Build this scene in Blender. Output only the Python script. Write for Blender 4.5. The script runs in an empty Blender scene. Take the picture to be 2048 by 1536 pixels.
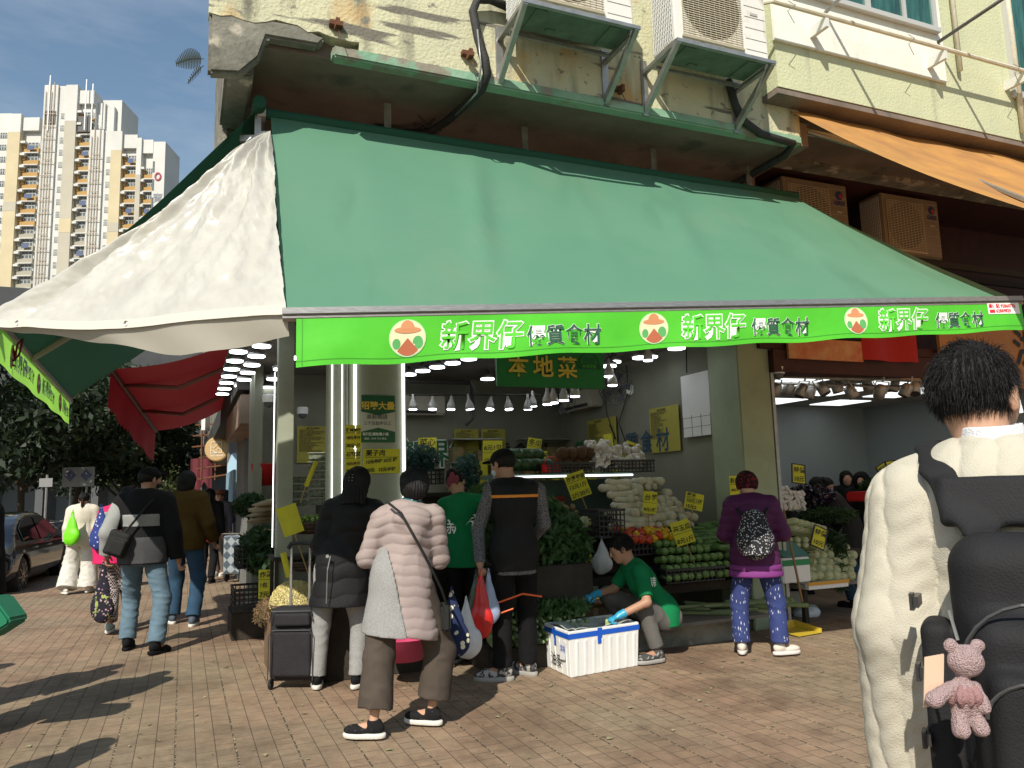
import bpy, bmesh, math, random
import numpy as np
import openvdb as vdb
from mathutils import Vector, Matrix
R = math.radians
random.seed(7)
S = bpy.context.scene
COL = S.collection
# ---------------------------------------------------------------- camera
FPX = 1550.0; PIT = R(7.82); ROL = R(1.55); CZ = 1.45
_fw = np.array([0, math.cos(PIT), math.sin(PIT)]); _r0 = np.array([1., 0, 0]); _u0 = np.array([0, -math.sin(PIT), math.cos(PIT)])
_r = math.cos(ROL)*_r0 - math.sin(ROL)*_u0; _u = math.sin(ROL)*_r0 + math.cos(ROL)*_u0
_C = np.array([0, 0, CZ])
cam = bpy.data.cameras.new('camera'); camo = bpy.data.objects.new('camera', cam); COL.objects.link(camo)
cam.sensor_width = 36; cam.lens = FPX/2048*36; cam.clip_end = 2000; cam.clip_start = .05
M = Matrix.Identity(4)
for i in range(3):
    M[i][0] = _r[i]; M[i][1] = _u[i]; M[i][2] = -_fw[i]; M[i][3] = _C[i]
camo.matrix_world = M; S.camera = camo
# ---------------------------------------------------------------- light
SUN_AZ = R(17); SUN_EL = R(41.5)          # direction the light travels: AZ to the right of +Y
W = bpy.data.worlds.new('World'); S.world = W; W.use_nodes = True
nt = W.node_tree; bg = nt.nodes['Background']
sky = nt.nodes.new('ShaderNodeTexSky'); sky.sky_type = 'NISHITA'; sky.sun_disc = False
sky.sun_elevation = SUN_EL; sky.sun_rotation = math.pi + SUN_AZ; sky.air_density = 1.7; sky.dust_density = .8; sky.ozone_density = 3.5
_tc = nt.nodes.new('ShaderNodeTexCoord'); _mp = nt.nodes.new('ShaderNodeMapping'); _mp.inputs['Scale'].default_value = (1.2, 1.2, 4.5)
_nz = nt.nodes.new('ShaderNodeTexNoise'); _nz.inputs['Scale'].default_value = 1.6; _nz.inputs['Detail'].default_value = 6; _nz.inputs['Roughness'].default_value = .6
_cr = nt.nodes.new('ShaderNodeValToRGB'); _cr.color_ramp.elements[0].position = .47; _cr.color_ramp.elements[0].color = (0, 0, 0, 1)
_cr.color_ramp.elements[1].position = .8; _cr.color_ramp.elements[1].color = (.45, .45, .45, 1)
_mx = nt.nodes.new('ShaderNodeMix'); _mx.data_type = 'RGBA'
nt.links.new(_tc.outputs['Generated'], _mp.inputs[0]); nt.links.new(_mp.outputs[0], _nz.inputs['Vector']); nt.links.new(_nz.outputs[0], _cr.inputs[0])
nt.links.new(_cr.outputs[0], _mx.inputs[0]); nt.links.new(sky.outputs[0], _mx.inputs[6]); _mx.inputs[7].default_value = (6.5, 6.9, 7.4, 1)
nt.links.new(_mx.outputs[2], bg.inputs[0]); bg.inputs[1].default_value = 0.10
sl = bpy.data.lights.new('sun', 'SUN'); sl.energy = 5.0; sl.angle = R(.53); sl.color = (1, .93, .81)
so = bpy.data.objects.new('sun', sl); COL.objects.link(so)
sd = Vector((math.sin(SUN_AZ)*math.cos(SUN_EL), math.cos(SUN_AZ)*math.cos(SUN_EL), -math.sin(SUN_EL)))
so.rotation_euler = sd.to_track_quat('-Z', 'Y').to_euler()
S.view_settings.view_transform = 'Standard'; S.view_settings.look = 'None'; S.view_settings.gamma = 1; S.view_settings.exposure = 0.18
S.cycles.max_bounces = 5; S.cycles.transparent_max_bounces = 8

# ---------------------------------------------------------------- geometry helpers
def ray(px, py): return _fw + _r*(px-1024)/FPX - _u*(py-768)/FPX
def AY(px, py, Y):                       # point seen at px,py at depth Y
    d = ray(px, py); return Vector(_C + d*Y/d[1])
def GZ(px, py, z=0.0):                   # point seen at px,py at height z
    d = ray(px, py); return Vector(_C + d*(z-CZ)/d[2])
FA = R(23); OX, OY = -1.99, 6.2
UV = Vector((math.cos(FA), math.sin(FA), 0)); DV = Vector((-math.sin(FA), math.cos(FA), 0))
def B(a, b, z=0.0): return Vector((OX, OY, 0)) + UV*a + DV*b + Vector((0, 0, z))
def toB(p): q = Vector(p)-Vector((OX, OY, 0)); return Vector((q.dot(UV), q.dot(DV), p[2]))
def PB(px, py, b):                       # building coords of the point seen at px,py on plane b
    P0 = B(0, b); n = np.array(DV); d = ray(px, py); t = ((np.array(P0)-_C)@n)/(d@n); return toB(_C+d*t)
def PA(px, py, a):
    P0 = B(a, 0); n = np.array(UV); d = ray(px, py); t = ((np.array(P0)-_C)@n)/(d@n); return toB(_C+d*t)

def tag(o, label=None, cat=None, group=None, kind=None):
    if label: o['label'] = label
    if cat: o['category'] = cat
    if group: o['group'] = group
    if kind: o['kind'] = kind
    return o
def thing(name, label, cat, loc=(0, 0, 0), rotz=0.0, group=None):
    o = bpy.data.objects.new(name, None); COL.objects.link(o); o.empty_display_size = .1
    o.location = loc; o.rotation_euler = (0, 0, rotz); return tag(o, label, cat, group)
def link(name, me, parent=None):
    o = bpy.data.objects.new(name, me); COL.objects.link(o)
    if parent is not None: o.parent = parent
    return o
def copy_tree(o, parent=None):
    c = o.copy(); COL.objects.link(c)
    if parent is not None: c.parent = parent
    for ch in list(o.children): copy_tree(ch, c)
    return c
def dup(o, loc, rot=None, label=None, scale=None, group=None):
    c = copy_tree(o); c.location = loc
    if rot is not None: c.rotation_euler = rot if hasattr(rot, '__len__') else (0, 0, rot)
    if label: c['label'] = label
    if group: c['group'] = group
    if scale is not None: c.scale = scale if hasattr(scale, '__len__') else (scale,)*3
    return c

def root_off(p):
    while p.parent is not None: p = p.parent
    return Vector(p.location) if p.rotation_euler[2] == 0 else Vector((0, 0, 0))
class MB:
    def __init__(s): s.v = []; s.f = []; s.M = Matrix.Identity(4); s.m = []; s.mi = 0
    def _add(s, vs, fs):
        n = len(s.v); s.v += [tuple(s.M @ Vector(v)) for v in vs]; s.f += [tuple(i+n for i in f) for f in fs]; s.m += [s.mi]*len(fs)
    def box(s, c, d, rot=None):
        x, y, z = d[0]/2, d[1]/2, d[2]/2; vs = [Vector((i*x, j*y, k*z)) for i in (-1, 1) for j in (-1, 1) for k in (-1, 1)]
        if rot is not None: vs = [rot @ v for v in vs]
        s._add([v+Vector(c) for v in vs], [(0, 1, 3, 2), (4, 6, 7, 5), (0, 4, 5, 1), (2, 3, 7, 6), (0, 2, 6, 4), (1, 5, 7, 3)]); return s
    def bb(s, x0, x1, y0, y1, z0, z1): return s.box(((x0+x1)/2, (y0+y1)/2, (z0+z1)/2), (x1-x0, y1-y0, z1-z0))
    def tube(s, pts, r, n=8, caps=True):
        pts = [Vector(p) for p in pts]; rs = r if hasattr(r, '__len__') else [r]*len(pts); vs = []; fs = []
        up = None
        for i, p in enumerate(pts):
            t = (pts[min(i+1, len(pts)-1)]-pts[max(i-1, 0)]).normalized()
            if up is None: up = t.orthogonal().normalized()
            up = (up - t*up.dot(t)); up = up.normalized() if up.length > 1e-6 else t.orthogonal().normalized()
            w = t.cross(up)
            for k in range(n):
                a = 2*math.pi*k/n; vs.append(p+(up*math.cos(a)+w*math.sin(a))*rs[i])
        for i in range(len(pts)-1):
            for k in range(n): a = i*n+k; b = i*n+(k+1) % n; fs.append((a, b, b+n, a+n))
        if caps: fs.append(tuple(range(n))[::-1]); fs.append(tuple(range(len(vs)-n, len(vs))))
        s._add(vs, fs); return s
    def lathe(s, prof, c=(0, 0, 0), n=16):   # prof: (r,z)
        vs = []; fs = []
        for r, z in prof:
            for k in range(n): a = 2*math.pi*k/n; vs.append((c[0]+r*math.cos(a), c[1]+r*math.sin(a), c[2]+z))
        for i in range(len(prof)-1):
            for k in range(n): a = i*n+k; b = i*n+(k+1) % n; fs.append((a, b, b+n, a+n))
        fs.append(tuple(range(n))[::-1]); fs.append(tuple(range(len(vs)-n, len(vs)))); s._add(vs, fs); return s
    def quad(s, a, b, c, d): s._add([a, b, c, d], [(0, 1, 2, 3)]); return s
    def poly(s, pts, off):                   # prism: polygon pts extruded by vector off
        n = len(pts); off = Vector(off); vs = [Vector(p) for p in pts]+[Vector(p)+off for p in pts]
        s._add(vs, [tuple(range(n))[::-1], tuple(range(n, 2*n))]+[(i, (i+1) % n, (i+1) % n+n, i+n) for i in range(n)]); return s
    def grid(s, fn, nu, nv):                 # fn(u,v)->point, u,v in 0..1
        vs = [fn(i/nu, j/nv) for j in range(nv+1) for i in range(nu+1)]; w = nu+1
        s._add(vs, [(j*w+i, j*w+i+1, (j+1)*w+i+1, (j+1)*w+i) for j in range(nv) for i in range(nu)]); return s
    def build(s, name, mat, parent=None, smooth=False, bevel=0, solid=0, rel=True):
        me = bpy.data.meshes.new(name)
        vs = s.v
        if rel and parent is not None and not getattr(s, 'local', False):
            L = root_off(parent); vs = [(v[0]-L[0], v[1]-L[1], v[2]-L[2]) for v in vs]
        me.from_pydata(vs, [], s.f)
        for mm in (mat if isinstance(mat, (list, tuple)) else [mat]): me.materials.append(mm)
        if isinstance(mat, (list, tuple)): me.polygons.foreach_set('material_index', s.m)
        bm = bmesh.new(); bm.from_mesh(me)
        if bevel:
            bmesh.ops.remove_doubles(bm, verts=bm.verts, dist=1e-5)
            bmesh.ops.bevel(bm, geom=[e for e in bm.edges if len(e.link_faces) == 2 and e.calc_face_angle(0) > .5], offset=bevel, segments=2, affect='EDGES', clamp_overlap=True)
        bmesh.ops.recalc_face_normals(bm, faces=bm.faces); bm.to_mesh(me); bm.free()
        if smooth: me.polygons.foreach_set('use_smooth', [True]*len(me.polygons))
        o = link(name, me, parent)
        if solid: md = o.modifiers.new('s', 'SOLIDIFY'); md.thickness = solid; md.offset = 0
        return o
def LB():                                     # mesh builder in a parent's own coordinates
    m = MB(); m.local = True; return m
def root_mesh(name, mb, mat, label, cat, group=None, **k):
    """mesh thing whose origin sits at its base"""
    xs = [v[0] for v in mb.v]; ys = [v[1] for v in mb.v]; zs = [v[2] for v in mb.v]
    L = Vector(((min(xs)+max(xs))/2, (min(ys)+max(ys))/2, min(zs)))
    mb.v = [(v[0]-L.x, v[1]-L.y, v[2]-L.z) for v in mb.v]
    o = mb.build(name, mat, None, **k); o.location = L; return tag(o, label, cat, group)

# ---------------------------------------------------------------- materials
_mats = {}
def _ns(m): return m.node_tree.nodes, m.node_tree.links
def mat(name, col, rough=.7, metal=0.0, var=0.0, vs=4.0, bump=0.0, bs=60.0, col2=None, emit=0.0, ecol=None, spec=None, trans=0.0, alpha=1.0, coat=0.0, stretch=None, coord='Object', lo=.35, hi=.65, sub=0.0):
    if name in _mats: return _mats[name]
    m = bpy.data.materials.new(name); m.use_nodes = True; N, L = _ns(m); p = N['Principled BSDF']
    p.inputs['Base Color'].default_value = (*col, 1); p.inputs['Roughness'].default_value = rough; p.inputs['Metallic'].default_value = metal
    if spec is not None: p.inputs['Specular IOR Level'].default_value = spec
    if coat: p.inputs['Coat Weight'].default_value = coat
    if trans: p.inputs['Transmission Weight'].default_value = trans
    if alpha < 1: p.inputs['Alpha'].default_value = alpha
    if sub: p.inputs['Subsurface Weight'].default_value = sub; p.inputs['Subsurface Radius'].default_value = (.02, .008, .004)
    if emit: p.inputs['Emission Color'].default_value = (*(ecol or col), 1); p.inputs['Emission Strength'].default_value = emit
    tc = N.new('ShaderNodeTexCoord'); mp = N.new('ShaderNodeMapping'); L.new(tc.outputs[coord], mp.inputs[0])
    if stretch: mp.inputs['Scale'].default_value = stretch
    if col2 is None and var: col2 = tuple(max(0, c*(1-var)) for c in col)
    if col2 is not None:
        nz = N.new('ShaderNodeTexNoise'); nz.inputs['Scale'].default_value = vs; nz.inputs['Detail'].default_value = 5; nz.inputs['Roughness'].default_value = .65
        L.new(mp.outputs[0], nz.inputs['Vector']); cr = N.new('ShaderNodeValToRGB'); L.new(nz.outputs[0], cr.inputs[0])
        cr.color_ramp.elements[0].position = lo; cr.color_ramp.elements[0].color = (*col2, 1)
        cr.color_ramp.elements[1].position = hi; cr.color_ramp.elements[1].color = (*col, 1); L.new(cr.outputs[0], p.inputs['Base Color'])
    if bump:
        nb = N.new('ShaderNodeTexNoise'); nb.inputs['Scale'].default_value = bs; nb.inputs['Detail'].default_value = 3; L.new(mp.outputs[0], nb.inputs['Vector'])
        bp = N.new('ShaderNodeBump'); bp.inputs['Strength'].default_value = bump; bp.inputs['Distance'].default_value = .01; L.new(nb.outputs[0], bp.inputs['Height']); L.new(bp.outputs[0], p.inputs['Normal'])
    _mats[name] = m; return m

def mix_layer(m, tex, sock, lo, hi, col, scale=None, vscale=None):
    """lay a second colour over the material's base colour, masked by a texture"""
    N, L = _ns(m); p = N['Principled BSDF']; t = N.new(tex); tc = N.new('ShaderNodeTexCoord'); mp = N.new('ShaderNodeMapping')
    L.new(tc.outputs['Object'], mp.inputs[0]); L.new(mp.outputs[0], t.inputs['Vector'])
    if scale: t.inputs['Scale'].default_value = scale
    if vscale: mp.inputs['Scale'].default_value = vscale
    if tex == 'ShaderNodeTexNoise': t.inputs['Detail'].default_value = 6
    cr = N.new('ShaderNodeValToRGB'); L.new(t.outputs[sock], cr.inputs[0]); e = cr.color_ramp.elements
    if lo <= hi: e[0].position = lo; e[1].position = hi
    else: e[0].position = hi; e[1].position = lo; e[0].color = (1, 1, 1, 1); e[1].color = (0, 0, 0, 1)
    mx = N.new('ShaderNodeMix'); mx.data_type = 'RGBA'; L.new(cr.outputs[0], mx.inputs[0])
    src = p.inputs['Base Color']
    if src.is_linked: L.new(src.links[0].from_socket, mx.inputs[6])
    else: mx.inputs[6].default_value = src.default_value
    mx.inputs[7].default_value = (*col, 1); L.new(mx.outputs[2], src); return m

# text laid on any surface: fn(x,y)->(point) ; returns mesh data
def text_mesh(body, size, off=0.0, align='LEFT', bold=0.0):
    c = bpy.data.curves.new('t', 'FONT'); c.body = body; c.size = size; c.offset = off+bold; c.align_x = align; c.resolution_u = 3
    o = bpy.data.objects.new('t', c); COL.objects.link(o)
    dg = bpy.context.evaluated_depsgraph_get(); me = bpy.data.meshes.new_from_object(o.evaluated_get(dg))
    COL.objects.unlink(o); bpy.data.objects.remove(o); bpy.data.curves.remove(c); return me
def lettering(name, body, size, mt, fn, parent=None, off=0.0, align='LEFT', bold=0.0):
    me = text_mesh(body, size, off, align, bold); me.name = name
    L = root_off(parent) if parent is not None else Vector((0, 0, 0))
    for v in me.vertices: v.co = Vector(fn(v.co.x, v.co.y))-L
    me.materials.clear(); me.materials.append(mt); return link(name, me, parent)
def plane_fn(o, ex, ey, eps=.003):
    o, ex, ey = Vector(o), Vector(ex), Vector(ey); n = ex.cross(ey).normalized()
    return lambda x, y: o+ex*x+ey*y+n*eps
# ================================================================ ground, road
def brick_mat():
    m = mat('paver brick', (.23, .13, .08), .92, bump=0); N, L = _ns(m); p = N['Principled BSDF']
    tc = N.new('ShaderNodeTexCoord'); mp = N.new('ShaderNodeMapping'); mp.inputs['Rotation'].default_value = (0, 0, -FA-R(90)); L.new(tc.outputs['Object'], mp.inputs[0])
    def brick(w, h, off, mort, fr=2, sq=1.0, sf=2, vec=None):
        b = N.new('ShaderNodeTexBrick'); b.inputs['Scale'].default_value = 1; b.inputs['Brick Width'].default_value = w; b.inputs['Row Height'].default_value = h
        b.inputs['Mortar Size'].default_value = mort; b.inputs['Mortar Smooth'].default_value = .3; b.offset = off; b.offset_frequency = fr; b.squash = sq; b.squash_frequency = sf
        b.inputs['Color1'].default_value = (.0, .0, .0, 1); b.inputs['Color2'].default_value = (1, 1, 1, 1); b.inputs['Mortar'].default_value = (.5, .5, .5, 1)
        L.new(mp.outputs[0], b.inputs['Vector']); return b
    b1 = brick(.215, .109, .5, .0022, 2, .5, 3)
    b2 = brick(40., .327, 0, .0055)
    # colour: per brick + large patches of grey-green among the red-brown
    nz = N.new('ShaderNodeTexNoise'); nz.inputs['Scale'].default_value = .55; nz.inputs['Detail'].default_value = 3; L.new(tc.outputs['Object'], nz.inputs['Vector'])
    cr = N.new('ShaderNodeValToRGB'); L.new(nz.outputs[0], cr.inputs[0]); e = cr.color_ramp.elements
    e[0].position = .40; e[0].color = (.310, .208, .140, 1); e[1].position = .60; e[1].color = (.262, .205, .136, 1)
    hs = N.new('ShaderNodeMix'); hs.data_type = 'RGBA'; hs.blend_type = 'MULTIPLY'; L.new(cr.outputs[0], hs.inputs[6])
    c2 = N.new('ShaderNodeValToRGB'); L.new(b1.outputs[0], c2.inputs[0]); c2.color_ramp.elements[0].color = (.90, .885, .88, 1); c2.color_ramp.elements[1].color = (1.05, 1.03, 1.0, 1)
    hs.inputs[0].default_value = 1; L.new(c2.outputs[0], hs.inputs[7])
    n3 = N.new('ShaderNodeTexNoise'); n3.inputs['Scale'].default_value = 7; n3.inputs['Detail'].default_value = 8; n3.inputs['Roughness'].default_value = .75; L.new(tc.outputs['Object'], n3.inputs['Vector'])
    c3 = N.new('ShaderNodeValToRGB'); L.new(n3.outputs[0], c3.inputs[0]); c3.color_ramp.elements[0].position = .3; c3.color_ramp.elements[0].color = (.68, .66, .64, 1); c3.color_ramp.elements[1].position = .7; c3.color_ramp.elements[1].color = (1.15, 1.15, 1.12, 1)
    h2 = N.new('ShaderNodeMix'); h2.data_type = 'RGBA'; h2.blend_type = 'MULTIPLY'; h2.inputs[0].default_value = 1; L.new(hs.outputs[2], h2.inputs[6]); L.new(c3.outputs[0], h2.inputs[7])
    # joints
    j1 = N.new('ShaderNodeMix'); j1.data_type = 'RGBA'; L.new(b1.outputs['Fac'], j1.inputs[0]); L.new(h2.outputs[2], j1.inputs[6]); j1.inputs[7].default_value = (.07, .05, .035, 1)
    v = N.new('ShaderNodeTexNoise'); v.inputs['Scale'].default_value = 45; L.new(tc.outputs['Object'], v.inputs['Vector'])
    c4 = N.new('ShaderNodeValToRGB'); L.new(v.outputs[0], c4.inputs[0]); c4.color_ramp.elements[0].position = .5; c4.color_ramp.elements[0].color = (.06, .045, .03, 1); c4.color_ramp.elements[1].position = .62; c4.color_ramp.elements[1].color = (.42, .33, .2, 1)
    j2 = N.new('ShaderNodeMix'); j2.data_type = 'RGBA'; L.new(b2.outputs['Fac'], j2.inputs[0]); L.new(j1.outputs[2], j2.inputs[6]); L.new(c4.outputs[0], j2.inputs[7])
    # pale specks of grit and litter
    vo = N.new('ShaderNodeTexVoronoi'); vo.inputs['Scale'].default_value = 14; L.new(tc.outputs['Object'], vo.inputs['Vector'])
    c5 = N.new('ShaderNodeValToRGB'); L.new(vo.outputs['Distance'], c5.inputs[0]); c5.color_ramp.elements[0].position = .035; c5.color_ramp.elements[0].color = (1, 1, 1, 1); c5.color_ramp.elements[1].position = .07; c5.color_ramp.elements[1].color = (0, 0, 0, 1)
    j3 = N.new('ShaderNodeMix'); j3.data_type = 'RGBA'; L.new(c5.outputs[0], j3.inputs[0]); L.new(j2.outputs[2], j3.inputs[6]); j3.inputs[7].default_value = (.40, .34, .24, 1)
    n6 = N.new('ShaderNodeTexNoise'); n6.inputs['Scale'].default_value = 1.1; n6.inputs['Detail'].default_value = 7; n6.inputs['Roughness'].default_value = .7; n6.inputs['Distortion'].default_value = .6; L.new(tc.outputs['Object'], n6.inputs['Vector'])
    c6 = N.new('ShaderNodeValToRGB'); L.new(n6.outputs[0], c6.inputs[0]); c6.color_ramp.elements[0].position = .36; c6.color_ramp.elements[0].color = (.62, .60, .58, 1); c6.color_ramp.elements[1].position = .54; c6.color_ramp.elements[1].color = (1, 1, 1, 1)
    v7 = N.new('ShaderNodeTexVoronoi'); v7.inputs['Scale'].default_value = 2.3; L.new(tc.outputs['Object'], v7.inputs['Vector'])
    c7 = N.new('ShaderNodeValToRGB'); L.new(v7.outputs['Distance'], c7.inputs[0]); c7.color_ramp.elements[0].position = .035; c7.color_ramp.elements[0].color = (.45, .43, .42, 1); c7.color_ramp.elements[1].position = .05; c7.color_ramp.elements[1].color = (1, 1, 1, 1)
    h6 = N.new('ShaderNodeMix'); h6.data_type = 'RGBA'; h6.blend_type = 'MULTIPLY'; h6.inputs[0].default_value = 1; L.new(j3.outputs[2], h6.inputs[6]); L.new(c6.outputs[0], h6.inputs[7])
    h7 = N.new('ShaderNodeMix'); h7.data_type = 'RGBA'; h7.blend_type = 'MULTIPLY'; h7.inputs[0].default_value = 1; L.new(h6.outputs[2], h7.inputs[6]); L.new(c7.outputs[0], h7.inputs[7])
    L.new(h7.outputs[2], p.inputs['Base Color'])
    ad = N.new('ShaderNodeMath'); ad.operation = 'MAXIMUM'; L.new(b1.outputs['Fac'], ad.inputs[0]); L.new(b2.outputs['Fac'], ad.inputs[1])
    iv = N.new('ShaderNodeMath'); iv.operation = 'MULTIPLY_ADD'; L.new(ad.outputs[0], iv.inputs[0]); iv.inputs[1].default_value = -1.0; L.new(n3.outputs[0], iv.inputs[2])
    bp = N.new('ShaderNodeBump'); bp.inputs['Strength'].default_value = .8; bp.inputs['Distance'].default_value = .006; L.new(iv.outputs[0], bp.inputs['Height']); L.new(bp.outputs[0], p.inputs['Normal'])
    return m
def zone(name, pts, z, m, th=0):
    b = MB(); b.v = [(p[0], p[1], z) for p in pts]; b.f = [tuple(range(len(pts)))]; b.m = [0]
    if th: b = MB(); b.poly([(p[0], p[1], z) for p in pts], (0, 0, -th))
    return tag(b.build(name, m), kind='structure')
# kerb runs along the side street, 7.5 m left of the facade corner line
KB = -4.85
def Bl(a, b): p = B(a, b); return (p.x, p.y)
zone('ground', [(-900, -300), (900, -300), (900, 1500), (-900, 1500)], -.16, mat('far ground', (.16, .15, .13), .95, var=.3, vs=.3))
zone('road', [Bl(-30, -30), Bl(KB-.15, -30), Bl(KB-.15, 90), Bl(-30, 90)], -.12, mat('asphalt', (.055, .055, .056), .9, var=.35, vs=2, bump=.4, bs=90))
zone('pavement', [Bl(KB, -20), Bl(25, -20), Bl(25, 60), Bl(KB, 60)], 0, brick_mat(), .13)
zone('kerb', [Bl(KB-.15, -20), Bl(KB-.001, -20), Bl(KB-.001, 60), Bl(KB-.15, 60)], .002, mat('kerb stone', (.32, .30, .27), .9, var=.3, vs=3), .14)
_yl = mat('yellow road paint', (.55, .38, .05), .8, var=.4, vs=9)
zone('road_marking', [Bl(KB-.42, -10), Bl(KB-.30, -10), Bl(KB-.30, 60), Bl(KB-.42, 60)], -.116, _yl)
zone('road_marking', [Bl(KB-.62, -10), Bl(KB-.50, -10), Bl(KB-.50, 60), Bl(KB-.62, 60)], -.116, _yl)

# ================================================================ the market building
def stucco():
    m = mat('old yellow stucco', (.58, .56, .37), .95, col2=(.47, .47, .33), vs=2.2, bump=1.0, bs=38, lo=.3, hi=.7)
    mix_layer(m, 'ShaderNodeTexNoise', 0, .53, .70, (.15, .145, .11), 1.3, (3.2, 3.2, .5))       # grey run-off streaks
    mix_layer(m, 'ShaderNodeTexNoise', 0, .58, .72, (.52, .30, .09), 1.0, (1.9, 1, 1.1))
    mix_layer(m, 'ShaderNodeTexNoise', 0, .585, .62, (.16, .15, .12), 1.6, (.5, .5, 4.5))          # rust bleeding
    mix_layer(m, 'ShaderNodeTexNoise', 0, .62, .68, (.20, .19, .15), 9)
    return m
M_stucco = stucco()
M_stucco2 = mix_layer(mat('pale lime stucco', (.55, .56, .36), .95, col2=(.47, .50, .33), vs=1.5, bump=.7, bs=40), 'ShaderNodeTexNoise', 0, .60, .8, (.30, .31, .22), 1.2, (4, 4, .5))
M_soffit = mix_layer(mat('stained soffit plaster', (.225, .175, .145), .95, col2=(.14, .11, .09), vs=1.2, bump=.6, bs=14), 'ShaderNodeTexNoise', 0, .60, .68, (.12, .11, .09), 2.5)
M_green_edge = mix_layer(mat('peeling green paint', (.17, .33, .22), .9, col2=(.26, .40, .29), vs=3, bump=.8, bs=20), 'ShaderNodeTexNoise', 0, .56, .64, (.24, .22, .17), 3.5)
M_conc = mix_layer(mat('weathered concrete', (.25, .24, .20), .97, col2=(.10, .10, .08), vs=3, bump=1.0, bs=22), 'ShaderNodeTexNoise', 0, .58, .66, (.40, .37, .30), 5)
M_cream = mat('cream wall paint', (.34, .37, .29), .8, var=.2, vs=2)
M_white = mix_layer(mat('white wall paint', (.78, .78, .70), .85, var=.12, vs=3, bump=.3, bs=30), 'ShaderNodeTexNoise', 0, .62, .8, (.45, .44, .36), 1.6, (5, 5, .6))
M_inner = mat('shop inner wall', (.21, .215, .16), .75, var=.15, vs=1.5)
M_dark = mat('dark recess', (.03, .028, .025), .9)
M_maroon = mat('dark maroon board', (.06, .016, .013), .7, var=.4, vs=4)
M_steel = mat('galvanised steel', (.42, .42, .41), .45, .75, var=.25, vs=12)
M_black = mat('black rubber', (.015, .015, .016), .6)
M_wood = mat('rough wood', (.22, .14, .08), .85, var=.45, vs=6, stretch=(1, 8, 8), bump=.4, bs=30)
M_pipe = mat('painted pipe', (.68, .64, .50), .6, var=.2, vs=9)
ZS = 4.75                                       # soffit height
bld = thing('market_building', 'old yellow stucco corner building above the green awning', 'building', (OX, OY, 0), FA)
AR = 4.87
# upper wall of the left block, broken lower edge over the corner
def strip_wall(m, a0, a1, b, z0, z1, n, jag=.0, seed=1):
    rr = random.Random(seed); pts = []
    for i in range(n+1):
        a = a0+(a1-a0)*i/n; pts.append((a, b, z0+(rr.uniform(0, jag))))
    m.poly([(a1, b, z1), (a0, b, z1)]+pts, (0, .12, 0))
m = LB(); strip_wall(m, -.52, .55, -1.0, ZS+.1, 9, 14, .07, 4); strip_wall(m, .55, AR, -1.0, ZS+.04, 9, 60, .012, 5)
m.build('upper_wall', M_stucco, bld)
m = LB(); m.bb(-.39, -.28, -.88, 2, 4.76, 9); m.bb(-.38, -.28, .51, 3, 3.3, 4.7); m.build('side_wall', M_conc, bld)
m = LB(); m.poly([(-.515, -.995, ZS+.16), (-.515, -.995, 4.42), (-.3, -.995, 4.45), (-.17, -.995, 4.6), (-.12, -.995, ZS+.02), (.25, -.995, ZS+.03), (.3, -.995, ZS+.10), (.1, -.995, ZS+.17), (-.2, -.995, ZS+.16)], (0, .11, 0))
m.bb(-.399, -.2, -.884, .05, 4.5, ZS+.1); m.build('corner_block', M_conc, bld, bevel=.02)
m = LB(); m.bb(-.41, -.15, .08, .5, 3.2, ZS); m.bb(-.38, -.33, .05, .08, 3.3, 4.6); m.bb(-.26, -.22, .06, .08, 3.3, 4.45); m.build('corner_pillar', M_conc, bld, bevel=.02)
m = LB(); m.bb(.35, AR, -1.02, -.9, ZS-.045, ZS+.045)
m.build('soffit_edge', M_green_edge, bld, bevel=.015)
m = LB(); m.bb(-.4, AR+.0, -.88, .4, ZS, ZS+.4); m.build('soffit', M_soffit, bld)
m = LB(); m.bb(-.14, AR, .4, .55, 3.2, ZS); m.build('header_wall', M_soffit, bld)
# shadowed return + beam beyond the end of the first block
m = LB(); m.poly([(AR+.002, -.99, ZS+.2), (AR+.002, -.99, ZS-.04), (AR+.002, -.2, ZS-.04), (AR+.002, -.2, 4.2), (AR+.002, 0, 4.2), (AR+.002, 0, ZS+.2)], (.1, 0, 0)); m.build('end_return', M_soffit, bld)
BB = -1.22                                      # plane of the right-hand bay
_bz = PB(1600, 182, BB).z; _ba = PB(1547, 60, BB).x
m = LB(); m.bb(_ba, 14, BB, BB+.15, _bz, 9); m.bb(_ba, _ba+.1, BB+.15, -.87, _bz, 9); m.build('bay_wall', M_stucco2, bld)
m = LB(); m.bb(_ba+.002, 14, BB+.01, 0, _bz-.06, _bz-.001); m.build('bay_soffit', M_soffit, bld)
_w = PB(1553, 80, BB-.02); _w2 = PB(1893, 172, BB-.02)
m = LB(); m.bb(_ba-.02, _w2.x, BB-.03, BB-.002, _w.z, 6.9); m.build('white_band', M_white, bld)
_s = PB(1620, 2, BB-.03); _s2 = PB(1870, 66, BB-.03)
zs = _s2.z
wf = LB(); wx0 = _s.x-.25; wx1 = _s2.x
for x0, x1 in ((wx0, wx0+.05), (wx0+.5*(wx1-wx0)-.03, wx0+.5*(wx1-wx0)+.03), (wx1-.05, wx1), (wx0+.24*(wx1-wx0)-.02, wx0+.24*(wx1-wx0)+.02), (wx0+.76*(wx1-wx0)-.02, wx0+.76*(wx1-wx0)+.02)):
    wf.bb(x0, x1, BB-.075, BB-.03, zs+.03, zs+1.5)
wf.bb(wx0-.02, wx1+.02, BB-.09, BB-.031, zs-.02, zs+.03)
wfo = wf.build('window', mat('window frame', (.55, .55, .52), .5, .3), bld)
p = LB(); p.bb(wx0+.01, wx1-.01, BB-.055, BB-.045, zs+.03, zs+1.5); p.build('pane', mat('teal curtain glass', (.05, .16, .14), .12, var=.6, vs=2, stretch=(8, 1, 1)), wfo)
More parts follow.
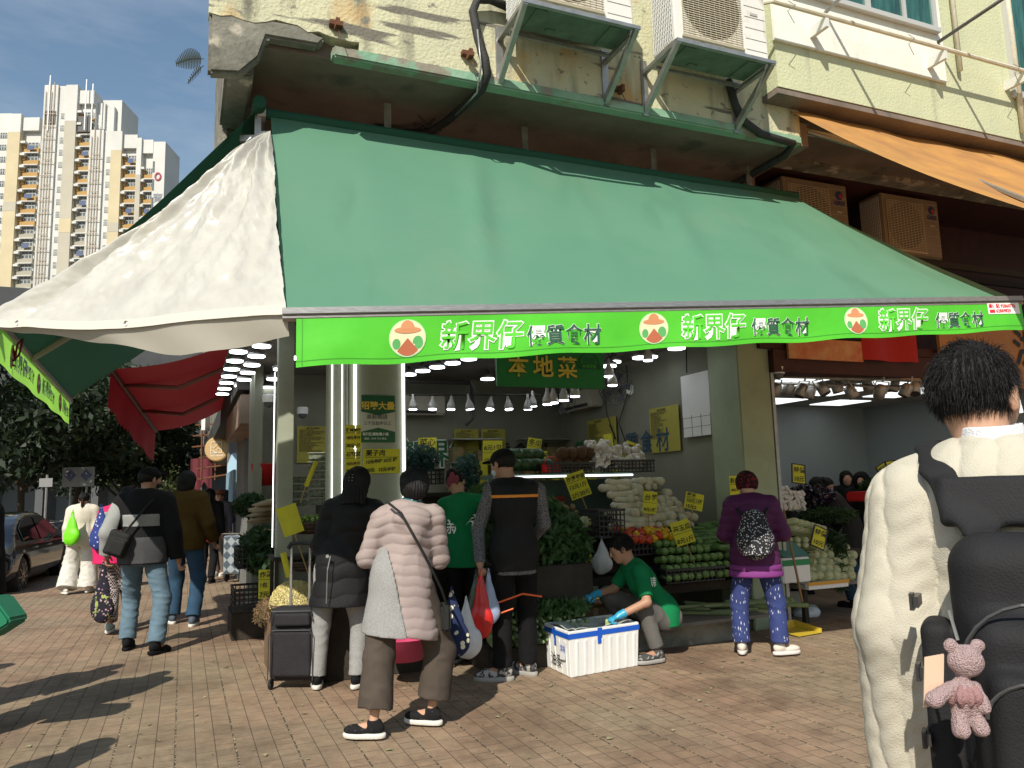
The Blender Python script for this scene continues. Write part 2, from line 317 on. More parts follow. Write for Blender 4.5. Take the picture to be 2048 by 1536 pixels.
_q = PB(2012, 60, BB-.03)
wf = LB(); wf.bb(_q.x, _q.x+.05, BB-.05, BB-.0, _q.z-.8, _q.z+1.2); wf.bb(_q.x+.05, _q.x+1.2, BB-.05, BB-.01, _q.z-.8, _q.z-.72); wfo = wf.build('window', _mats['window frame'], bld)
p = LB(); p.bb(_q.x+.05, _q.x+1.2, BB-.03, BB-.005, _q.z-.72, _q.z+1.2); p.build('pane', _mats['teal curtain glass'], wfo)
# lower beams / recess over the right-hand shop
m = LB(); m.bb(AR+.1, 14, -.12, .1, 5.02, 5.3); m.build('beam', M_conc, bld, bevel=.02)
m = LB(); m.bb(AR+.1, 14, -.85, -.13, 5.18, 5.26); m.bb(AR+.1, 14, .0, .15, 5.3, _bz-.061); m.build('upper_recess', M_soffit, bld)
m = LB(); m.bb(AR+.1, 14, 1.0, 1.1, 2.99, 5.1); m.bb(AR+.1, 14, .1, 1.0, 5.06, 5.14); m.bb(AR+.0, AR+.1, .2, 1.1, 2.99, 5.1); m.build('recess_back', M_maroon, bld)
m = LB(); m.bb(AR+.1, 14, -.1, 1.0, 2.87, 2.97); m.build('shelf_slab', M_maroon, bld)
m = LB(); m.bb(AR+.5, 14, .15, .2, 4.1, 4.18); m.bb(AR+.5, 14, .55, .6, 4.1, 4.18); m.build('rail', M_dark, bld)
# ---- shop one (corner): pillars, walls, ceiling, floor step
CW = 3.1
m = LB(); m.bb(.66, 1.16, -.02, .5, 0, CW); m.build('pillar', M_cream, bld, bevel=.01)
m = LB(); m.bb(4.70, 5.12, -.05, .45, 0, CW+.0); m.build('pillar', mat('green grey column', (.34, .40, .27), .7, var=.2, vs=2), bld, bevel=.01)
m = LB(); m.bb(5.121, 5.16, -.06, -.0, 0, 2.9); m.build('door_track', M_steel, bld)
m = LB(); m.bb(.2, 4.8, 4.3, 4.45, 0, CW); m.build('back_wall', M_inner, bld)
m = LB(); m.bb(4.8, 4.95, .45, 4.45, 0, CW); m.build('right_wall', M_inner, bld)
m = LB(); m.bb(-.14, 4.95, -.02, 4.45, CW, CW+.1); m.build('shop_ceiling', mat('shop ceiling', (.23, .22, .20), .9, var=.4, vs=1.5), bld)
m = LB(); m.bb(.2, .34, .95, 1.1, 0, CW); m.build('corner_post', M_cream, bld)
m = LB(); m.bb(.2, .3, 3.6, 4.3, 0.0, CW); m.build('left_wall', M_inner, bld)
# ---- shop two (right)
c2 = 2.62
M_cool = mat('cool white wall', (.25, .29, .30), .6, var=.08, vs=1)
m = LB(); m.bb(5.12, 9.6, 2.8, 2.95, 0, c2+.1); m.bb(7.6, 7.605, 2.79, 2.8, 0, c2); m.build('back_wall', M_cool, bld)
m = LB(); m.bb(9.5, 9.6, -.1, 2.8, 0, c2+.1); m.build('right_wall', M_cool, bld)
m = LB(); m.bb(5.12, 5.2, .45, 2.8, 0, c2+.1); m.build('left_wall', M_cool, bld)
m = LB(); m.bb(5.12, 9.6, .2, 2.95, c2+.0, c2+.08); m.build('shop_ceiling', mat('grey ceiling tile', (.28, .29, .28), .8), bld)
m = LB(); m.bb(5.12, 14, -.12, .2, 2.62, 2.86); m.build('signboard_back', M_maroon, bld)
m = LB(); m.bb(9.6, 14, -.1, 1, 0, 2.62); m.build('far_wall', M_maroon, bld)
# ceiling light panels of shop two
lm = mat('ceiling light panel', (.9, .95, .95), .5, emit=1.3)
for (x, y) in ((5.9, 1.2), (5.9, 2.2), (7.2, 1.2), (7.2, 2.2), (8.4, 1.2), (8.4, 2.2), (5.9, .5), (7.2, .5), (8.4, .5)):
    q = LB(); q.bb(x-.3, x+.3, y-.3, y+.3, c2-.012, c2-.002); q.build('ceiling_light', lm, bld)
# LED tubes running up the pillars of shop one
M_tube = mat('led tube', (1, 1, 1), .4, emit=2.2)
for a, b, z0, z1 in ((.715, -.035, .9, 2.9), (1.13, -.035, .9, 2.9), (.62, .03, 1.25, 2.9), (.54, .05, 1.25, 2.9), (.165, .94, 1.0, 2.6)):
    q = LB(); q.tube([(a, b, z0), (a, b, z1)], .012 if b < 0 else .005, 6); q.build('led_tube', M_tube, bld)
q = LB(); q.bb(.5, .655, .06, .12, 0, CW); q.build('window_frame', M_cream, bld)
# second building part along the side street (shops in a row, dark)
row = thing('shop_row', 'shaded shop row running down the side street past the corner shop', 'building', tuple(B(.45, 0)), FA)
m = LB(); m.bb(-.1, .1, 7.5, 9.5, 0, 3.2); m.bb(-.1, .1, 12.5, 13.2, 0, 3.2); m.bb(-.1, 5, 4.6, 4.75, 0, 3.2); m.bb(.8, 1, 4.75, 32, 0, 3.3); m.build('wall', mat('grey shopfront', (.20, .20, .19), .8, var=.4, vs=1.5), row)
m = LB(); m.bb(-.25, 1, 14.05, 40, 3.3, 11); m.build('upper_wall', M_conc, row)
m = LB(); m.bb(-.35, -.05, 4.6, 8.6, 2.45, 2.85); m.build('signboard', mat('brown signboard', (.28, .20, .14), .6, var=.3, vs=2), row)
m = LB(); m.bb(-.4, .0, 4.5, 30, 2.9, 3.3); m.build('canopy', M_dark, row)
m = LB(); m.bb(.0, .06, 5.2, 6.6, .0, 2.3); m.build('shutter', mat('maroon shutter', (.22, .03, .02), .6), row)
m = LB(); m.bb(-.15, -.1, 9.6, 12.4, .1, 2.0); m.build('glass_front', mat('pale blue hoarding', (.30, .46, .55), .5, var=.3, vs=2), row)
# ================================================================ awnings and the tarpaulin
def cloth(name, col, col2=None, rough=.75, trans=.25, bump=.15, bs=8, tcol=None, coat=0, vs=1.2):
    m = mat(name, col, rough, col2=col2, vs=vs, bump=bump, bs=bs, coat=coat); N, L = _ns(m); p = N['Principled BSDF']; out = N['Material Output']
    t = N.new('ShaderNodeBsdfTranslucent'); t.inputs[0].default_value = (*(tcol or col), 1)
    x = N.new('ShaderNodeMixShader'); x.inputs[0].default_value = trans; L.new(p.outputs[0], x.inputs[1]); L.new(t.outputs[0], x.inputs[2]); L.new(x.outputs[0], out.inputs[0]); return m
def hn(x, y, z=0.0):            # cheap smooth noise
    return (math.sin(x*1.7+y*2.3+z)+math.sin(x*3.1-y*1.3+1.7+z*2)*.6+math.sin(x*.7+y*4.1+4.2)*.5+math.sin(x*5.3+y*3.7+z)*.25)/2.35
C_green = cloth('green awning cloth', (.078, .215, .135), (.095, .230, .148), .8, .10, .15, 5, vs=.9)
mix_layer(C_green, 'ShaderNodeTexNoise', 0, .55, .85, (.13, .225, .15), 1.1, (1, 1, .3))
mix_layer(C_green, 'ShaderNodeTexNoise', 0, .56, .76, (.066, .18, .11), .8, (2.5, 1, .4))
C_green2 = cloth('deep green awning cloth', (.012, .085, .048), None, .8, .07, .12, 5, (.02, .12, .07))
C_lime = cloth('lime green banner vinyl', (.11, .62, .035), (.085, .55, .03), .38, .15, .25, 6, vs=3)
C_white = cloth('white tarpaulin', (.58, .57, .515), (.50, .485, .435), .30, .15, .5, 14, vs=3)
mix_layer(C_white, 'ShaderNodeTexNoise', 0, .60, .76, (.52, .49, .41), 2.0, (1, 1, 2.5))
C_red = cloth('red awning cloth', (.19, .008, .012), None, .7, .12, .12, 5, (.30, .012, .02))
C_orange = cloth('faded orange awning cloth', (.66, .33, .09), (.44, .22, .08), .85, .3, .15, 5, (.75, .28, .04), vs=2)
M_white_ink = mat('white ink', (.82, .84, .80), .5)
M_green_ink = mat('dark green ink', (.025, .10, .06), .5)
M_lime_ink = mat('lime ink', (.10, .58, .035), .4)
M_lt_alu = mat('brushed aluminium', (.40, .39, .37), .42, .7, var=.35, vs=18, stretch=(1, 1, 12))

def lerp(a, b, t): return Vector(a)*(1-t)+Vector(b)*t
BL = AY(572, 628, 4.2); BR = AY(2038, 601, 5.82)
_l = PB(541, 237, -.5); _r2 = PB(1588, 387, -.5); RL = B(_l.x, -.5, (_l.z+_r2.z)/2); RR = B(_r2.x, -.5, (_l.z+_r2.z)/2)
aw = thing('green_awning', 'wide seafoam green awning with a lime banner over the vegetable shop front', 'awning', tuple(B(2.6, -.5, 4.4)))
def aw1(u, v):                     # u along, v down
    p = lerp(lerp(RL, RR, u), lerp(BL, BR, u), v); n = Vector((.25, -.55, .8))
    sag = -.07*math.sin(math.pi*v)*(1-.5*abs(2*u-1))
    f = 0
    for uc, sl, w, am in ((.27, -.10, .016, .030), (.30, -.10, .03, -.016), (.60, -.16, .022, .022), (.64, -.16, .04, -.014), (.82, -.10, .02, .014), (.12, -.04, .03, .008), (.45, -.12, .012, .008)):
        d = (u-uc-sl*(v-.5))/w; f += am*math.exp(-d*d)*math.sin(math.pi*min(1, v*1.1))
    return p+n*(sag+f+.006*hn(u*9, v*5))
m = MB(); m.grid(aw1, 90, 36); m.build('canopy', C_green, aw, smooth=True)
bx = (BR-BL).normalized(); bn = Vector((bx.y, -bx.x, 0)).normalized(); bu = bx.cross(bn).normalized()
if bu.z < 0: bu = -bu
m = MB(); q0 = BL-bx*.02; q1 = BR+bx*.01
prof = [(-.03, .02), (.03, .03), (.035, -.005), (.02, -.012), (.03, -.03), (.0, -.045), (-.03, -.035)]
m.poly([q0+bn*x+bu*y for x, y in prof], q1-q0); m.build('front_bar', M_lt_alu, aw)
m = MB(); m.tube([RL-UV*.06, RR+UV*.03], .045, 12); m.build('roller_tube', C_green2, aw)
m = MB(); m.tube([RL-UV*.10, RL-UV*.04], .07, 8); m.box(RL-UV*.08+Vector((0, 0, -.1)), (.05, .08, .22)); m.box(RL+Vector((-.1, .0, -.2)), (.26, .05, .05))
m.build('roller_bracket', M_steel, aw)
for u in (.18, .42, .68, .9):
    a0 = lerp(RL, RR, u); m = MB(); m.box(a0+Vector((0, 0, .12))+DV*.06, (.06, .02, .34), Matrix.Rotation(FA, 3, 'Z')); m.build('ceiling_bracket', M_conc, aw)
for u in (.06, .93):
    el = lerp(lerp(RL, RR, u), lerp(BL, BR, u), .5)+UV*(.5 if u < .5 else -.5)+Vector((0, 0, -.25))
    a0 = lerp(RL, RR, u)+Vector((0, 0, -.15)); m = MB(); m.tube([a0, el], .02, 6); m.tube([el, lerp(BL, BR, u)+Vector((0, .03, -.02))], .018, 6); m.build('folding_arm', M_steel, aw)
# banner
TL = BL+bx*.055+bn*.028-Vector((0, 0, .035)); TR = BR-bx*.02+bn*.028-Vector((0, 0, .03)); HL, HR = .275, .205
LEN = (TR-TL).length; BX = (TR-TL).normalized(); BN = Vector((BX.y, -BX.x, 0)).normalized()
def ban(s, t, e=0.0):              # s metres along, t metres down from the top
    u = s/LEN; w = .012*math.sin(s*5.1+t*4)+.004*math.sin(s*11.3-t*7)+.0008*math.sin(s*23+t*15)
    hem = .006*math.sin(s*9)*max(0, t/.25)
    return TL+BX*s+Vector((0, 0, -t+hem))+BN*(w*min(1, t*6)+e+.02*t)
hgt = lambda s: HL+(HR-HL)*s/LEN
m = MB(); m.grid(lambda u, v: ban(u*LEN, v*hgt(u*LEN)), 160, 10); bano = m.build('banner', C_lime, aw, smooth=True)
m = MB(); m.grid(lambda u, v: ban(u*LEN, hgt(u*LEN)-.035+v*.004, .002), 160, 1); m.build('hem_seam', mat('seam', (.05, .32, .02), .7), bano)
m = MB(); m.grid(lambda u, v: ban(.03+v*.004, u*.27, .002), 12, 1); m.build('hem_seam', _mats['seam'], bano)
def s_of(px):
    lo, hi = 0, LEN
    for _ in range(30):
        s = (lo+hi)/2; p = np.array(ban(s, .12))-_C; x = 1024+FPX*(p@_r)/(p@_fw)
        if x < px: lo = s
        else: hi = s
    return s
M_em = mat('emblem cream', (.80, .70, .45), .5); M_em2 = mat('emblem pink', (.80, .42, .36), .5); M_em3 = mat('emblem brown', (.45, .13, .06), .5); M_em4 = mat('emblem hat', (.62, .27, .12), .5)
def disc(mt, s0, t0, rx, ry, e, fn=ban, par=None, name='emblem', a0=0, a1=2*math.pi, n=28):
    m = MB(); vs = [fn(s0, t0, e)]+[fn(s0+rx*math.cos(a0+(a1-a0)*k/n), t0+ry*math.sin(a0+(a1-a0)*k/n), e) for k in range(n+1)]
    m.v = [tuple(v) for v in vs]; m.f = [(0, k+1, k+2) for k in range(n)]; m.m = [0]*n; return m.build(name, mt, par)
_em = 0
def banner_set(fn, s0, tc, D, k, par):
    """round badge plus shop writing; the badge shows a straw hat, an apron and leaves only"""
    r = .108*k
    disc(mat('badge rim', (.45, .75, .40), .5), s0, tc, r, r, .004, fn, par, 'badge')
    disc(M_em, s0, tc, r*.94, r*.94, .005, fn, par, 'badge')
    disc(M_em3, s0, tc+.0, r*.8, r*.93, .006, fn, par, 'badge', .25*math.pi, .75*math.pi)
    disc(mat('emblem leaf', (.10, .40, .12), .5), s0+r*.55, tc+r*.25, r*.28, r*.35, .0065, fn, par, 'badge')
    disc(mat('emblem leaf', (.10, .40, .12), .5), s0-r*.6, tc+r*.3, r*.22, r*.28, .0065, fn, par, 'badge')
    disc(M_em4, s0, tc-r*.42, r*.72, r*.17, .007, fn, par, 'badge'); disc(M_em4, s0, tc-r*.45, r*.38, r*.5, .0075, fn, par, 'badge', math.pi, 2*math.pi)
    f = lambda x, y: fn(x, y, 0)
    def put(body, size, x0, t0, off, mt, e, sl=0):
        return lettering('writing', body, size, mt, lambda x, y: fn(x0+x*.93+y*sl, t0-y, e), par, off=off)
    z1 = .182*k; xa = s0+D*.118
    put('新界仔', z1, xa, tc+.065*k, .0085, M_white_ink, .0045, .10); put('新界仔', z1, xa, tc+.065*k, .0015, M_lime_ink, .0068, .10)
    z2 = .134*k; xb = s0+D*.455
    put('優質食材', z2, xb, tc+.062*k, .0042, M_white_ink, .0045); put('優質食材', z2, xb, tc+.062*k, .0016, M_green_ink, .0068)
ss = [s_of(815), s_of(1307), s_of(1712)]; D = (ss[2]-ss[0])/2
for i, s in enumerate(ss): banner_set(ban, s, .125-.012*i, D, (1, .95, .9)[i], bano)
sp = s_of(1978); m = MB(); m.grid(lambda u, v: ban(sp+u*(LEN-sp-.03), -.005+v*.085, .004), 8, 2); m.build('phone_sticker', mat('sticker white', (.8, .8, .78), .5), bano)
M_redink = mat('red ink', (.6, .02, .04), .5)
lettering('writing', '車仔記 92860776', .036, M_redink, lambda x, y: ban(sp+.01+x, .03-y, .006), bano, off=.0012)
lettering('writing', '62869829', .036, M_redink, lambda x, y: ban(sp+.075+x, .068-y, .006), bano, off=.0012)
m = MB(); m.grid(lambda u, v: ban(sp+.015+u*.05, .045+v*.025, .006), 2, 2); m.build('sticker_patch', M_redink, bano)

# second awning, over the side street
N2 = B(-1.8, .05, 2.75); N2 = Vector((-3.72, 5.52, 2.76)); F2 = AY(140, 800, 9.27); R2n = AY(521, 213, 5.62); R2f = B(-.14, 4.1, 4.28)
aw2 = thing('green_awning', 'green awning over the side street seen from below behind the white tarpaulin', 'awning', tuple(B(-.12, 2, 4.5)))
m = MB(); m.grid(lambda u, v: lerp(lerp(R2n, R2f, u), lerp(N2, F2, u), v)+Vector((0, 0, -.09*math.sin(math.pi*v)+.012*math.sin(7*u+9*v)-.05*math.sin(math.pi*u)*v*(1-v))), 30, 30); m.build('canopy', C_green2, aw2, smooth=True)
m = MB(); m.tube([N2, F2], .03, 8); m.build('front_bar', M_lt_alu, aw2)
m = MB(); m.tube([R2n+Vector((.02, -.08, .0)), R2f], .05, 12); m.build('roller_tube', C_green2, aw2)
e2 = (F2-N2).normalized(); n2 = Vector((-e2.y, e2.x, 0))
m = MB(); m.grid(lambda u, v: lerp(R2f, F2, v)+e2*(.07*u-.06)+Vector((0, 0, -.012)), 1, 8); m.build('edge_hem', mat('beige hem', (.30, .28, .22), .8), aw2)
for u in (.3, ): m = MB(); a0 = lerp(R2n, R2f, u)+Vector((0, 0, -.5)); m.tube([a0, lerp(N2, F2, .32)+Vector((0, 0, -.02))], .035, 8); m.build('folding_arm', mat('arm grey', (.34, .33, .29), .5), aw2)
L2 = (F2-N2).length
def ban2(s, t, e=0.0): return N2+e2*s+Vector((0, 0, -.03-t))-n2*(-e)+n2*(-.01*math.sin(s*6+t*3))
def ban2e(s, t, e=0.0):           # readable from the street side: s runs the other way, cloth on both sides
    return N2+e2*(L2-s)+Vector((0, 0, -.03-t))+n2*(e-.0)+n2*(-.01*math.sin((L2-s)*6+t*3))
m = MB(); m.grid(lambda u, v: ban2(u*L2, v*.26), 60, 6); b2 = m.build('banner', cloth('thin lime banner', (.14, .42, .06), None, .5, .55, .1, 5, (.42, .85, .12)), aw2, smooth=True)
def ban2r(s, t, e=0.0): return N2+e2*(L2-s)+Vector((0, 0, -.03-t))+n2*(-.004+e*.5)+n2*(-.01*math.sin((L2-s)*6+t*3))
n2s = 1 if n2.dot(Vector((-1, -.3, 0))) > 0 else -1
def ban2o(s, t, e=0.0): return N2+e2*s+Vector((0, 0, -.03-t))+n2*(n2s*e)+n2*(-.01*math.sin(s*6+t*3))
def ban2i(s, t, e=0.0): return N2+e2*s+Vector((0, 0, -.03-t))-n2*(n2s*e)+n2*(-.01*math.sin(s*6+t*3))
for s in (.5, 1.85, 3.2): banner_set(lambda a, t, e=0: ban2i(2*s-a if False else a, t, e), s, .125, 1.25, .9, b2)
m = MB(); kx = N2+e2*.55; 
for k in range(5): m.tube([kx+Vector((.06*math.cos(2*k), .02, .0)), kx+Vector((.09*math.cos(2*k+1), -.03, -.05-.03*k)), kx+Vector((.02*math.cos(3*k), 0, -.14-.02*k))], .008, 5)
tag(m.build('rope_knot', mat('dark red rope', (.15, .01, .015), .9)), 'dark red rope knotted round the side awning bar at the left edge', 'rope')

# white tarpaulin between the two awnings
TA = AY(522, 262, 5.52); TB = BL+Vector((-.0, .0, .02)); TC = N2+Vector((-.15, -.03, -.02)); TA2 = AY(541, 262, 5.50)
tp = thing('tarpaulin', 'creased white tarpaulin stretched between the green awnings at the corner', 'tarpaulin', tuple(TA))
n3 = (TB-TA).cross(TC-TA).normalized(); n3 = n3 if n3.y < 0 else -n3
def tarp(u, v):                    # u 0 right .. 1 left, v 0 top .. 1 hem
    top = lerp(TA2, TA, u); bot = lerp(TB, TC, u)+Vector((0, 0, .012*math.sin(u*9)-.02*math.sin(math.pi*u)))
    p = lerp(top, bot, v); ug = 1-u
    r = math.sqrt(v)
    f = .05*math.exp(-((u-.93+.04*math.sin(v*5))/.035)**2)+.035*math.exp(-((u-.80)/.04)**2)-.05*math.exp(-((u-.865)/.03)**2)+.055*math.exp(-((u-.30-.12*(1-v))/.05)**2)*(1-v)*2+.03*math.exp(-((u-.12)/.04)**2)*(1-v)*2
    f += .020*math.sin(u*46+v*3)*(1-v)+.022*math.sin(u*27-v*6)*(1-v*.5)+.012*math.sin(u*70-v*9)*(1-v*.8)
    c = .012*hn(u*11+v*5, v*15-u*9)+.007*hn(u*31, v*24)+.006*abs(hn(u*27-v*33, v*41+u*20))+.0025*abs(hn(u*60+v*20, v*70-u*30))
    sag = -.06*math.sin(math.pi*u)*v*.6; p = p+Vector((0, 0, -.13*math.sin(math.pi*min(1, v*1.02))*u**4))
    return p+n3*((f+c)*min(1, v*7)*min(1, (1-v)*9+.15)+sag*.5)
m = MB(); m.grid(tarp, 190, 110); m.build('sheet', C_white, tp, smooth=True)
def skirt(u, v):
    d = .11+.09*math.exp(-((u-.26)/.2)**2)-.10*max(0, u-.3)/.7
    return tarp(u, 1)+Vector((0, .03*v, -d*v))+n3*(.012*math.sin(u*26+v*2)*v-.03*v)
m = MB(); m.grid(skirt, 90, 8); sk = m.build('skirt', cloth('tarpaulin skirt', (.55, .52, .44), None, .5, .3, .2, 8), tp, smooth=True)
m = MB(); m.grid(lambda u, v: tarp(u, 1)+Vector((0, 0, .025-v*.055))+n3*.012, 90, 1); m.build('hem', mat('hem band', (.66, .63, .55), .6), tp, smooth=True)
for u in (.45, .83):
    m = MB(); c = tarp(u, 1)+n3*.014; vs = []
    for k in range(13): a = 2*math.pi*k/12; vs.append(c+Vector((.014*math.cos(a), 0, .014*math.sin(a))))
    m.tube(vs, .004, 5); m.build('eyelet', M_steel, tp)

# red awning further down the side street
ra = [AY(222, 738, 11.2), AY(311, 862, 15.5), AY(528, 655, 10.0), AY(452, 815, 15.2)]
rd = thing('red_awning', 'deep red awning with a scalloped hanging edge further down the side street', 'awning', tuple(ra[2]))
m = MB(); m.grid(lambda u, v: lerp(lerp(ra[2], ra[3], u), lerp(ra[0], ra[1], u), v)+Vector((0, 0, -.14*math.sin(math.pi*v)*(1-.3*u))), 20, 20); m.build('canopy', C_red, rd, smooth=True)
m = MB(); m.tube([ra[0], ra[1]], .045, 8); m.build('front_bar', mat('red brown bar', (.13, .05, .04), .5), rd)
for u in (.2, .6): m = MB(); e0 = lerp(ra[2], ra[3], u); e1 = lerp(ra[0], ra[1], u); m.tube([e0-Vector((0, 0, .1)), lerp(e0, e1, .55)-Vector((0, 0, .28)), e1], .035, 8); m.build('folding_arm', _mats['red brown bar'], rd)
m = MB(); vs = []; n = 46
for i in range(n+1):
    u = i/n; t = lerp(ra[0], ra[1], u); vs += [t, t+Vector((-.03+.02*math.sin(u*20), 0, -.60+.06*(i % 2)-.04*u))]
m._add(vs, [(2*i, 2*i+1, 2*i+3, 2*i+2) for i in range(n)]); m.build('scalloped_edge', C_red, rd)

# orange awning on the right-hand shop
og = thing('orange_awning', 'faded orange awning on the right above the neighbouring shop', 'awning', tuple(B(4.75, -.9, 5.1)))
m = MB(); m.grid(lambda u, v: B(4.76+u*5.2, -.92-v*2.35, 5.12-v*1.92)+Vector((0, 0, -.10*math.sin(math.pi*v)+.015*math.sin(u*14+v*4)+.01*math.sin(u*37))), 70, 24); m.build('canopy', C_orange, og, smooth=True)
m = MB(); m.tube([B(4.64, -.92, 5.1), B(10, -.92, 5.1)], .045, 10); m.build('roller_tube', C_orange, og)
m = MB(); m.tube([B(4.76, -3.27, 3.2), B(10, -3.27, 3.2)], .03, 8); m.build('front_bar', M_lt_alu, og)
m = MB(); m.bb(0, 0, 0, 0, 0, 0); m = MB(); m.tube([B(4.6, -.88, 4.93), B(6.6, -.88, 4.95)], .035, 6); m.tube([B(4.58, -.92, 5.12), B(4.66, -.92, 5.12)], .065, 8); m.box(B(4.6, -.9, 5.0), (.05, .08, .22)); m.build('roller_bracket', mat('pale bracket', (.55, .53, .46), .6), og)
for a in (4.95, 8): m = MB(); m.tube([B(a, -.9, 4.93), B(a+.9, -2.0, 4.1), B(a+.1, -3.25, 3.2)], .022, 6); m.build('folding_arm', M_lt_alu, og)

# ================================================================ air conditioners, pipes, poles
M_ac = mix_layer(mat('air conditioner casing', (.74, .73, .68), .5, var=.08, vs=3), 'ShaderNodeTexNoise', 0, .62, .8, (.36, .31, .24), 2.2, (4, 4, .7))
mix_layer(M_ac, 'ShaderNodeTexNoise', 0, .55, .72, (.50, .46, .38), 6)
M_acg = mat('fan grille beige', (.50, .45, .33), .6); M_fan = mat('fan dark', (.05, .045, .04), .7); M_coil = mat('coil fins', (.45, .46, .46), .5, .5)
M_bott = mat('painted green underside', (.13, .20, .15), .8, var=.4, vs=5)
def ac_unit(label, a, b, z, w=.98, h=.78, d=.34, brk=True, rough=False, group=None, tint=None):
    t = thing('air_conditioner', label, 'air conditioner', tuple(B(a, b, z)), FA, group); cs = tint or M_ac
    m = LB(); m.bb(0, w, 0, d, .03, h); m.build('casing', cs, t, bevel=.012)
    fw, fh = w*.66, h*.84
    m = LB(); n = 30
    for i in range(n): zz = .09+fh*i/(n-1)*.93; m.tube([(.07, -.012, zz), (.07+fw-.02, -.012, zz)], .0045, 4, False)
    for i in range(12): xx = .08+(fw-.04)*i/11; m.tube([(xx, -.008, .08), (xx, -.008, .08+fh*.94)], .003, 4, False)
    m.tube([(.06, -.008, .075), (.06+fw, -.008, .075)], .012, 6)
    m.build('fan_grille', M_acg, t)
    m = LB(); m.lathe([(.02, 0), (fw*.46, 0), (fw*.46, .006)], (0, 0, 0), 24); m.v = [(.06+fw/2+v[0], -.004+v[2]*.3, .08+fh/2+v[1]) for v in m.v]; m.build('fan', M_fan, t)
    m = LB()
    for i in range(7): zz = .1+i*(h-.16)/6; m.bb(.09+fw, w-.02, -.004, .001, zz-.003, zz)
    m.bb(w-.18, w-.10, -.006, 0, h*.55, h*.58); m.build('service_panel', mat('panel seam', (.40, .39, .36), .6), t)
    m = LB(); m.bb(-.004, .0, .03, d-.03, .08, h-.06); m.build('coil', M_coil, t)
    m = LB()
    for i in range(12): yy = .03+(d-.06)*i/11; m.tube([(-.012, yy, .06), (-.012, yy, h-.05)], .003, 4, False)
    for i in range(16): zz = .06+(h-.11)*i/15; m.tube([(-.012, .03, zz), (-.012, d-.03, zz)], .003, 4, False)
    m.build('side_grille', mat('white wire guard', (.75, .75, .72), .5), t)
    m = LB(); m.bb(.01, w-.01, .01, d-.01, .012, .03)
    for x in (.12, w-.2): m.bb(x, x+.10, .03, d-.03, .002, .012)
    m.bb(.3, .38, d*.7, d*.82, .0, .012); m.build('base_plate', M_bott, t)
    if brk:
        D = -b-1.0+.0          # distance from front face to the wall
        m = LB()
        for x in (-.03, w+.03-.05):
            x0, x1 = x, x+.04
            m.poly([(x0, -.05, -.03), (x0, -.05, .0), (x0, D, .0), (x0, D, -.035)], (.04, 0, 0))
            m.poly([(x0, -.05, -.03), (x0, .02, -.03), (x0, D-.02, -.32), (x0, D-.02, -.40)], (.04, 0, 0))
            m.bb(x0-.01, x0+.05, D-.02, D, -.42, .10)
        m.bb(-.03, w+.03, -.055, -.02, -.02, .01); m.bb(-.02, w+.02, d+.02, d+.05, -.03, 0)
        m.build('bracket', M_steel, t)
    return t
ac_unit('white air conditioner on a wall bracket, upper left of the two over the awning', 1.71, -1.5, 5.14)
ac_unit('white air conditioner on a wall bracket, nearer the windows over the awning', 3.10, -1.5, 5.12)
M_acd = mat('old beige casing', (.27, .23, .175), .6, var=.25, vs=3)
gl = mat('logo navy', (.02, .05, .18), .5)
for lab, a in (('beige air conditioner in the dark recess half hidden by the green awning', 5.72), ('beige air conditioner in the dark recess under the orange awning', 7.28)):
    t = ac_unit(lab, a, .2 if a < 6 else .2, 4.2, w=1.0, h=.80, brk=False, tint=M_acd)
    m = LB(); m.lathe([(.055, 0), (.055, .003)], (0, 0, 0), 20); m.v = [(.87+v[0], -.004-v[2], .66+v[1]) for v in m.v]; m.build('logo', gl, t)
    m = LB(); m.lathe([(.026, 0), (.026, .003)], (0, 0, 0), 14); m.v = [(.885+v[0], -.008-v[2], .65+v[1]) for v in m.v]; m.build('logo_dot', M_redink, t)
    lettering('writing', 'GREE', .075, gl, lambda x, y: Vector((.78+x, -.006, .54+y)), t, off=.002)
# conduit from the first air conditioner under the soffit
def tubething(name, label, cat, pts, r, mt, n=8, group=None):
    m = MB(); m.tube(pts, r, n); return root_mesh(name, m, mt, label, cat, group, smooth=True)
M_cond = mat('black foam conduit', (.035, .035, .034), .75, var=.4, vs=20, bump=.5, bs=40)
tubething('conduit', 'thick black insulated pipe bent down the wall from the air conditioner', 'pipe', [B(1.78, -1.06, 5.40), B(1.6, -1.08, 5.42), B(1.49, -1.08, 5.39), B(1.45, -1.08, 5.28), B(1.49, -1.08, 5.05), B(1.54, -1.09, 4.88), B(1.56, -1.08, 4.76), B(1.55, -.98, 4.68), B(1.50, -.75, 4.66), B(1.44, -.4, 4.66), B(1.36, -.15, 4.66), B(1.1, .0, 4.68), B(.9, .02, 4.7)], .036, M_cond, 10)
m = MB(); rr = random.Random(3)
for k in range(9):
    c = B(1.36+rr.uniform(-.08, .08), -.2+rr.uniform(-.06, .06), 4.66); rad = rr.uniform(.04, .11)
    m.tube([c+Vector((rad*math.cos(a+k), rad*.5*math.sin(a+k*2), rad*.9*math.sin(a))) for a in [x*.7 for x in range(9)]], .0035, 4)
root_mesh('cable_bundle', m, M_cond, 'tangled thin black cables hanging at the bend under the soffit', 'cable')
tubething('conduit', 'black pipe running from the second air conditioner under the beam', 'pipe', [B(4.0, -1.04, 5.2), B(4.06, -1.05, 4.95), B(4.14, -1.06, 4.80), B(4.35, -1.04, 4.72), B(4.75, -1.02, 4.70), B(4.8, -.85, 4.66), B(4.7, -.3, 4.6), B(4.6, -.1, 4.55)], .036, M_cond, 10)
tubething('conduit', 'thin grey wire beside the bent black pipe', 'pipe', [B(1.47, -1.12, 5.1), B(1.49, -1.13, 4.8), B(1.5, -1.0, 4.63), B(1.45, -.6, 4.62)], .008, M_steel, 5)
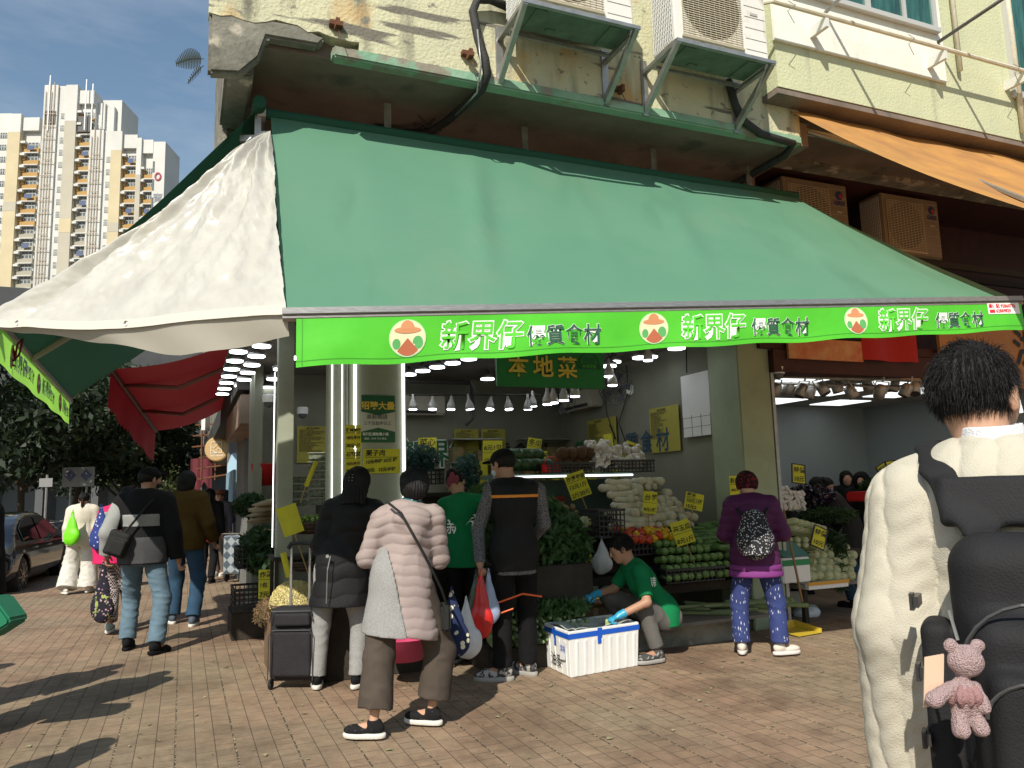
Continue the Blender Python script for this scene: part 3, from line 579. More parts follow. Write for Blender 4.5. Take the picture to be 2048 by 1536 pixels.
# rusty wall bits
M_rust = mat('rusty iron', (.16, .06, .025), .9, var=.5, vs=20)
for k, (px, py) in enumerate(((935, 108), (1236, 178), (672, 48))):
    c = PB(px, py, -1.03); c = B(c.x, c.y, c.z); m = MB(); m.box(c, (.10, .05, .035), Matrix.Rotation(FA, 3, 'Z')); m.box(c-DV*.05-Vector((0, 0, .03)), (.03, .08, .06), Matrix.Rotation(FA, 3, 'Z')); m.tube([c, c+Vector((.03, -.05, -.08)), c+Vector((.05, -.06, -.14))], .004, 4)
    root_mesh('rusty_bracket', m, M_rust, ['rusty stub bracket beside the bent black pipe', 'rusty stub bracket with a wire between the two air conditioners', 'small rusty bracket above an orange stain near the wall corner'][k], 'bracket')
# laundry pipe + poles on the bay
P1 = PB(1545, 8, -1.45); P2 = PB(2041, 135, -1.45)
t = thing('laundry_rail', 'cream pipe laundry rail fixed along the wall under the window', 'rail', tuple(B(P1.x, -1.3, P1.z)), 0)
m = MB(); zr = (P1.z+P2.z)/2; m.tube([B(P1.x-.25, -1.25, zr-.01), B(P1.x, -1.45, zr), B(9.5, -1.45, zr)], .022, 8); m.build('pipe', M_pipe, t)
for px in (1655, 1885, 2040):
    m = MB(); q = PB(px, 60, -1.45); m.box(B(q.x, -1.34, zr-.06), (.04, .24, .10), Matrix.Rotation(FA, 3, 'Z')); m.build('clamp', mat('clamp white', (.62, .62, .58), .5), t)
for px in (1585, 1818, 2020):
    q = PB(px, 60, -1.45); m = MB(); m.tube([B(q.x-.04, -1.47, zr+.03), B(q.x+.03, -1.48, zr), B(q.x-.09, -1.5, zr-.10), B(q.x+.02, -1.46, zr-.17)], .004, 4)
    root_mesh('wire_hook', m, M_steel, {1585: 'bent wire hook on the left end of the laundry rail', 1818: 'bent wire hook on the middle of the laundry rail', 2020: 'bent wire hook at the right end of the laundry rail'}[px], 'hook', 'wire hooks on the laundry rail')
q = PB(1876, 85, -1.25); e = AY(1979, 20, 6.7)
tubething('laundry_pole', 'dark grey pole sticking out from the wall right of the window', 'pole', [B(q.x, -1.22, q.z), B(q.x-.05, -2.15, q.z+.02)], .018, mat('dark pole', (.08, .08, .08), .5))
q = PB(1650, 27, -1.25); tubething('laundry_pole', 'grey pole sticking out from the wall left of the window', 'pole', [B(q.x, -1.22, q.z), B(q.x-.1, -2.1, q.z+.05)], .018, mat('grey pole', (.3, .3, .3), .5))
q = PB(2030, 200, -1.25)
tubething('wall_pipe', 'pale vertical pipe clipped to the lime wall at the right edge', 'pipe', [B(q.x+.05, -1.27, 5.2), B(q.x+.05, -1.27, 8.5)], .03, M_pipe)
q = PB(1905, 90, -1.25)
tubething('wall_pipe', 'pale vertical pipe beside the teal window', 'pipe', [B(q.x+.05, -1.27, zr-.05), B(q.x+.05, -1.27, 8.5)], .025, M_pipe)
# fern on the building corner
m = MB(); fr = random.Random(5); base = AY(408, 118, 5.2)
def frond(m, p0, dirv, L, n=18, w=.06):
    d = Vector(dirv).normalized(); pts = [p0+d*L*t+Vector((0, 0, -.35*L*t*t)) for t in [i/n for i in range(n+1)]]; m.tube(pts, .003, 4)
    for i in range(2, n):
        tg = (pts[i+1]-pts[i-1]).normalized()
        for s in (-1, 1):
            sd = Vector((0, 0, 1)).cross(tg).normalized(); sd = (sd*.3+Vector((0, 0, 1))*.95).normalized()*s; ll = w*math.sin(math.pi*(i/n)**.8)+.012
            a = pts[i]; b = a+sd*ll+tg*.012; m.quad(a-tg*.005, b-tg*.004, b+tg*.002, a+tg*.007)
frond(m, base, (-1, .2, .35), .24); frond(m, base+Vector((0, 0, -.05)), (-.8, .1, -.5), .14, 10, .02)
root_mesh('fern', m, mat('fern green', (.02, .03, .018), .8), 'small fern growing out of the wall corner against the sky', 'fern')
# ================================================================ far buildings
M_twh = mat('tower white tile', (.60, .60, .57), .8, var=.12, vs=.15); M_tye = mat('tower yellow tile', (.56, .48, .31), .8, var=.12, vs=.2)
M_tge = mat('tower grey beige', (.45, .42, .34), .8, var=.1, vs=.2); M_toc = mat('ochre balcony panel', (.40, .25, .09), .8); M_twin = mat('tower window', (.10, .12, .13), .25)
M_trec = mat('tower light well', (.13, .13, .13), .9); M_tgr = mat('tower balcony grey', (.34, .32, .26), .8)
def tower(label, name, x0, Y, top, mods, fl=2.75, scale=1.0, zbase=0, group=None, nwin=100, rot=0.0, sunk=8):
    """mods: list of (kind, width, depth offset, top drop). Fronts face the camera side, one module beside the next."""
    t = thing(name, label, 'apartment tower', (x0, Y, 0), rot, group); x = 0; wins = []; st = LB(); parts = {}
    def P(k): parts.setdefault(k, LB()); return parts[k]
    for kind, w, dy, drop in mods:
        zt = top-drop; nf = int((zt-3)/fl)
        vis = range(max(0, nf-24), nf)
        if kind == 'yel': P('yellow_fin').bb(x, x+w, dy, dy+sunk, zbase, zt-4.2); P('white_wall').bb(x-.01, x+w+.01, dy-.01, dy+sunk, zt-4.2, zt); P('grey_band').bb(x-.02, x+w+.02, dy-.03, dy+1, zt-22, zt-20)
        elif kind == 'gry': P('grey_wall').bb(x, x+w, dy, dy+sunk, zbase, zt-8.2); P('white_wall').bb(x-.01, x+w+.01, dy-.01, dy+sunk, zt-8.2, zt); P('yellow_fin').bb(x-.02, x+w+.02, dy-.03, dy+1, zt-33, zt-30)
        elif kind in ('wht', 'pip'):
            P('white_wall').bb(x, x+w, dy, dy+sunk, zbase, zt)
            if kind == 'pip':
                for k in range(4): P('drain_pipes').bb(x+w*(.15+.2*k), x+w*(.15+.2*k)+.12, dy-.3, dy-.18, zbase, zt-1.5+2*(k % 2))
                for i in vis: P('drain_pipes').bb(x+.1, x+w-.1, dy-.36, dy-.28, i*fl+1.2, i*fl+1.32); P('drain_pipes').bb(x+w*.3, x+w*.8, dy-.36, dy-.28, i*fl+2.0, i*fl+2.1)
        elif kind == 'win':
            P('white_wall').bb(x, x+w, dy, dy+sunk, zbase, zt)
            for i in vis: wins.append((x+w*.35, x+w*.8, dy-.06, i*fl+.5, i*fl+1.75))
        elif kind == 'wel':
            P('light_well').bb(x, x+w, dy+1.5, dy+sunk, zbase, zt-6); P('white_wall').bb(x, x+w, dy+1.2, dy+sunk, zt-6, zt)
            for i in vis: P('white_wall').bb(x, x+w, dy+.3, dy+1.5, i*fl-.35, i*fl+.1)
        elif kind == 'bal':
            P('white_wall').bb(x, x+w, dy+.9, dy+sunk, zbase, zt); P('white_wall').bb(x, x+w, dy, dy+1, zt-3, zt)
            for i in vis:
                oc = i > nf-8; z = i*fl
                P('ochre_panel' if oc else 'grey_panel').bb(x+.05, x+w-.05, dy+.5, dy+.9, z-.1, z+1.0); P('ochre_panel' if oc else 'grey_panel').bb(x, x+w*.22, dy+.3, dy+.9, z+1.0, z+2.5)
                P('floor_slab').bb(x, x+w, dy+.05, dy+.9, z-.3, z-.1)
                wins.append((x+w*.28, x+w*.92, dy+.75, z+1.0, z+2.35)); P('wall_coolers').bb(x+w*.02, x+w*.3, dy-.45, dy+.3, z+1.75, z+2.25)
                if (i*7+int(x)) % 4 == 0: P('laundry').bb(x+w*.4, x+w*.8, dy-.25, dy-.15, z+.3, z+1.3)
        x += w
    ms = {'yellow_fin': M_tye, 'white_wall': M_twh, 'grey_band': M_tge, 'grey_wall': M_tge, 'drain_pipes': mat('drain pipe tan', (.42, .36, .28), .7), 'light_well': M_trec, 'ochre_panel': M_toc, 'grey_panel': M_tgr, 'floor_slab': M_twh, 'wall_coolers': M_twh, 'laundry': mat('laundry mix', (.10, .13, .22), .9)}
    for k, mb in parts.items():
        o = mb.build(k.rstrip('s') if k in ('wall_coolers', 'drain_pipes') else k, ms[k], t)
        if k in ('wall_coolers', 'laundry', 'ochre_panel', 'grey_panel', 'floor_slab', 'drain_pipes'): o['kind'] = 'stuff'
    wins.sort(key=lambda w: -w[4]); fr = mat('pale window frame', (.55, .55, .52), .6)
    for w in wins[:nwin]:
        m = LB(); m.mi = 0; m.bb(w[0], w[1], w[2], w[2]+.1, w[3], w[4]); m.mi = 1; W_ = w[1]-w[0]
        for q in (0, .33, .66, .97): m.bb(w[0]+W_*q, w[0]+W_*q+.1, w[2]-.05, w[2], w[3], w[4])
        m.bb(w[0], w[1], w[2]-.05, w[2], w[3]+.55*(w[4]-w[3]), w[3]+.55*(w[4]-w[3])+.1); m.build('window', [M_twin, fr], t)
    if len(wins) > nwin:
        m = LB()
        for w in wins[nwin:]: m.bb(w[0], w[1], w[2], w[2]+.1, w[3], w[4])
        m.build('window', M_twin, t)['kind'] = 'stuff'
    return t
sc = 155/1550
def xw(px, Y=155): return AY(px, 300, Y).x
mods1 = [('wht', 1.0, 0, 9), ('win', 2.0, 1, 8.5), ('yel', 2.6, 0, 8.5), ('bal', 2.9, 1, 9), ('wel', 1.5, 2, 11)]
tA = tower('yellow and white apartment tower, leftmost, with ochre balconies', 'apartment_tower', xw(-40)-6.2, 158, 86, [('bal', 3.6, .6, .5), ('wel', 2.6, 1, 3), ('win', 3.4, 1, 0), ('yel', 2.6, 0, .6), ('bal', 3.6, .6, 1.2), ('wel', 1.2, 1.2, 3)], rot=R(2))
tB = tower('tallest white apartment tower with drain pipes and a high roof block', 'apartment_tower', xw(76), 156, 90.5, [('pip', 2.9, 0, 0), ('win', 1.7, .5, 0), ('gry', 2.4, 0, 0), ('bal', 3.2, .6, 1.0), ('wel', 1.6, 1.2, 3)], rot=R(2))
m = LB(); m.bb(8, 14.6, 4, 12, 60, 89); m.bb(9.5, 13.5, 3, 4, 80, 87); m.build('roof_block', M_twh, tB)
m = LB(); m.bb(.5, 2.7, -.1, .5, 81.5, 84.5); m.build('roof_void', M_trec, tB); m = LB(); m.bb(7.2, 10.0, .4, .62, 80, 83.5); m.build('roof_void', M_trec, tB)
for x, z in ((1.2, 92.5), (8.9, 91.5), (10.3, 90.5)): m = LB(); m.bb(x, x+.18, -.4, -.22, 80, z); m.build('roof_mast', mat('mast white', (.8, .8, .8), .5), tB)
tC = tower('stepped white and yellow apartment tower nearest the awning, round red emblem on its side', 'apartment_tower', xw(184), 154, 79, [('pip', 2.8, 0, 0), ('win', 1.6, .5, 0), ('yel', 2.2, 0, .3), ('bal', 2.9, .6, .8), ('gry', 1.0, .4, 1.6), ('bal', 2.2, .9, 1.8), ('wht', 2.5, 1.0, 2.2)], rot=R(3))
m = LB()
for k in range(10): a = k*math.pi/5; m.box((13.9+.55*math.cos(a), .88, 69+.75*math.sin(a)), (.32, .1, .4), Matrix.Rotation(-a, 3, 'Y'))
m.build('emblem', mat('emblem maroon', (.35, .02, .05), .6), tC)
lettering('writing', '寶', 2.2, mat('sign grey', (.25, .27, .3), .6), lambda x, y: Vector((12.9+x, .93, 63.5+y)), tC)
for z in (70, 66, 62): m = LB(); m.bb(12.75, 13.1, .9, 1, z, z+2.4); m.build('window', M_twin, tC)
tD = tower('yellow apartment tower far down the street seen between the awnings', 'apartment_tower', AY(326, 760, 120).x, 120, 27, [('win', 2, .5, 0), ('bal', 3.0, .6, 0), ('wel', 1, 1, 0), ('bal', 3.0, .6, 0), ('win', 2, .5, 0), ('bal', 3, .6, 0)], fl=2.9, nwin=60, sunk=6)
o = thing('office_block', 'pale blue grey block with vertical fins left of the yellow tower', 'building', (AY(255, 760, 100).x, 100, 0)); m = LB(); m.bb(0, 4.6, 0, 8, 0, 24); m.build('wall', mat('pale blue grey wall', (.42, .45, .50), .7), o)
m = LB()
for k in range(6): m.bb(.2+k*.8, .35+k*.8, -.3, 0, 6, 19)
for k in range(4): m.bb(3.2, 3.8, -.05, 0, 20-k*3.2, 21.4-k*3.2)
m.build('fins', M_twh, o)
# low white building closing the street
o = thing('white_canopy_building', 'low white building with grey panels closing the far end of the street', 'building', (AY(262, 900, 60).x, 60, 0)); L = 12.0
m = LB(); m.bb(0, L, 0, 6, 2.3, 5.8); m.bb(0, L, 3, 6, 0, 2.3); m.bb(-1, L, -1.2, 0, 2.2, 2.6); m.build('wall', M_twh, o)
m = LB(); m.bb(1, 8.6, -.04, 0, 2.9, 4.3); m.bb(0, L, 2.9, 3.0, .0, 2.2); m.build('grey_panel', mat('grey panel', (.12, .12, .12), .7), o)
m = LB(); m.bb(0, L, 1, 6, 5.9, 8.5); m.build('upper_storey', mat('grey storey', (.30, .31, .32), .8), o)
for k in range(5): m = LB(); m.bb(k*2.4+.4, k*2.4+.5, -1.1, -1.0, 0, 2.2); m.build('post', M_twh, o)
lettering('writing', '香港世界中心', 1.0, M_green_ink, lambda x, y: Vector((2.6+x, -.06, 4.6+y)), o)
# dark arcade building across the street on the left, in the shade
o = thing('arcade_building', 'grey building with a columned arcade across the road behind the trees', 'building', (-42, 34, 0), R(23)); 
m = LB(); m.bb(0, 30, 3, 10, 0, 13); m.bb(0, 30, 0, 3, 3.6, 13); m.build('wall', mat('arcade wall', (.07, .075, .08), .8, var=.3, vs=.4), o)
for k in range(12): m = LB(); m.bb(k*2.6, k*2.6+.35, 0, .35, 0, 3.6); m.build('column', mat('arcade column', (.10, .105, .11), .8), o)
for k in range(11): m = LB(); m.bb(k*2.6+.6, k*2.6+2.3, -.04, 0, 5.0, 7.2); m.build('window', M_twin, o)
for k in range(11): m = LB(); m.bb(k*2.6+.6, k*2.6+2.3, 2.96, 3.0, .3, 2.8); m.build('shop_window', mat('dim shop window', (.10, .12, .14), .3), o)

# ================================================================ trees
M_bark = mat('tree bark', (.07, .055, .04), .95, var=.4, vs=8, bump=.8, bs=30)
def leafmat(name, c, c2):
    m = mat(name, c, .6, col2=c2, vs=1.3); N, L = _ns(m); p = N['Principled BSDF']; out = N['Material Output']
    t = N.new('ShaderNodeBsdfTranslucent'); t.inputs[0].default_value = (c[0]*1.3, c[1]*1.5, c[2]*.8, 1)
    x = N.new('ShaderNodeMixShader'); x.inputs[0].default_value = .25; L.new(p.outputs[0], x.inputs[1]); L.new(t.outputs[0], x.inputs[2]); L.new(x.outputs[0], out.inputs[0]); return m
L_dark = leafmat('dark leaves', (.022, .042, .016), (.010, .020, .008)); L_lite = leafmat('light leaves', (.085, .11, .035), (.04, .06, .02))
def leaves_np(cl, n, size, seed, asp=2.4):
    """cl: list of (center, radius xyz). returns numpy arrays of leaf quads"""
    rg = np.random.default_rng(seed); w = np.array([c[1][0]*c[1][1] for c in cl]); w = w/w.sum(); idx = rg.choice(len(cl), n, p=w)
    C = np.array([c[0] for c in cl])[idx]; Rr = np.array([c[1] for c in cl])[idx]
    d = rg.normal(size=(n, 3)); d /= np.linalg.norm(d, axis=1)[:, None]; rad = rg.random(n)**.45
    p = C+d*rad[:, None]*Rr
    a = rg.normal(size=(n, 3)); a[:, 2] -= .4; a /= np.linalg.norm(a, axis=1)[:, None]; b = np.cross(a, rg.normal(size=(n, 3))); b /= np.linalg.norm(b, axis=1)[:, None]
    s = size*(.6+.8*rg.random(n))[:, None]; l = a*s; w_ = b*s/asp
    v = np.stack([p-l*.5, p+w_*.5, p+l*.5, p-w_*.5], 1).reshape(-1, 3); f = np.arange(4*n).reshape(-1, 4); return v, f
def np_mesh(name, v, f, mt, parent=None, smooth=False):
    me = bpy.data.meshes.new(name); me.vertices.add(len(v)); me.vertices.foreach_set('co', np.asarray(v, np.float32).ravel())
    k = f.shape[1]; me.loops.add(f.size); me.loops.foreach_set('vertex_index', f.astype(np.int32).ravel()); me.polygons.add(len(f)); me.polygons.foreach_set('loop_start', np.arange(0, f.size, k, dtype=np.int32))
    if smooth: me.polygons.foreach_set('use_smooth', np.ones(len(f), bool))
    me.materials.append(mt); me.update(calc_edges=True); return link(name, me, parent)
def tree(label, loc, H, cr, cz, mt, n, seed, lean=0, size=.3, group='street trees'):
    t = thing('street_tree', label, 'tree', loc, 0, group); rg = random.Random(seed); m = LB(); tips = []
    top = Vector((lean, 0, H*.55)); m.tube([(0, 0, 0), (lean*.3, .05, H*.25), top], [.16*H/7, .12*H/7, .09*H/7], 8)
    for k in range(8):
        a = k*.8+rg.random(); h = H*(.25+.3*rg.random()); s = Vector((lean*h/(H*.55), 0, h)); r = cr*(.5+.4*rg.random()); e = Vector((lean+math.cos(a)*r, math.sin(a)*r, h+cz*(.3+.5*rg.random()))); m.tube([s, s*.5+e*.5+Vector((0, 0, .3)), e], [.06*H/7, .04*H/7, .015], 6); tips.append(e)
    m.build('trunk', M_bark, t)
    cl = [(tuple(e), (cr*.42, cr*.42, cz*.28)) for e in tips]+[((lean+rg.uniform(-1, 1)*cr*.6, rg.uniform(-1, 1)*cr*.6, H*.55+rg.uniform(-.2, .9)*cz), (cr*.38, cr*.38, cz*.3)) for _ in range(14)]
    v, f = leaves_np(cl, n, size, seed); np_mesh('crown', v, f, mt, t); return t
def XY(px, Y): p = AY(px, 1000, Y); return (p.x, p.y, -.13)
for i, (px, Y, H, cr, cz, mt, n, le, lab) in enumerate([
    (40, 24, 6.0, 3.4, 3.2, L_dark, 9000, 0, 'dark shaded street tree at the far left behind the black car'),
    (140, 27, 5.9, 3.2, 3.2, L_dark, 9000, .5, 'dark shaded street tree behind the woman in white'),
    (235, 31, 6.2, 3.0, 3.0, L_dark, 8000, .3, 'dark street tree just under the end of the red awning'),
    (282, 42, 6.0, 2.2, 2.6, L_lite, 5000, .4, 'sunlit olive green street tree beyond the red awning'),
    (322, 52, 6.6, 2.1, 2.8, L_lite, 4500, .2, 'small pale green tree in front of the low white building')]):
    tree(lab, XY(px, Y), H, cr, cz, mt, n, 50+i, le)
# ================================================================ street furniture at the far end
def post(label, px, Y, h, r=.05, mt=None, name='lamp_post'):
    p = XY(px, Y); m = MB(); m.tube([p, (p[0], p[1], h)], r, 8); m.tube([p, (p[0], p[1], .3)], r*1.7, 8); return root_mesh(name, m, mt or M_steel, label, 'post')
post('thin dark pole standing between the trees and the low white building', 372, 38, 7.2, .07, mat('dark green pole', (.02, .035, .03), .5))
post('short white pole beside the maroon laundry far down the street', 398, 45, 5.0, .06, M_twh)
p = XY(92, 20); t = thing('street_sign', 'small pale notice board on a post behind the black car', 'sign', p); m = LB(); m.tube([(0, 0, 0), (0, 0, 2.3)], .03, 6); m.build('post', M_steel, t); m = LB(); m.box((0, -.04, 2.1), (.34, .02, .22)); m.build('board', mat('sign pale', (.20, .20, .20), .6), t)
for i, (px, lab) in enumerate(((140, 'square white road sign left of the woman in white'), (172, 'square white road sign right of the woman in white'))):
    p = XY(px, 24); t = thing('road_sign', lab, 'sign', p, 0, 'square road signs'); m = LB(); m.tube([(0, 0, 0), (0, 0, 2.6)], .03, 6); m.build('post', M_steel, t); m = LB(); m.box((0, -.04, 2.35), (.5, .02, .6)); m.build('board', mat('sign pale', (.20, .20, .20), .6), t); m = LB(); m.box((0, -.055, 2.4), (.26, .01, .26), Matrix.Rotation(.78, 3, 'Y')); m.build('pictogram', mat('sign blue', (.06, .07, .12), .6), t)
# scooters and vans in the shade across the road
def scooter(label, loc, rz):
    t = thing('scooter', label, 'scooter', loc, rz, 'scooters parked across the road')
    for y in (-.6, .6): m = LB(); m.lathe([(.14, -.05), (.25, -.05), (.28, 0), (.25, .05), (.14, .05)], (0, 0, 0), 16); m.v = [(v[2], y+v[0], .28+v[1]) for v in m.v]; m.build('wheel', M_black, t)
    m = LB(); m.poly([(-.12, -.55, .45), (-.12, .1, .4), (-.12, .5, .45), (-.12, .6, .95), (-.12, .48, .98), (-.12, .3, .5), (-.12, .1, .48), (-.12, .0, .75), (-.12, -.7, .8)], (.24, 0, 0)); m.build('body', mat('scooter body', (.03, .03, .035), .3, coat=.5), t, bevel=.03)
    m = LB(); m.bb(-.13, .13, -.7, .02, .8, .87); m.build('seat', M_black, t, bevel=.02)
    m = LB(); m.tube([(-.32, .5, 1.05), (0, .55, 1.0), (.32, .5, 1.05)], .015, 6); m.build('handlebar', M_steel, t)
for i, px in enumerate((70, 100, 128, 228)): scooter(['dark scooter parked across the road nearest the black car', 'dark scooter parked second across the road', 'dark scooter parked beside the woman in white', 'dark scooter far back between the pink jacket and the capped man'][i], XY(px, 21+i*1.5), R(20+i*7))
# ================================================================ black saloon car
def sup(v, c, s): return (v-c)/s
def sdf_to_mesh(d, org, vox, iso=0.0):
    g = vdb.FloatGrid(); g.background = 1.0; g.copyFromArray(np.ascontiguousarray(d.astype(np.float32))); p, q = g.convertToQuads(isovalue=iso)
    p = np.asarray(p, np.float64)*vox+org; return p, np.asarray(q)[:, ::-1]
def car(label, loc, rz):
    t = thing('parked_car', label, 'car', loc, rz); vox = .035; lo = np.array([-1.1, -2.7, .05]); hi = np.array([1.1, 2.7, 1.6])
    X, Y, Z = np.meshgrid(*[np.arange(l, h, vox) for l, h in zip(lo, hi)], indexing='ij')
    def rbox(cx, cy, cz, a, b, c, r):
        qx, qy, qz = np.abs(X-cx)-a+r, np.abs(Y-cy)-b+r, np.abs(Z-cz)-c+r
        return np.sqrt(np.maximum(qx, 0)**2+np.maximum(qy, 0)**2+np.maximum(qz, 0)**2)+np.minimum(np.maximum(qx, np.maximum(qy, qz)), 0)-r
    low = rbox(0, 0, .56, .96-.0, 2.45, .36, .28)+.06*np.maximum(0, np.abs(Y)-1.6)**2
    yc = Y+.25; prof = 1.43-.16*np.abs(yc/1.0)**2.4-.0; cab = np.maximum((Z-prof)*.8, np.abs(X)-(.92-.42*np.clip(Z-.85, 0, 1))); cab = np.maximum(cab, np.abs(yc)-1.95); cab = np.maximum(cab, .5-Z)
    k = .12; h = np.clip(.5+.5*(cab-low)/k, 0, 1); d = cab*(1-h)+low*h-k*h*(1-h)
    for yy in (-1.45, 1.5): d = np.maximum(d, -(np.maximum(np.sqrt((Y-yy)**2+(Z-.33)**2)-.39, .62-np.abs(X))))
    p, q = sdf_to_mesh(d, lo, vox); np_mesh('body', p, q, mat('black car paint', (.006, .006, .007), .12, coat=1.0), t, smooth=True)
    gm = mat('car glass', (.012, .016, .018), .03, spec=.9)
    def side(y, z, s): return (s*(.93-.42*max(0, z-.85)+.012), y, z)
    for s in (-1, 1):
        for ya, yb in ((-1.35, -.35), (-.25, .85)):
            m = LB(); n = 8; vs = []
            for i in range(n+1):
                y = ya+(yb-ya)*i/n; zt = min(1.34, 1.43-.16*abs((y+.25)/1.0)**2.4-.07); vs += [side(y, .93, s), side(y, max(.95, zt), s)]
            m._add(vs, [(2*i, 2*i+1, 2*i+3, 2*i+2) for i in range(n)]); m.build('side_window', gm, t, solid=.01)
        m = LB(); m.box((s*1.0, .78, .98), (.18, .1, .12)); m.build('mirror', _mats['black car paint'], t, bevel=.03)
        m = LB(); m.box((s*.965, .2, .80), (.02, .2, .025)); m.box((s*.965, -.75, .80), (.02, .2, .025)); m.build('door_handle', M_steel, t)
        m = LB(); m.box((s*.7, -2.42, .78), (.35, .1, .12)); m.build('tail_light', mat('tail light red', (.3, .01, .01), .2), t, bevel=.02)
        m = LB(); m.box((s*.7, 2.38, .68), (.35, .1, .12)); m.build('headlight', mat('headlight glass', (.6, .6, .6), .1), t, bevel=.02)
        for y in (-1.45, 1.5):
            m = LB(); m.lathe([(.24, -.10), (.32, -.10), (.34, -.05), (.34, .08), (.30, .11), (.24, .11)], (0, 0, 0), 28); m.v = [(s*(.84+v[2]), y+v[0], .34+v[1]) for v in m.v]; w = m.build('wheel', M_black, t)
            m = LB()
            for k2 in range(10):
                a = k2*math.pi/5; m.poly([(0, .03*math.cos(a)-.02*math.sin(a), .03*math.sin(a)+.02*math.cos(a)), (0, .03*math.cos(a)+.02*math.sin(a), .03*math.sin(a)-.02*math.cos(a)), (0, .24*math.cos(a+.06), .24*math.sin(a+.06)), (0, .24*math.cos(a-.06), .24*math.sin(a-.06))], (.03, 0, 0))
            m.v = [(s*(.93+v[0]), y+v[1], .34+v[2]) for v in m.v]; m.lathe([(.23, -.02), (.25, -.02), (.25, .02), (.23, .02)], (0, 0, -9), 24)
            m.v = [(s*(.92+v[2]+9), y+v[0], .34+v[1]) if v[2] < -8 else v for v in m.v]; m.build('rim', mat('bronze alloy', (.45, .38, .30), .3, .8), w)
    return t
_w1 = B(KB-.33, 8.4, -.12); _w1 = GZ(52, 1148, -.12)
car('glossy black saloon car parked at the kerb on the far left', (-9.75, 14.55, -.12), R(18))
# round sign, brackets and clutter on the shop row
p = AY(433, 898, 19); t = thing('round_sign', 'round tan projecting sign with a white line emblem down the side street', 'sign', tuple(p))
m = LB(); m.lathe([(.27, 0), (.30, .02), (.30, .10), (.27, .12)], (0, 0, 0), 32); m.v = [(v[0], v[2], v[1]) for v in m.v]; m.build('disc', mat('tan sign', (.44, .29, .12), .6), t)
m = LB(); z = -.012
for a, b in (((-.13, -.1), (.13, -.1)), ((.13, -.1), (.13, .17)), ((.13, .17), (-.13, .17)), ((-.13, .17), (-.13, -.1))): m.tube([(a[0], z, a[1]), (b[0], z, b[1])], .007, 4)
m.tube([(-.13, z, .06), (-.06, z, .02), (.02, z, .10), (.06, z, .17)], .006, 4); m.tube([(.13, z, -.02), (.06, z, .02), (.0, z, -.03), (.04, z, -.07), (-.02, z, -.1)], .006, 4); m.tube([(-.13, z, -.02), (-.05, z, -.06), (.0, z, -.1)], .006, 4)
m.build('emblem', M_white_ink, t); lettering('writing', 'HOT HOUSE', .055, M_white_ink, lambda x, y: p+Vector((x-.14, -.014, -.18+y)), t)
m = LB(); m.tube([(.3, .06, 0), (1.2, .1, .02)], .02, 6); m.build('arm', M_steel, t)
m = MB(); rr = random.Random(9)
for k in range(6): a = AY(395+rr.uniform(-10, 5), 850+k*22, 24); b = AY(490+rr.uniform(-20, 5), 845+k*20, 22); m.tube([a, b], .03, 4)
for k in range(3): a = AY(405+k*28, 835, 23.5); b = AY(402+k*28, 960, 23.5); m.tube([a, b], .03, 4)
root_mesh('sign_scaffold', m, M_rust, 'rusty scaffold frame of an old shop sign behind the round tan sign', 'scaffold')
p = AY(412, 815, 20); tag_o = MB(); tag_o.box(p, (.10, .3, 1.2)); root_mesh('light_box', tag_o, mat('white light box', (.6, .6, .58), .5), 'narrow white light box sign hanging left of the round tan sign', 'sign')
p = AY(403, 905, 26); m = MB(); m.grid(lambda u, v: p+Vector((-.35+.7*u, .05*math.sin(u*14), -.2-v*1.3*(.8+.2*math.sin(u*7)))), 14, 8); root_mesh('hanging_clothes', m, mat('maroon clothes', (.12, .02, .03), .9), 'dark maroon clothes hanging left under the round tan sign', 'clothes', solid=.02)
for i, (px, py, Y) in enumerate(((502, 722, 10.5), (497, 797, 12.5), (480, 822, 16))):
    p = AY(px, py, Y); t = thing('street_lamp', ['white panel lamp under the red awning, nearest', 'white panel lamp under the red awning, middle', 'white panel lamp under the red awning, farthest'][i], 'lamp', tuple(p), FA, 'panel lamps under the red awning'); m = LB(); m.bb(-.16, .16, -.1, .1, 0, .04); m.build('housing', M_steel, t); m = LB(); m.bb(-.15, .15, -.09, .09, -.01, -.001); m.build('lamp_panel', mat('lamp panel', (.9, .95, 1), .4, emit=1.2), t)
p = AY(485, 970, 17.5); m = MB(); m.poly([(p.x-.35, p.y, .1), (p.x+.1, p.y, .1), (p.x+.1, p.y, 2.0), (p.x-.05, p.y, 2.45), (p.x-.25, p.y, 2.45), (p.x-.35, p.y, 2.2)], (0, .1, 0)); root_mesh('surfboard_rack', m, mat('pale blue board', (.34, .50, .62), .5), 'pale blue slatted board leaning by the shop row', 'board')
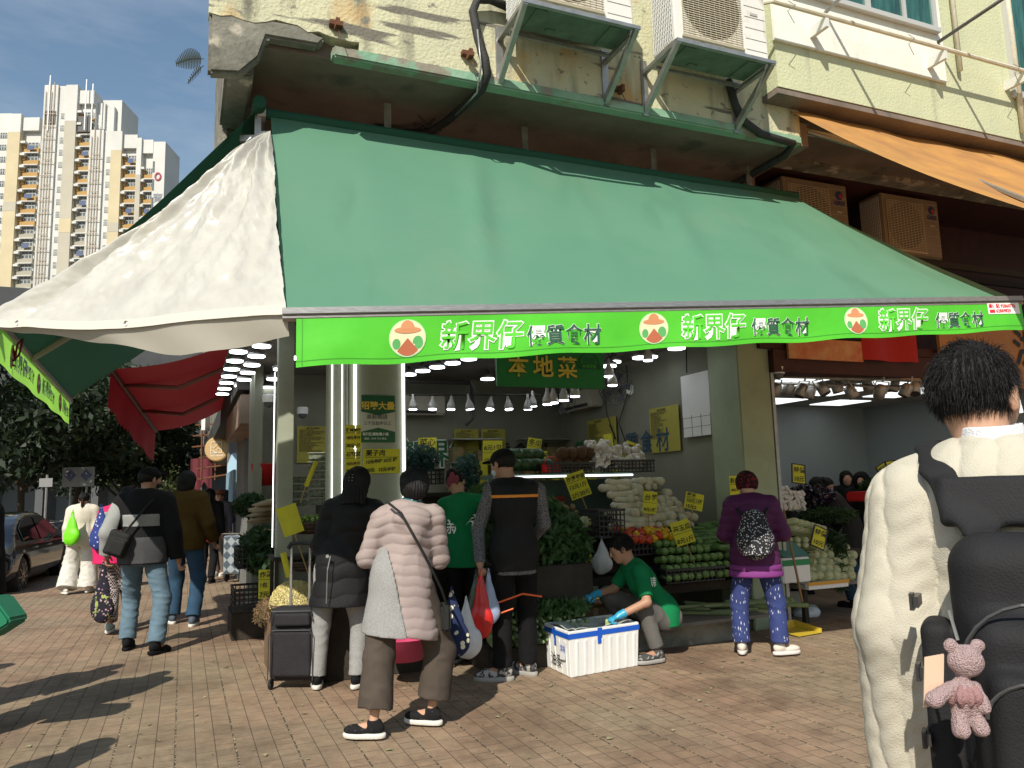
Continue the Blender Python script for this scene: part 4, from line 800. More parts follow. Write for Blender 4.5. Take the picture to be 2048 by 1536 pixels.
# ================================================================ figure engine: signed distance bodies and clothes
def V(*a): return np.array(a, float)
def nrm(v): v = np.asarray(v, float); return v/(np.linalg.norm(v)+1e-9)
def waves(X, Y, Z, f, seed, n=5):
    rg = np.random.default_rng(seed); o = 0
    for i in range(n):
        d = rg.normal(size=3); d /= np.linalg.norm(d); k = f*(.6+.9*rg.random()); o = o+np.sin((X*d[0]+Y*d[1]+Z*d[2])*k+rg.random()*6.28+1.3*np.sin((X*d[1]+Y*d[2]+Z*d[0])*k*.6))
    return o/n*1.4
class SD:
    def __init__(s, lo, hi, vox):
        s.lo = np.array(lo, float); s.vox = vox; s.n = np.ceil((np.array(hi)-s.lo)/vox).astype(int)+1
        s.ax = [(s.lo[i]+vox*np.arange(s.n[i])).astype(np.float32) for i in range(3)]; s.d = np.full(s.n, .5, np.float32)
    def win(s, lo, hi):
        a = np.clip(np.floor((lo-s.lo)/s.vox).astype(int), 0, s.n-1); b = np.clip(np.ceil((hi-s.lo)/s.vox).astype(int)+1, 1, s.n)
        sl = tuple(slice(i, j) for i, j in zip(a, b)); return sl, np.meshgrid(*[s.ax[i][sl[i]] for i in range(3)], indexing='ij', sparse=True)
    def merge(s, sl, d, k, sub=False):
        c = s.d[sl]
        if sub: d = -d; h = np.clip(.5-.5*(c-d)/k, 0, 1) if k else None; s.d[sl] = np.maximum(c, d) if not k else d*h+c*(1-h)+k*h*(1-h); return
        if k: h = np.clip(.5+.5*(c-d)/k, 0, 1); s.d[sl] = d*h+c*(1-h)-k*h*(1-h)
        else: s.d[sl] = np.minimum(c, d)
    def cap(s, a, b, ra, rb, k=.02, flat=None, fa=False, fb=False, sub=False):
        a = np.array(a, float); b = np.array(b, float); m = max(ra, rb)+k+3*s.vox
        sl, (X, Y, Z) = s.win(np.minimum(a, b)-m, np.maximum(a, b)+m)
        if s.d[sl].size == 0: return s
        ab = b-a; L2 = ab@ab+1e-9; x, y, z = X-a[0], Y-a[1], Z-a[2]; tr = (x*ab[0]+y*ab[1]+z*ab[2])/L2; t = np.clip(tr, 0, 1)
        x, y, z = x-t*ab[0], y-t*ab[1], z-t*ab[2]
        if flat is not None:
            n, f = nrm(flat[0]), flat[1]; q = x*n[0]+y*n[1]+z*n[2]; g = (1/f-1); x, y, z = x+g*q*n[0], y+g*q*n[1], z+g*q*n[2]; sc = (1+f)/2
        else: sc = 1
        d = (np.sqrt(x*x+y*y+z*z)-(ra+(rb-ra)*t))*sc
        L = math.sqrt(L2)
        if fa: d = np.maximum(d, -tr*L)
        if fb: d = np.maximum(d, (tr-1)*L)
        s.merge(sl, d.astype(np.float32), k, sub); return s
    def ell(s, c, r, k=.02, R=None, sub=False):
        c = np.array(c, float); r = np.array(r, float) if hasattr(r, '__len__') else np.array([r]*3, float); m = r.max()+k+3*s.vox
        sl, (X, Y, Z) = s.win(c-m, c+m)
        if s.d[sl].size == 0: return s
        x, y, z = X-c[0], Y-c[1], Z-c[2]
        if R is not None: x, y, z = [R[0][i]*x+R[1][i]*y+R[2][i]*z for i in range(3)]
        q = np.sqrt((x/r[0])**2+(y/r[1])**2+(z/r[2])**2); g = np.sqrt((x/r[0]**2)**2+(y/r[1]**2)**2+(z/r[2]**2)**2)+1e-6
        d = q*(q-1)/g; s.merge(sl, d.astype(np.float32), k, sub); return s
    def box(s, c, h, rad=.01, k=0., R=None, sub=False):
        c = np.array(c, float); h = np.array(h, float); m = np.linalg.norm(h)+k+3*s.vox; sl, (X, Y, Z) = s.win(c-m, c+m); x, y, z = X-c[0], Y-c[1], Z-c[2]
        if R is not None: x, y, z = [R[0][i]*x+R[1][i]*y+R[2][i]*z for i in range(3)]
        x, y, z = np.abs(x)-h[0]+rad, np.abs(y)-h[1]+rad, np.abs(z)-h[2]+rad
        d = np.sqrt(np.maximum(x, 0)**2+np.maximum(y, 0)**2+np.maximum(z, 0)**2)+np.minimum(np.maximum(x, np.maximum(y, z)), 0)-rad; s.merge(sl, (d+np.zeros(s.d[sl].shape)).astype(np.float32), k, sub); return s
    def cut(s, p, n, k=0):
        n = nrm(n); X, Y, Z = np.meshgrid(*s.ax, indexing='ij', sparse=True); s.d = np.maximum(s.d, ((X-p[0])*n[0]+(Y-p[1])*n[1]+(Z-p[2])*n[2]).astype(np.float32)); return s
    def disp(s, fn):
        X, Y, Z = np.meshgrid(*s.ax, indexing='ij', sparse=True); near = np.abs(s.d) < .06; s.d = np.where(near, s.d+fn(X, Y, Z), s.d).astype(np.float32); return s
    def mesh(s, name, mt, parent=None):
        s.d[0] = s.d[-1] = .3; s.d[:, 0] = s.d[:, -1] = .3; s.d[:, :, 0] = s.d[:, :, -1] = .3
        v, f = sdf_to_mesh(np.clip(s.d, -.3, .3), s.lo, s.vox); return np_mesh(name, v, f, mt, parent, smooth=True)

SKIN = mat('skin', (.52, .30, .20), .55, var=.12, vs=6, sub=.08); SKIN2 = mat('skin tanned', (.40, .22, .14), .55, var=.12, vs=6, sub=.08)
HAIR = mat('black hair', (.007, .0062, .006), .6, bump=.5, bs=140, stretch=(1, 1, .12), spec=.25); SOLE = mat('white rubber sole', (.62, .60, .55), .6)
def fabric(name, c, rough=.85, var=.15, vs=6, bump=.5, bs=220, col2=None, **k): return mat(name, c, rough, var=var, vs=vs, bump=bump, bs=bs, col2=col2, spec=.18, **k)

def joints(H=1.65, **o):
    s = H/1.70; J = dict(pel=V(0, 0, .93), wai=V(0, 0, 1.08), che=V(0, 0, 1.28), nek=V(0, -.01, 1.44), hed=V(0, .025, 1.585),
        shl=V(-.175, 0, 1.385), shr=V(.175, 0, 1.385), ell=V(-.225, -.03, 1.11), elr=V(.225, -.03, 1.11), wrl=V(-.235, .03, .87), wrr=V(.235, .03, .87),
        hpl=V(-.09, 0, .90), hpr=V(.09, 0, .90), knl=V(-.10, .02, .49), knr=V(.10, .02, .49), anl=V(-.10, -.03, .09), anr=V(.10, -.03, .09))
    J = {k: v*s for k, v in J.items()}
    for k, v in o.items():
        if k in J: J[k] = V(*v)
    J['s'] = s; J['yaw'] = o.get('yaw', 0.0); J['nod'] = o.get('nod', 0.0); J['tilt'] = o.get('tilt', 0.0); J['flr'] = o.get('flr', .1); J['fll'] = o.get('fll', .1); J['foot'] = o.get('foot', {})
    return J
def bounds(J, m=.24):
    P = np.array([v for k, v in J.items() if isinstance(v, np.ndarray)]); lo, hi = P.min(0)-m, P.max(0)+m; lo[2] = max(lo[2], -.03); return lo, hi
def hrot(J):
    return np.array(Matrix.Rotation(J['yaw'], 3, 'Z') @ Matrix.Rotation(J['tilt'], 3, 'Y') @ Matrix.Rotation(J['nod'], 3, 'X'))
def hand(S_, w, el, s, side, curl=.5, n=None, k=1.0):
    h = nrm(w-el); n = nrm(np.cross(h, V(0, 1, 0)) if n is None else n); n = nrm(n-h*(n@h)); sd_ = np.cross(n, h)*side
    p1 = w+h*.075*s; S_.cap(w, p1, .024*s, .034*s, .012, (n, .5)); S_.cap(w-h*.02, w+h*.02, .024*s, .026*s, .012)
    for i, (o, L) in enumerate(((-.030, .068), (-.010, .078), (.010, .074), (.029, .058))):
        a = p1+sd_*o*s-h*.006*s; c = curl*(1.0+.12*i)
        d1 = nrm(h*math.cos(c*.7)+n*math.sin(c*.7)); d2 = nrm(h*math.cos(c*1.9)+n*math.sin(c*1.9)); d3 = nrm(h*math.cos(c*2.7)+n*math.sin(c*2.7))
        b = a+d1*L*.45*s; e = b+d2*L*.33*s; f = e+d3*L*.25*s
        S_.cap(a, b, .0092*s*k, .0085*s*k, .004); S_.cap(b, e, .0085*s*k, .0078*s*k, .003); S_.cap(e, f, .0078*s*k, .0065*s*k, .003)
    a = w+h*.022*s-sd_*.024*s; b = a-sd_*.026*s+h*.026*s+n*.014*s; e = b+h*.028*s+n*.014*s; S_.cap(a, b, .0125*s, .010*s, .008); S_.cap(b, e, .0098*s, .0075*s, .003)
def head(S_, J, female=False, ears=True):
    s = J['s']; c = J['hed']; Rm = hrot(J); P = lambda x, y, z: c+Rm@V(x*s, y*s, z*s)
    S_.ell(P(0, -.012, .022), V(.074, .093, .088)*s, .02, Rm); S_.ell(P(0, .035, -.035), V(.056, .062, .078)*s, .03, Rm)
    S_.ell(P(0, .062, -.088), V(.026, .025, .022)*s, .02, Rm)                        # chin
    S_.cap(P(0, .088, .018), P(0, .108, -.022), .009*s, .013*s, .012)                 # nose
    S_.cap(P(-.03, .078, .03), P(.03, .078, .03), .012*s, .012*s, .015)               # brow
    for x in (-.030, .030): S_.ell(P(x, .090, .008), V(.017, .012, .010)*s, .010, Rm, sub=True); S_.ell(P(x, .075, .007), V(.015, .013, .011)*s, .002, Rm); S_.ell(P(x*1.25, .06, -.02), V(.02, .02, .02)*s, .02, Rm)
    S_.cap(P(-.020, .090, -.055), P(.020, .090, -.055), .008*s, .008*s, .006); S_.cap(P(-.017, .089, -.066), P(.017, .089, -.066), .008*s, .008*s, .005)
    if ears:
        for x in (-1, 1): S_.ell(P(x*.079, -.004, -.008), V(.010, .019, .032)*s, .006, Rm); S_.ell(P(x*.088, .004, -.006), V(.006, .009, .018)*s, .004, Rm, sub=True)
    S_.cap(J['nek']-V(0, 0, .02)*s, P(0, -.025, -.045), .055*s, .052*s, .03)
def torso(S_, J, g=0.0, k=.05, wid=1.0, dep=1.0, bust=0.0, belly=0.0, hips=1.0):
    s = J['s']; up = nrm(J['che']-J['pel']); rt = nrm(J['shr']-J['shl']); fw_ = np.cross(up, rt); Rm = np.array([rt, fw_, up]).T
    E = lambda p, x, y, z, kk=k: S_.ell(p, (x*wid*s+g, y*dep*s+g, z*s+g), kk, Rm)
    E(J['pel']*.9+J['wai']*.1, .155*hips, .110, .12); E(J['wai'], .125, .092+belly, .15); E(J['che'], .150, .105, .17); E(J['che']*.35+J['nek']*.65, .12, .075, .08)
    S_.cap(J['shl']*.9+J['nek']*.1, J['shr']*.9+J['nek']*.1, .052*s+g, .052*s+g, k, (fw_, .95)); return Rm
def arm(S_, J, side, g=0.0, t=1.0, k=.03, r=(.050, .040, .030)):
    a, b, c = J['sh'+side], J['el'+side], J['wr'+side]; s = J['s']
    if t <= .5: e = a+(b-a)*t*2; S_.cap(a, e, r[0]*s+g, (r[1]+.004)*s+g*1.1, k, fb=True); return
    S_.cap(a, b, r[0]*s+g, r[1]*s+g, k); e = b+(c-b)*(t-.5)*2; S_.cap(b, e, (r[1]-.001)*s+g, r[2]*s+g, k*.6, fb=(t < 1.02 and g > .003))
def leg(S_, J, side, g=0.0, k=.03, r=(.083, .056, .058, .036)):
    h, n, a = J['hp'+side], J['kn'+side], J['an'+side]; s = J['s']
    S_.cap(h, n, r[0]*s+g, r[1]*s+g, k); m = n+(a-n)*.28+V(0, -.012, 0)*s; S_.cap(n, m, r[1]*s*.95+g, r[2]*s+g, k); S_.cap(m, a, r[2]*s+g, r[3]*s+g, k)
def make_body(name, J, skin, vox=.009, female=False, curlL=.6, curlR=.6, nL=None, nR=None, hands=True, thin=.88):
    lo, hi = bounds(J); S_ = SD(lo, hi, vox); torso(S_, J, -.012)
    for sd_ in 'lr': arm(S_, J, sd_, -.002, 1.0); leg(S_, J, sd_, -.008)
    for sd_, sg in (('l', -1), ('r', 1)):
        if hands: hand(S_, J['wr'+sd_], J['el'+sd_], J['s']*.98, sg, curlL if sg < 0 else curlR, nL if sg < 0 else nR, 1.0+(.35 if vox > .01 else 0))
        a = J['an'+sd_]; f = foot_dir(J, sd_); S_.cap(a-V(0, 0, .02), a+f*.13*J['s']-V(0, 0, .045*J['s']), .034*J['s'], .028*J['s'], .02)
    head(S_, J, female); return S_.mesh(name, skin)
def foot_dir(J, sd_):
    f = J['foot'].get(sd_, 0.0); p = J['foot'].get(sd_+'p', 0.0); return V(-math.sin(f)*math.cos(p), math.cos(f)*math.cos(p), -math.sin(p))
def shoes(J, par, mt, sole, L=.27, k=1.0, h=.0, only=None):
    for sd_ in (only or 'lr'):
        a = J['an'+sd_]; s = J['s']*k; f = foot_dir(J, sd_); u_ = nrm(np.cross(np.cross(f, V(0, 0, 1)), f)); r_ = np.cross(f, u_); Rm = np.array([r_, f, u_]).T
        c = a+f*(.055*s)-u_*(.075*s); S_ = SD(c-.22, c+.22, .006)
        S_.ell(c-f*.07*s+u_*.045*s, (.037*s, .055*s, .045*s), .02, Rm); S_.ell(c+f*.05*s+u_*.028*s, (.046*s, .095*s, .036*s), .03, Rm); S_.cap(a-u_*.02*s, a+u_*.015*s, .040*s, .042*s, .02, fb=True)
        S_.cut(c+u_*.004*s, -u_); o = S_.mesh('shoe', mt, par)
        Q = SD(c-.22, c+.22, .006); Q.ell(c-f*.06*s+u_*.0*s, (.041*s, .075*s, .05*s), .0, Rm); Q.ell(c+f*.045*s, (.050*s, .105*s, .05*s), .03, Rm); Q.cut(c+u_*.014*s, u_); Q.cut(c-u_*.018*s, -u_); Q.mesh('sole', sole, o)
def wrinkle(a=.005, f=26, seed=1, z=1.0): return lambda X, Y, Z: (a*(np.abs(waves(X, Y, Z*z, f, seed))-.45)+a*.5*waves(X, Y, Z, f*.4, seed+9)).astype(np.float32)
def jacket(J, par, mt, g=.022, hem=.75, t=1.0, flare=0.0, wid=1.0, dep=1.0, vox=.009, seed=1, quilt=None, wr=.005, collar=True, hood=False, name='jacket', hemn=(0, 0, -1), ext=None, armg=None, k=.05, hips=1.05):
    lo, hi = bounds(J, .26); S_ = SD(lo, hi, vox); Rm = torso(S_, J, g, k, wid, dep, hips=hips); s = J['s']; pel = J['pel']; up = nrm(J['che']-J['pel'])
    hz = hem; L = (pel[2]-hz)
    if L > -.05: S_.cap(pel+V(0, 0, .06), V(pel[0], pel[1]-.01, hz), (.155*wid*s+g), (.155*wid*s+g+flare), .06, (Rm[:, 1], .74*dep))
    for sd_ in 'lr': arm(S_, J, sd_, (armg if armg is not None else g*.85), t, .035)
    if collar: S_.cap(J['nek']-V(0, 0, .01), J['nek']+V(0, -.005, .03)*s, .066*s+g*.2, .062*s+g*.2, .02, fb=True)
    if ext: ext(S_, J)
    if quilt:
        sp, am = quilt; S_.disp(lambda X, Y, Z: (-am*np.abs(np.sin(np.pi*(Z+.014*np.sin(X*15+seed)+.010*np.sin(Y*13)+.006*np.sin(X*41))/sp))**.38+am*.7).astype(np.float32))
    S_.disp(wrinkle(wr, 24, seed, .7)); S_.cut(V(0, 0, hz), hemn); return S_.mesh(name, mt, par)
def trousers(J, par, mt, g=.012, hem=.10, vox=.009, seed=3, wr=.004, wide=0.0, r=(.083, .056, .058, .036), name='trousers', flat=True):
    lo, hi = bounds(J, .2); S_ = SD(lo, hi, vox); s = J['s']; rt = nrm(J['hpr']-J['hpl']); S_.ell(J['pel']*.97+J['hpl']*.015+J['hpr']*.015, (.165*s+g, .12*s+g, .14*s), .05)
    for sd_ in 'lr':
        h, n, a = J['hp'+sd_], J['kn'+sd_], J['an'+sd_]; S_.cap(h, n, r[0]*s+g, r[1]*s+g+wide*.5, .03); S_.cap(n, a+(n-a)*(hem-.1), r[1]*s*.97+g+wide*.5, r[3]*s+g+.012+wide, .03, fb=flat)
    S_.disp(wrinkle(wr, 34, seed, 1.4)); return S_.mesh(name, mt, par)
def hair(J, par, mt=None, style='short', vox=.006, seed=2, name='hair'):
    s = J['s']; c = J['hed']; Rm = hrot(J); P = lambda x, y, z: c+Rm@V(x*s, y*s, z*s); m = .22 if style not in ('long', 'pony', 'mid') else .30
    S_ = SD(c-m, c+m*.75, vox)
    if style == 'short': S_.ell(P(0, -.018, .030), V(.083, .101, .093)*s, .01, Rm); fx = (.058, .050, -.028)
    elif style == 'bowl': S_.ell(P(0, -.02, .028), V(.102, .118, .104)*s, .01, Rm); S_.ell(P(0, -.05, -.04), V(.092, .078, .075)*s, .03, Rm)
    elif style == 'bun': S_.ell(P(0, -.018, .026), V(.083, .102, .092)*s, .01, Rm); S_.ell(P(0, -.125, .02), V(.042, .035, .042)*s, .008, Rm)
    elif style == 'mid': S_.ell(P(0, -.018, .030), V(.095, .112, .098)*s, .01, Rm); S_.ell(P(0, -.05, -.05), V(.095, .08, .10)*s, .04, Rm)
    elif style == 'long': S_.ell(P(0, -.018, .028), V(.098, .115, .102)*s, .01, Rm); S_.cap(P(0, -.05, -.02), P(0, -.085, -.21), .105*s, .098*s, .04, (Rm[:, 1], .5), fb=True)
    elif style == 'pony': S_.ell(P(0, -.018, .026), V(.083, .103, .092)*s, .01, Rm); S_.cap(P(0, -.11, .02), P(.02, -.13, -.22), .032*s, .016*s, .015)
    S_.ell(P(0, .075, -.035), V(.066 if style != 'bowl' else .060, .075, .085)*s, .012, Rm, sub=True)
    if style == 'short':
        S_.cut(P(0, 0, -.058), Rm@V(0, -.2, -1)); 
        for x in (-1, 1): S_.ell(P(x*.09, .01, -.03), V(.022, .034, .045)*s, .006, Rm, sub=True)
    am = .0045 if style != 'short' else .0035
    S_.disp(lambda X, Y, Z: (am*np.sin((np.arctan2(Y-c[1]+.02, X-c[0]))*34+3*waves(X, Y, Z, 18, seed))+am*.8*waves(X, Y, Z, 60, seed)).astype(np.float32))
    return S_.mesh(name, mt or HAIR, par)
def strands(J, par, n, L, seed=1, r=.0016, fan=.35, low=-.5, mt=None, face=.45):
    """loose hairs standing off the scalp: thin three-sided blades"""
    rg = np.random.default_rng(seed); s = J['s']; c = J['hed']; Rm = hrot(J); u = rg.normal(size=(n*3, 3)); u /= np.linalg.norm(u, axis=1)[:, None]
    ok = (u[:, 2] > low) & ~((u[:, 1] > face) & (u[:, 2] < .5)); u = u[ok][:n]; n = len(u)
    base = (u*V(.083, .101, .093)+V(0, -.018, .03))*s; dn = V(0, -.25, -1)-u*(u@V(0, -.25, -1))[:, None]; dn /= np.linalg.norm(dn, axis=1)[:, None]+1e-6; top = np.clip(u[:, 2:3], 0, 1)**2
    sw = np.stack([np.cos(3*u[:, 0]+2), np.abs(np.sin(2*u[:, 1])), np.zeros(n)], 1); d = dn*(1-.75*top)*.9+sw*top*.8+u*.30+rg.normal(size=(n, 3))*fan*.5; d /= np.linalg.norm(d, axis=1)[:, None]; base = base-u*.004
    t = rg.normal(size=(n, 3)); t = np.cross(d, t); t /= np.linalg.norm(t, axis=1)[:, None]; l = L*(.5+rg.random((n, 1)))
    p0, p1, p2 = base-t*r, base+t*r, base+d*l+V(0, 0, -.25)*l; mid = base+d*l*.55; v = np.stack([p0, p1, mid+t*r*.7, mid-t*r*.7], 1).reshape(-1, 3); v2 = np.stack([mid-t*r*.7, mid+t*r*.7, p2+t*r*.15, p2-t*r*.15], 1).reshape(-1, 3)
    vv = np.concatenate([v, v2]) @ Rm.T + c; return np_mesh('loose_hair', vv, np.arange(len(vv)).reshape(-1, 4), mt or HAIR, par)
def finish(o, label, loc, rz, group=None):
    o.location = (loc[0], loc[1], loc[2] if len(loc) > 2 else 0); o.rotation_euler = (0, 0, rz); tag(o, label, 'person', group); return o
def W2L(p, loc, rz):      # world point to figure coordinates
    d = V(p[0]-loc[0], p[1]-loc[1], p[2]-(loc[2] if len(loc) > 2 else 0)); c, s_ = math.cos(-rz), math.sin(-rz); return V(d[0]*c-d[1]*s_, d[0]*s_+d[1]*c, d[2])
def L2W(p, loc, rz):
    c, s_ = math.cos(rz), math.sin(rz); return Vector((loc[0]+p[0]*c-p[1]*s_, loc[1]+p[0]*s_+p[1]*c, (loc[2] if len(loc) > 2 else 0)+p[2]))
def sdthing(name, label, cat, S_, mt, loc=(0, 0, 0), rz=0, group=None):
    o = S_.mesh(name, mt); v = np.array([q.co for q in o.data.vertices]); b = Vector((v[:, 0].mean(), v[:, 1].mean(), v[:, 2].min()))
    o.data.transform(Matrix.Translation(-b)); o.location = L2W(V(*b), loc, rz); o.rotation_euler = (0, 0, rz); return tag(o, label, cat, group)
# ================================================================ people
def patt(name, base, c2, kind='voronoi', scale=40, lo=.4, hi=.45, c3=None, sc=None, rough=.85, rnd=1.0):
    m = fabric(name, base, rough, 0, bump=.3)
    if kind == 'voronoi': mix_layer(m, 'ShaderNodeTexVoronoi', 'Distance', hi, lo, c2, scale, sc)
    elif kind == 'noise': mix_layer(m, 'ShaderNodeTexNoise', 0, lo, hi, c2, scale, sc)
    elif kind == 'check': mix_layer(m, 'ShaderNodeTexChecker', 'Fac', .4, .6, c2, scale, sc)
    if c3: mix_layer(m, 'ShaderNodeTexNoise', 0, .6, .63, c3, scale*.6, sc)
    return m
F_black = fabric('black cloth', (.008, .008, .009), var=.2); F_blackp = fabric('black puffer nylon', (.012, .012, .013), .5, var=.2)
F_pink = fabric('pale pink puffer', (.34, .275, .26), .55, var=.06); F_grey = fabric('heather grey jersey', (.34, .34, .33), .95, col2=(.22, .22, .22), vs=160)
F_brown = fabric('grey brown linen', (.085, .068, .055), .95, var=.2); F_green = fabric('green staff shirt', (.006, .19, .065), .8, var=.1)
F_jeans = fabric('light blue denim', (.13, .20, .255), .9, col2=(.10, .16, .21), vs=9, lo=.3, hi=.7); F_jeansd = fabric('dark blue denim', (.032, .075, .13), .9, col2=(.026, .06, .11), vs=7)
F_marl = fabric('marled grey knit', (.20, .20, .21), .95, col2=(.05, .05, .055), vs=130, lo=.45, hi=.55)
F_sweat = fabric('brown olive sweater', (.085, .052, .012), .95, var=.25); F_magenta = fabric('magenta jacket', (.62, .02, .12), .6, var=.1); F_cream = fabric('cream knit', (.62, .58, .48), .95, var=.12, bump=.8, bs=90)
F_white = fabric('white cotton', (.60, .58, .53), .9, var=.08); F_navy = fabric('navy tunic', (.03, .035, .08), .85); F_purple = fabric('dark purple puffer', (.085, .018, .075), .5, var=.15); F_lil = fabric('purple hem', (.20, .04, .20), .5, var=.15)
F_pale = fabric('light grey fleece', (.32, .33, .32), .9)
MASK = mat('surgical mask', (.45, .55, .60), .8)

# ---- woman in the pale pink quilted coat
loc = (-.76, 5.0); rz = R(12)
L = lambda x, y, z: tuple(W2L((x, y, z), loc, rz))
J = joints(1.60, pel=(0.03, 0, .88), wai=(.045, .0, 1.02), che=(.07, .02, 1.20), nek=(.10, .04, 1.355), hed=(.125, .075, 1.49), shl=(-.085, .02, 1.285), shr=(.235, .0, 1.285),
           ell=(-.185, .05, 1.05), elr=(.275, .06, 1.03), wrl=(-.11, .22, 1.06), wrr=(.20, .24, 1.04), hpl=(-.07, 0, .84), hpr=(.14, 0, .84), knl=L(-.86, 4.93, .46), knr=L(-.50, 5.12, .46), anl=L(-.88, 4.86, .10), anr=L(-.56, 5.10, .10), nod=-.35, yaw=-.1, foot={'l': R(70), 'r': R(58)})
b = make_body('person', J, SKIN, .008, curlL=1.2, curlR=1.2)
def coat_ext(S_, J_):
    S_.ell((.09, -.09, 1.29), (.11, .05, .07), .03); S_.ell((.11, -.10, 1.21), (.05, .045, .08), .03)
jacket(J, b, F_pink, .028, .60, .97, .055, .98, 1.05, .007, 11, (.062, .0085), .010, True, ext=coat_ext, name='quilted_coat', hemn=(-.25, 0, -1))
# grey jersey side panel of the coat: left flank wedge
S_ = SD((-.42, -.30, .5), (.05, .32, 1.12), .008); torso(S_, J, .037, wid=.98, dep=1.05, hips=1.05); S_.cap(J['pel']+V(0, 0, .06), V(.02, -.01, .56), .150+.037, .150+.098, .06, (V(0, 1, 0), .80)); S_.disp(wrinkle(.005, 20, 5)); S_.cut((0, 0, .585), (-.1, 0, -1)); S_.cut((-.035, 0, .9), (1, .15, .18)); S_.mesh('side_panel', F_grey, b)
trousers(J, b, F_brown, .024, .30, .008, 5, .006, .035)
shoes(J, b, patt('black knit shoe', (.012, .012, .013), (.25, .25, .25), 'noise', 90, .66, .7), SOLE, k=1.0); hair(J, b, style='bowl'); strands(J, b, 1500, .02, 4, .0009, .3)
S_ = SD((-.2, -.2, 1.2), (.25, .3, 1.5), .007); S_.cap((.10, .035, 1.335), (.10, .05, 1.375), .078, .070, .01); S_.disp(wrinkle(.010, 40, 8)); S_.mesh('scarf', patt('teal print scarf', (.03, .12, .14), (.4, .42, .40), 'voronoi', 55, .25, .32, (.02, .03, .08)), b)
finish(b, 'woman in a pale pink quilted coat, brown cropped trousers and black slip-on shoes', loc, rz)
m = MB(); pts = [L2W(p, loc, rz) for p in ((-.09, -.12, 1.36), (.03, -.155, 1.30), (.12, -.185, 1.16), (.20, -.19, 1.0), (.255, -.15, .86), (.28, -.05, .72))]; m.tube(pts, .009, 6); m.mi = 0
# ---- woman in the black padded coat
loc = (-1.39, 6.12); rz = R(-6)
L = lambda x, y, z: tuple(W2L((x, y, z), loc, rz))
J = joints(1.66, pel=(.04, 0, .90), wai=(.06, 0, 1.05), hed=(.15, .06, 1.54), nek=(.14, .03, 1.40), che=(.11, .02, 1.24), shl=(-.06, .02, 1.325), shr=(.30, .02, 1.325), ell=(-.14, .02, 1.06), elr=(.36, .10, 1.10), wrl=(-.08, .20, 1.0), wrr=(.34, .34, 1.16),
           knl=L(-1.52, 6.16, .48), knr=L(-1.22, 6.16, .48), anl=L(-1.54, 6.12, .10), anr=L(-1.23, 6.10, .10), nod=-.3, foot={'l': R(20), 'r': R(-12)})
b = make_body('person', J, SKIN, .009, curlL=1.0)
jacket(J, b, F_blackp, .032, .62, .98, .06, 1.0, 1.05, .007, 21, (.115, .010), .009, False, name='padded_coat')
S_ = SD((-.35, -.45, .55), (.45, .1, 1.1), .008)
trousers(J, b, F_grey, .013, .10, .007, 6, .003, .0, r=(.083, .060, .060, .040), name='leggings'); shoes(J, b, F_black, SOLE); hair(J, b, style='long', seed=4)
strands(J, b, 1500, .03, 5, .001, .25)
S_ = SD(J['hed']-.2, J['hed']+.2, .005)
for k in range(6): S_.ell(J['hed']+V(-.035+.028*(k % 2), -.115-.004*k, .065-.022*(k//2)), .0045, 0)
o = S_.mesh('hair_clip', mat('hair clip pearl', (.8, .8, .8), .2), b)
m2 = LB(); m2.tube([(.0, -.235, .66), (.01, -.245, .9), (.02, -.21, 1.0)], .004, 5); m2.build('zip', M_steel, b)
m2 = LB(); m2.lathe([(.013, 0), (.013, .004)], n=12); m2.v = [(.0+v[0], -.215-v[2], 1.0+v[1]) for v in m2.v]; m2.build('button', M_steel, b)
finish(b, 'woman with long black hair, black padded coat and grey leggings beside the suitcase', loc, rz)
# ---- green-shirted stall keeper
loc = (-.45, 6.95); rz = R(-12)
J = joints(1.70, che=(-.03, .05, 1.24), wai=(0, .03, 1.06), nek=(-.06, .11, 1.40), hed=(-.125, .17, 1.53), shl=(-.21, .07, 1.33), shr=(.13, .09, 1.35), ell=(-.26, .2, 1.02), elr=(.24, .22, 1.06), wrl=(-.2, .4, 1.0), wrr=(.2, .42, 1.05), nod=-.7, tilt=-.2)
b = make_body('person', J, SKIN, .01); jacket(J, b, F_green, .018, .80, .45, .01, 1.0, 1.0, .009, 31, None, .005, name='t_shirt', hips=1.02); trousers(J, b, F_black, .01, .1, .01); shoes(J, b, F_black, SOLE); hair(J, b, style='bun', seed=5)
c = J['hed']; S_ = SD(c-.22, c+.2, .006); S_.ell(c+V(-.0, -.12, .05), (.03, .02, .05), .01); S_.ell(c+V(.045, -.12, .03), (.02, .018, .045), .01); S_.ell(c+V(-.03, -.125, .01), (.018, .018, .04), .01); S_.disp(wrinkle(.004, 60, 3)); S_.mesh('hair_bow', fabric('dusty pink scarf', (.25, .06, .09)), b)
for tx, x0, z0, rt_ in (('新', -.15, 1.10, -.08), ('界', -.01, 1.13, .1)): lettering('print', tx, .15, M_white_ink, lambda x, y: Vector((x0+x, -.125+(z0+y-1.05)*.38+.012, z0+y)), b, off=.001)
finish(b, 'stall keeper in a green printed t-shirt with a dusty pink hair bow', loc, rz)
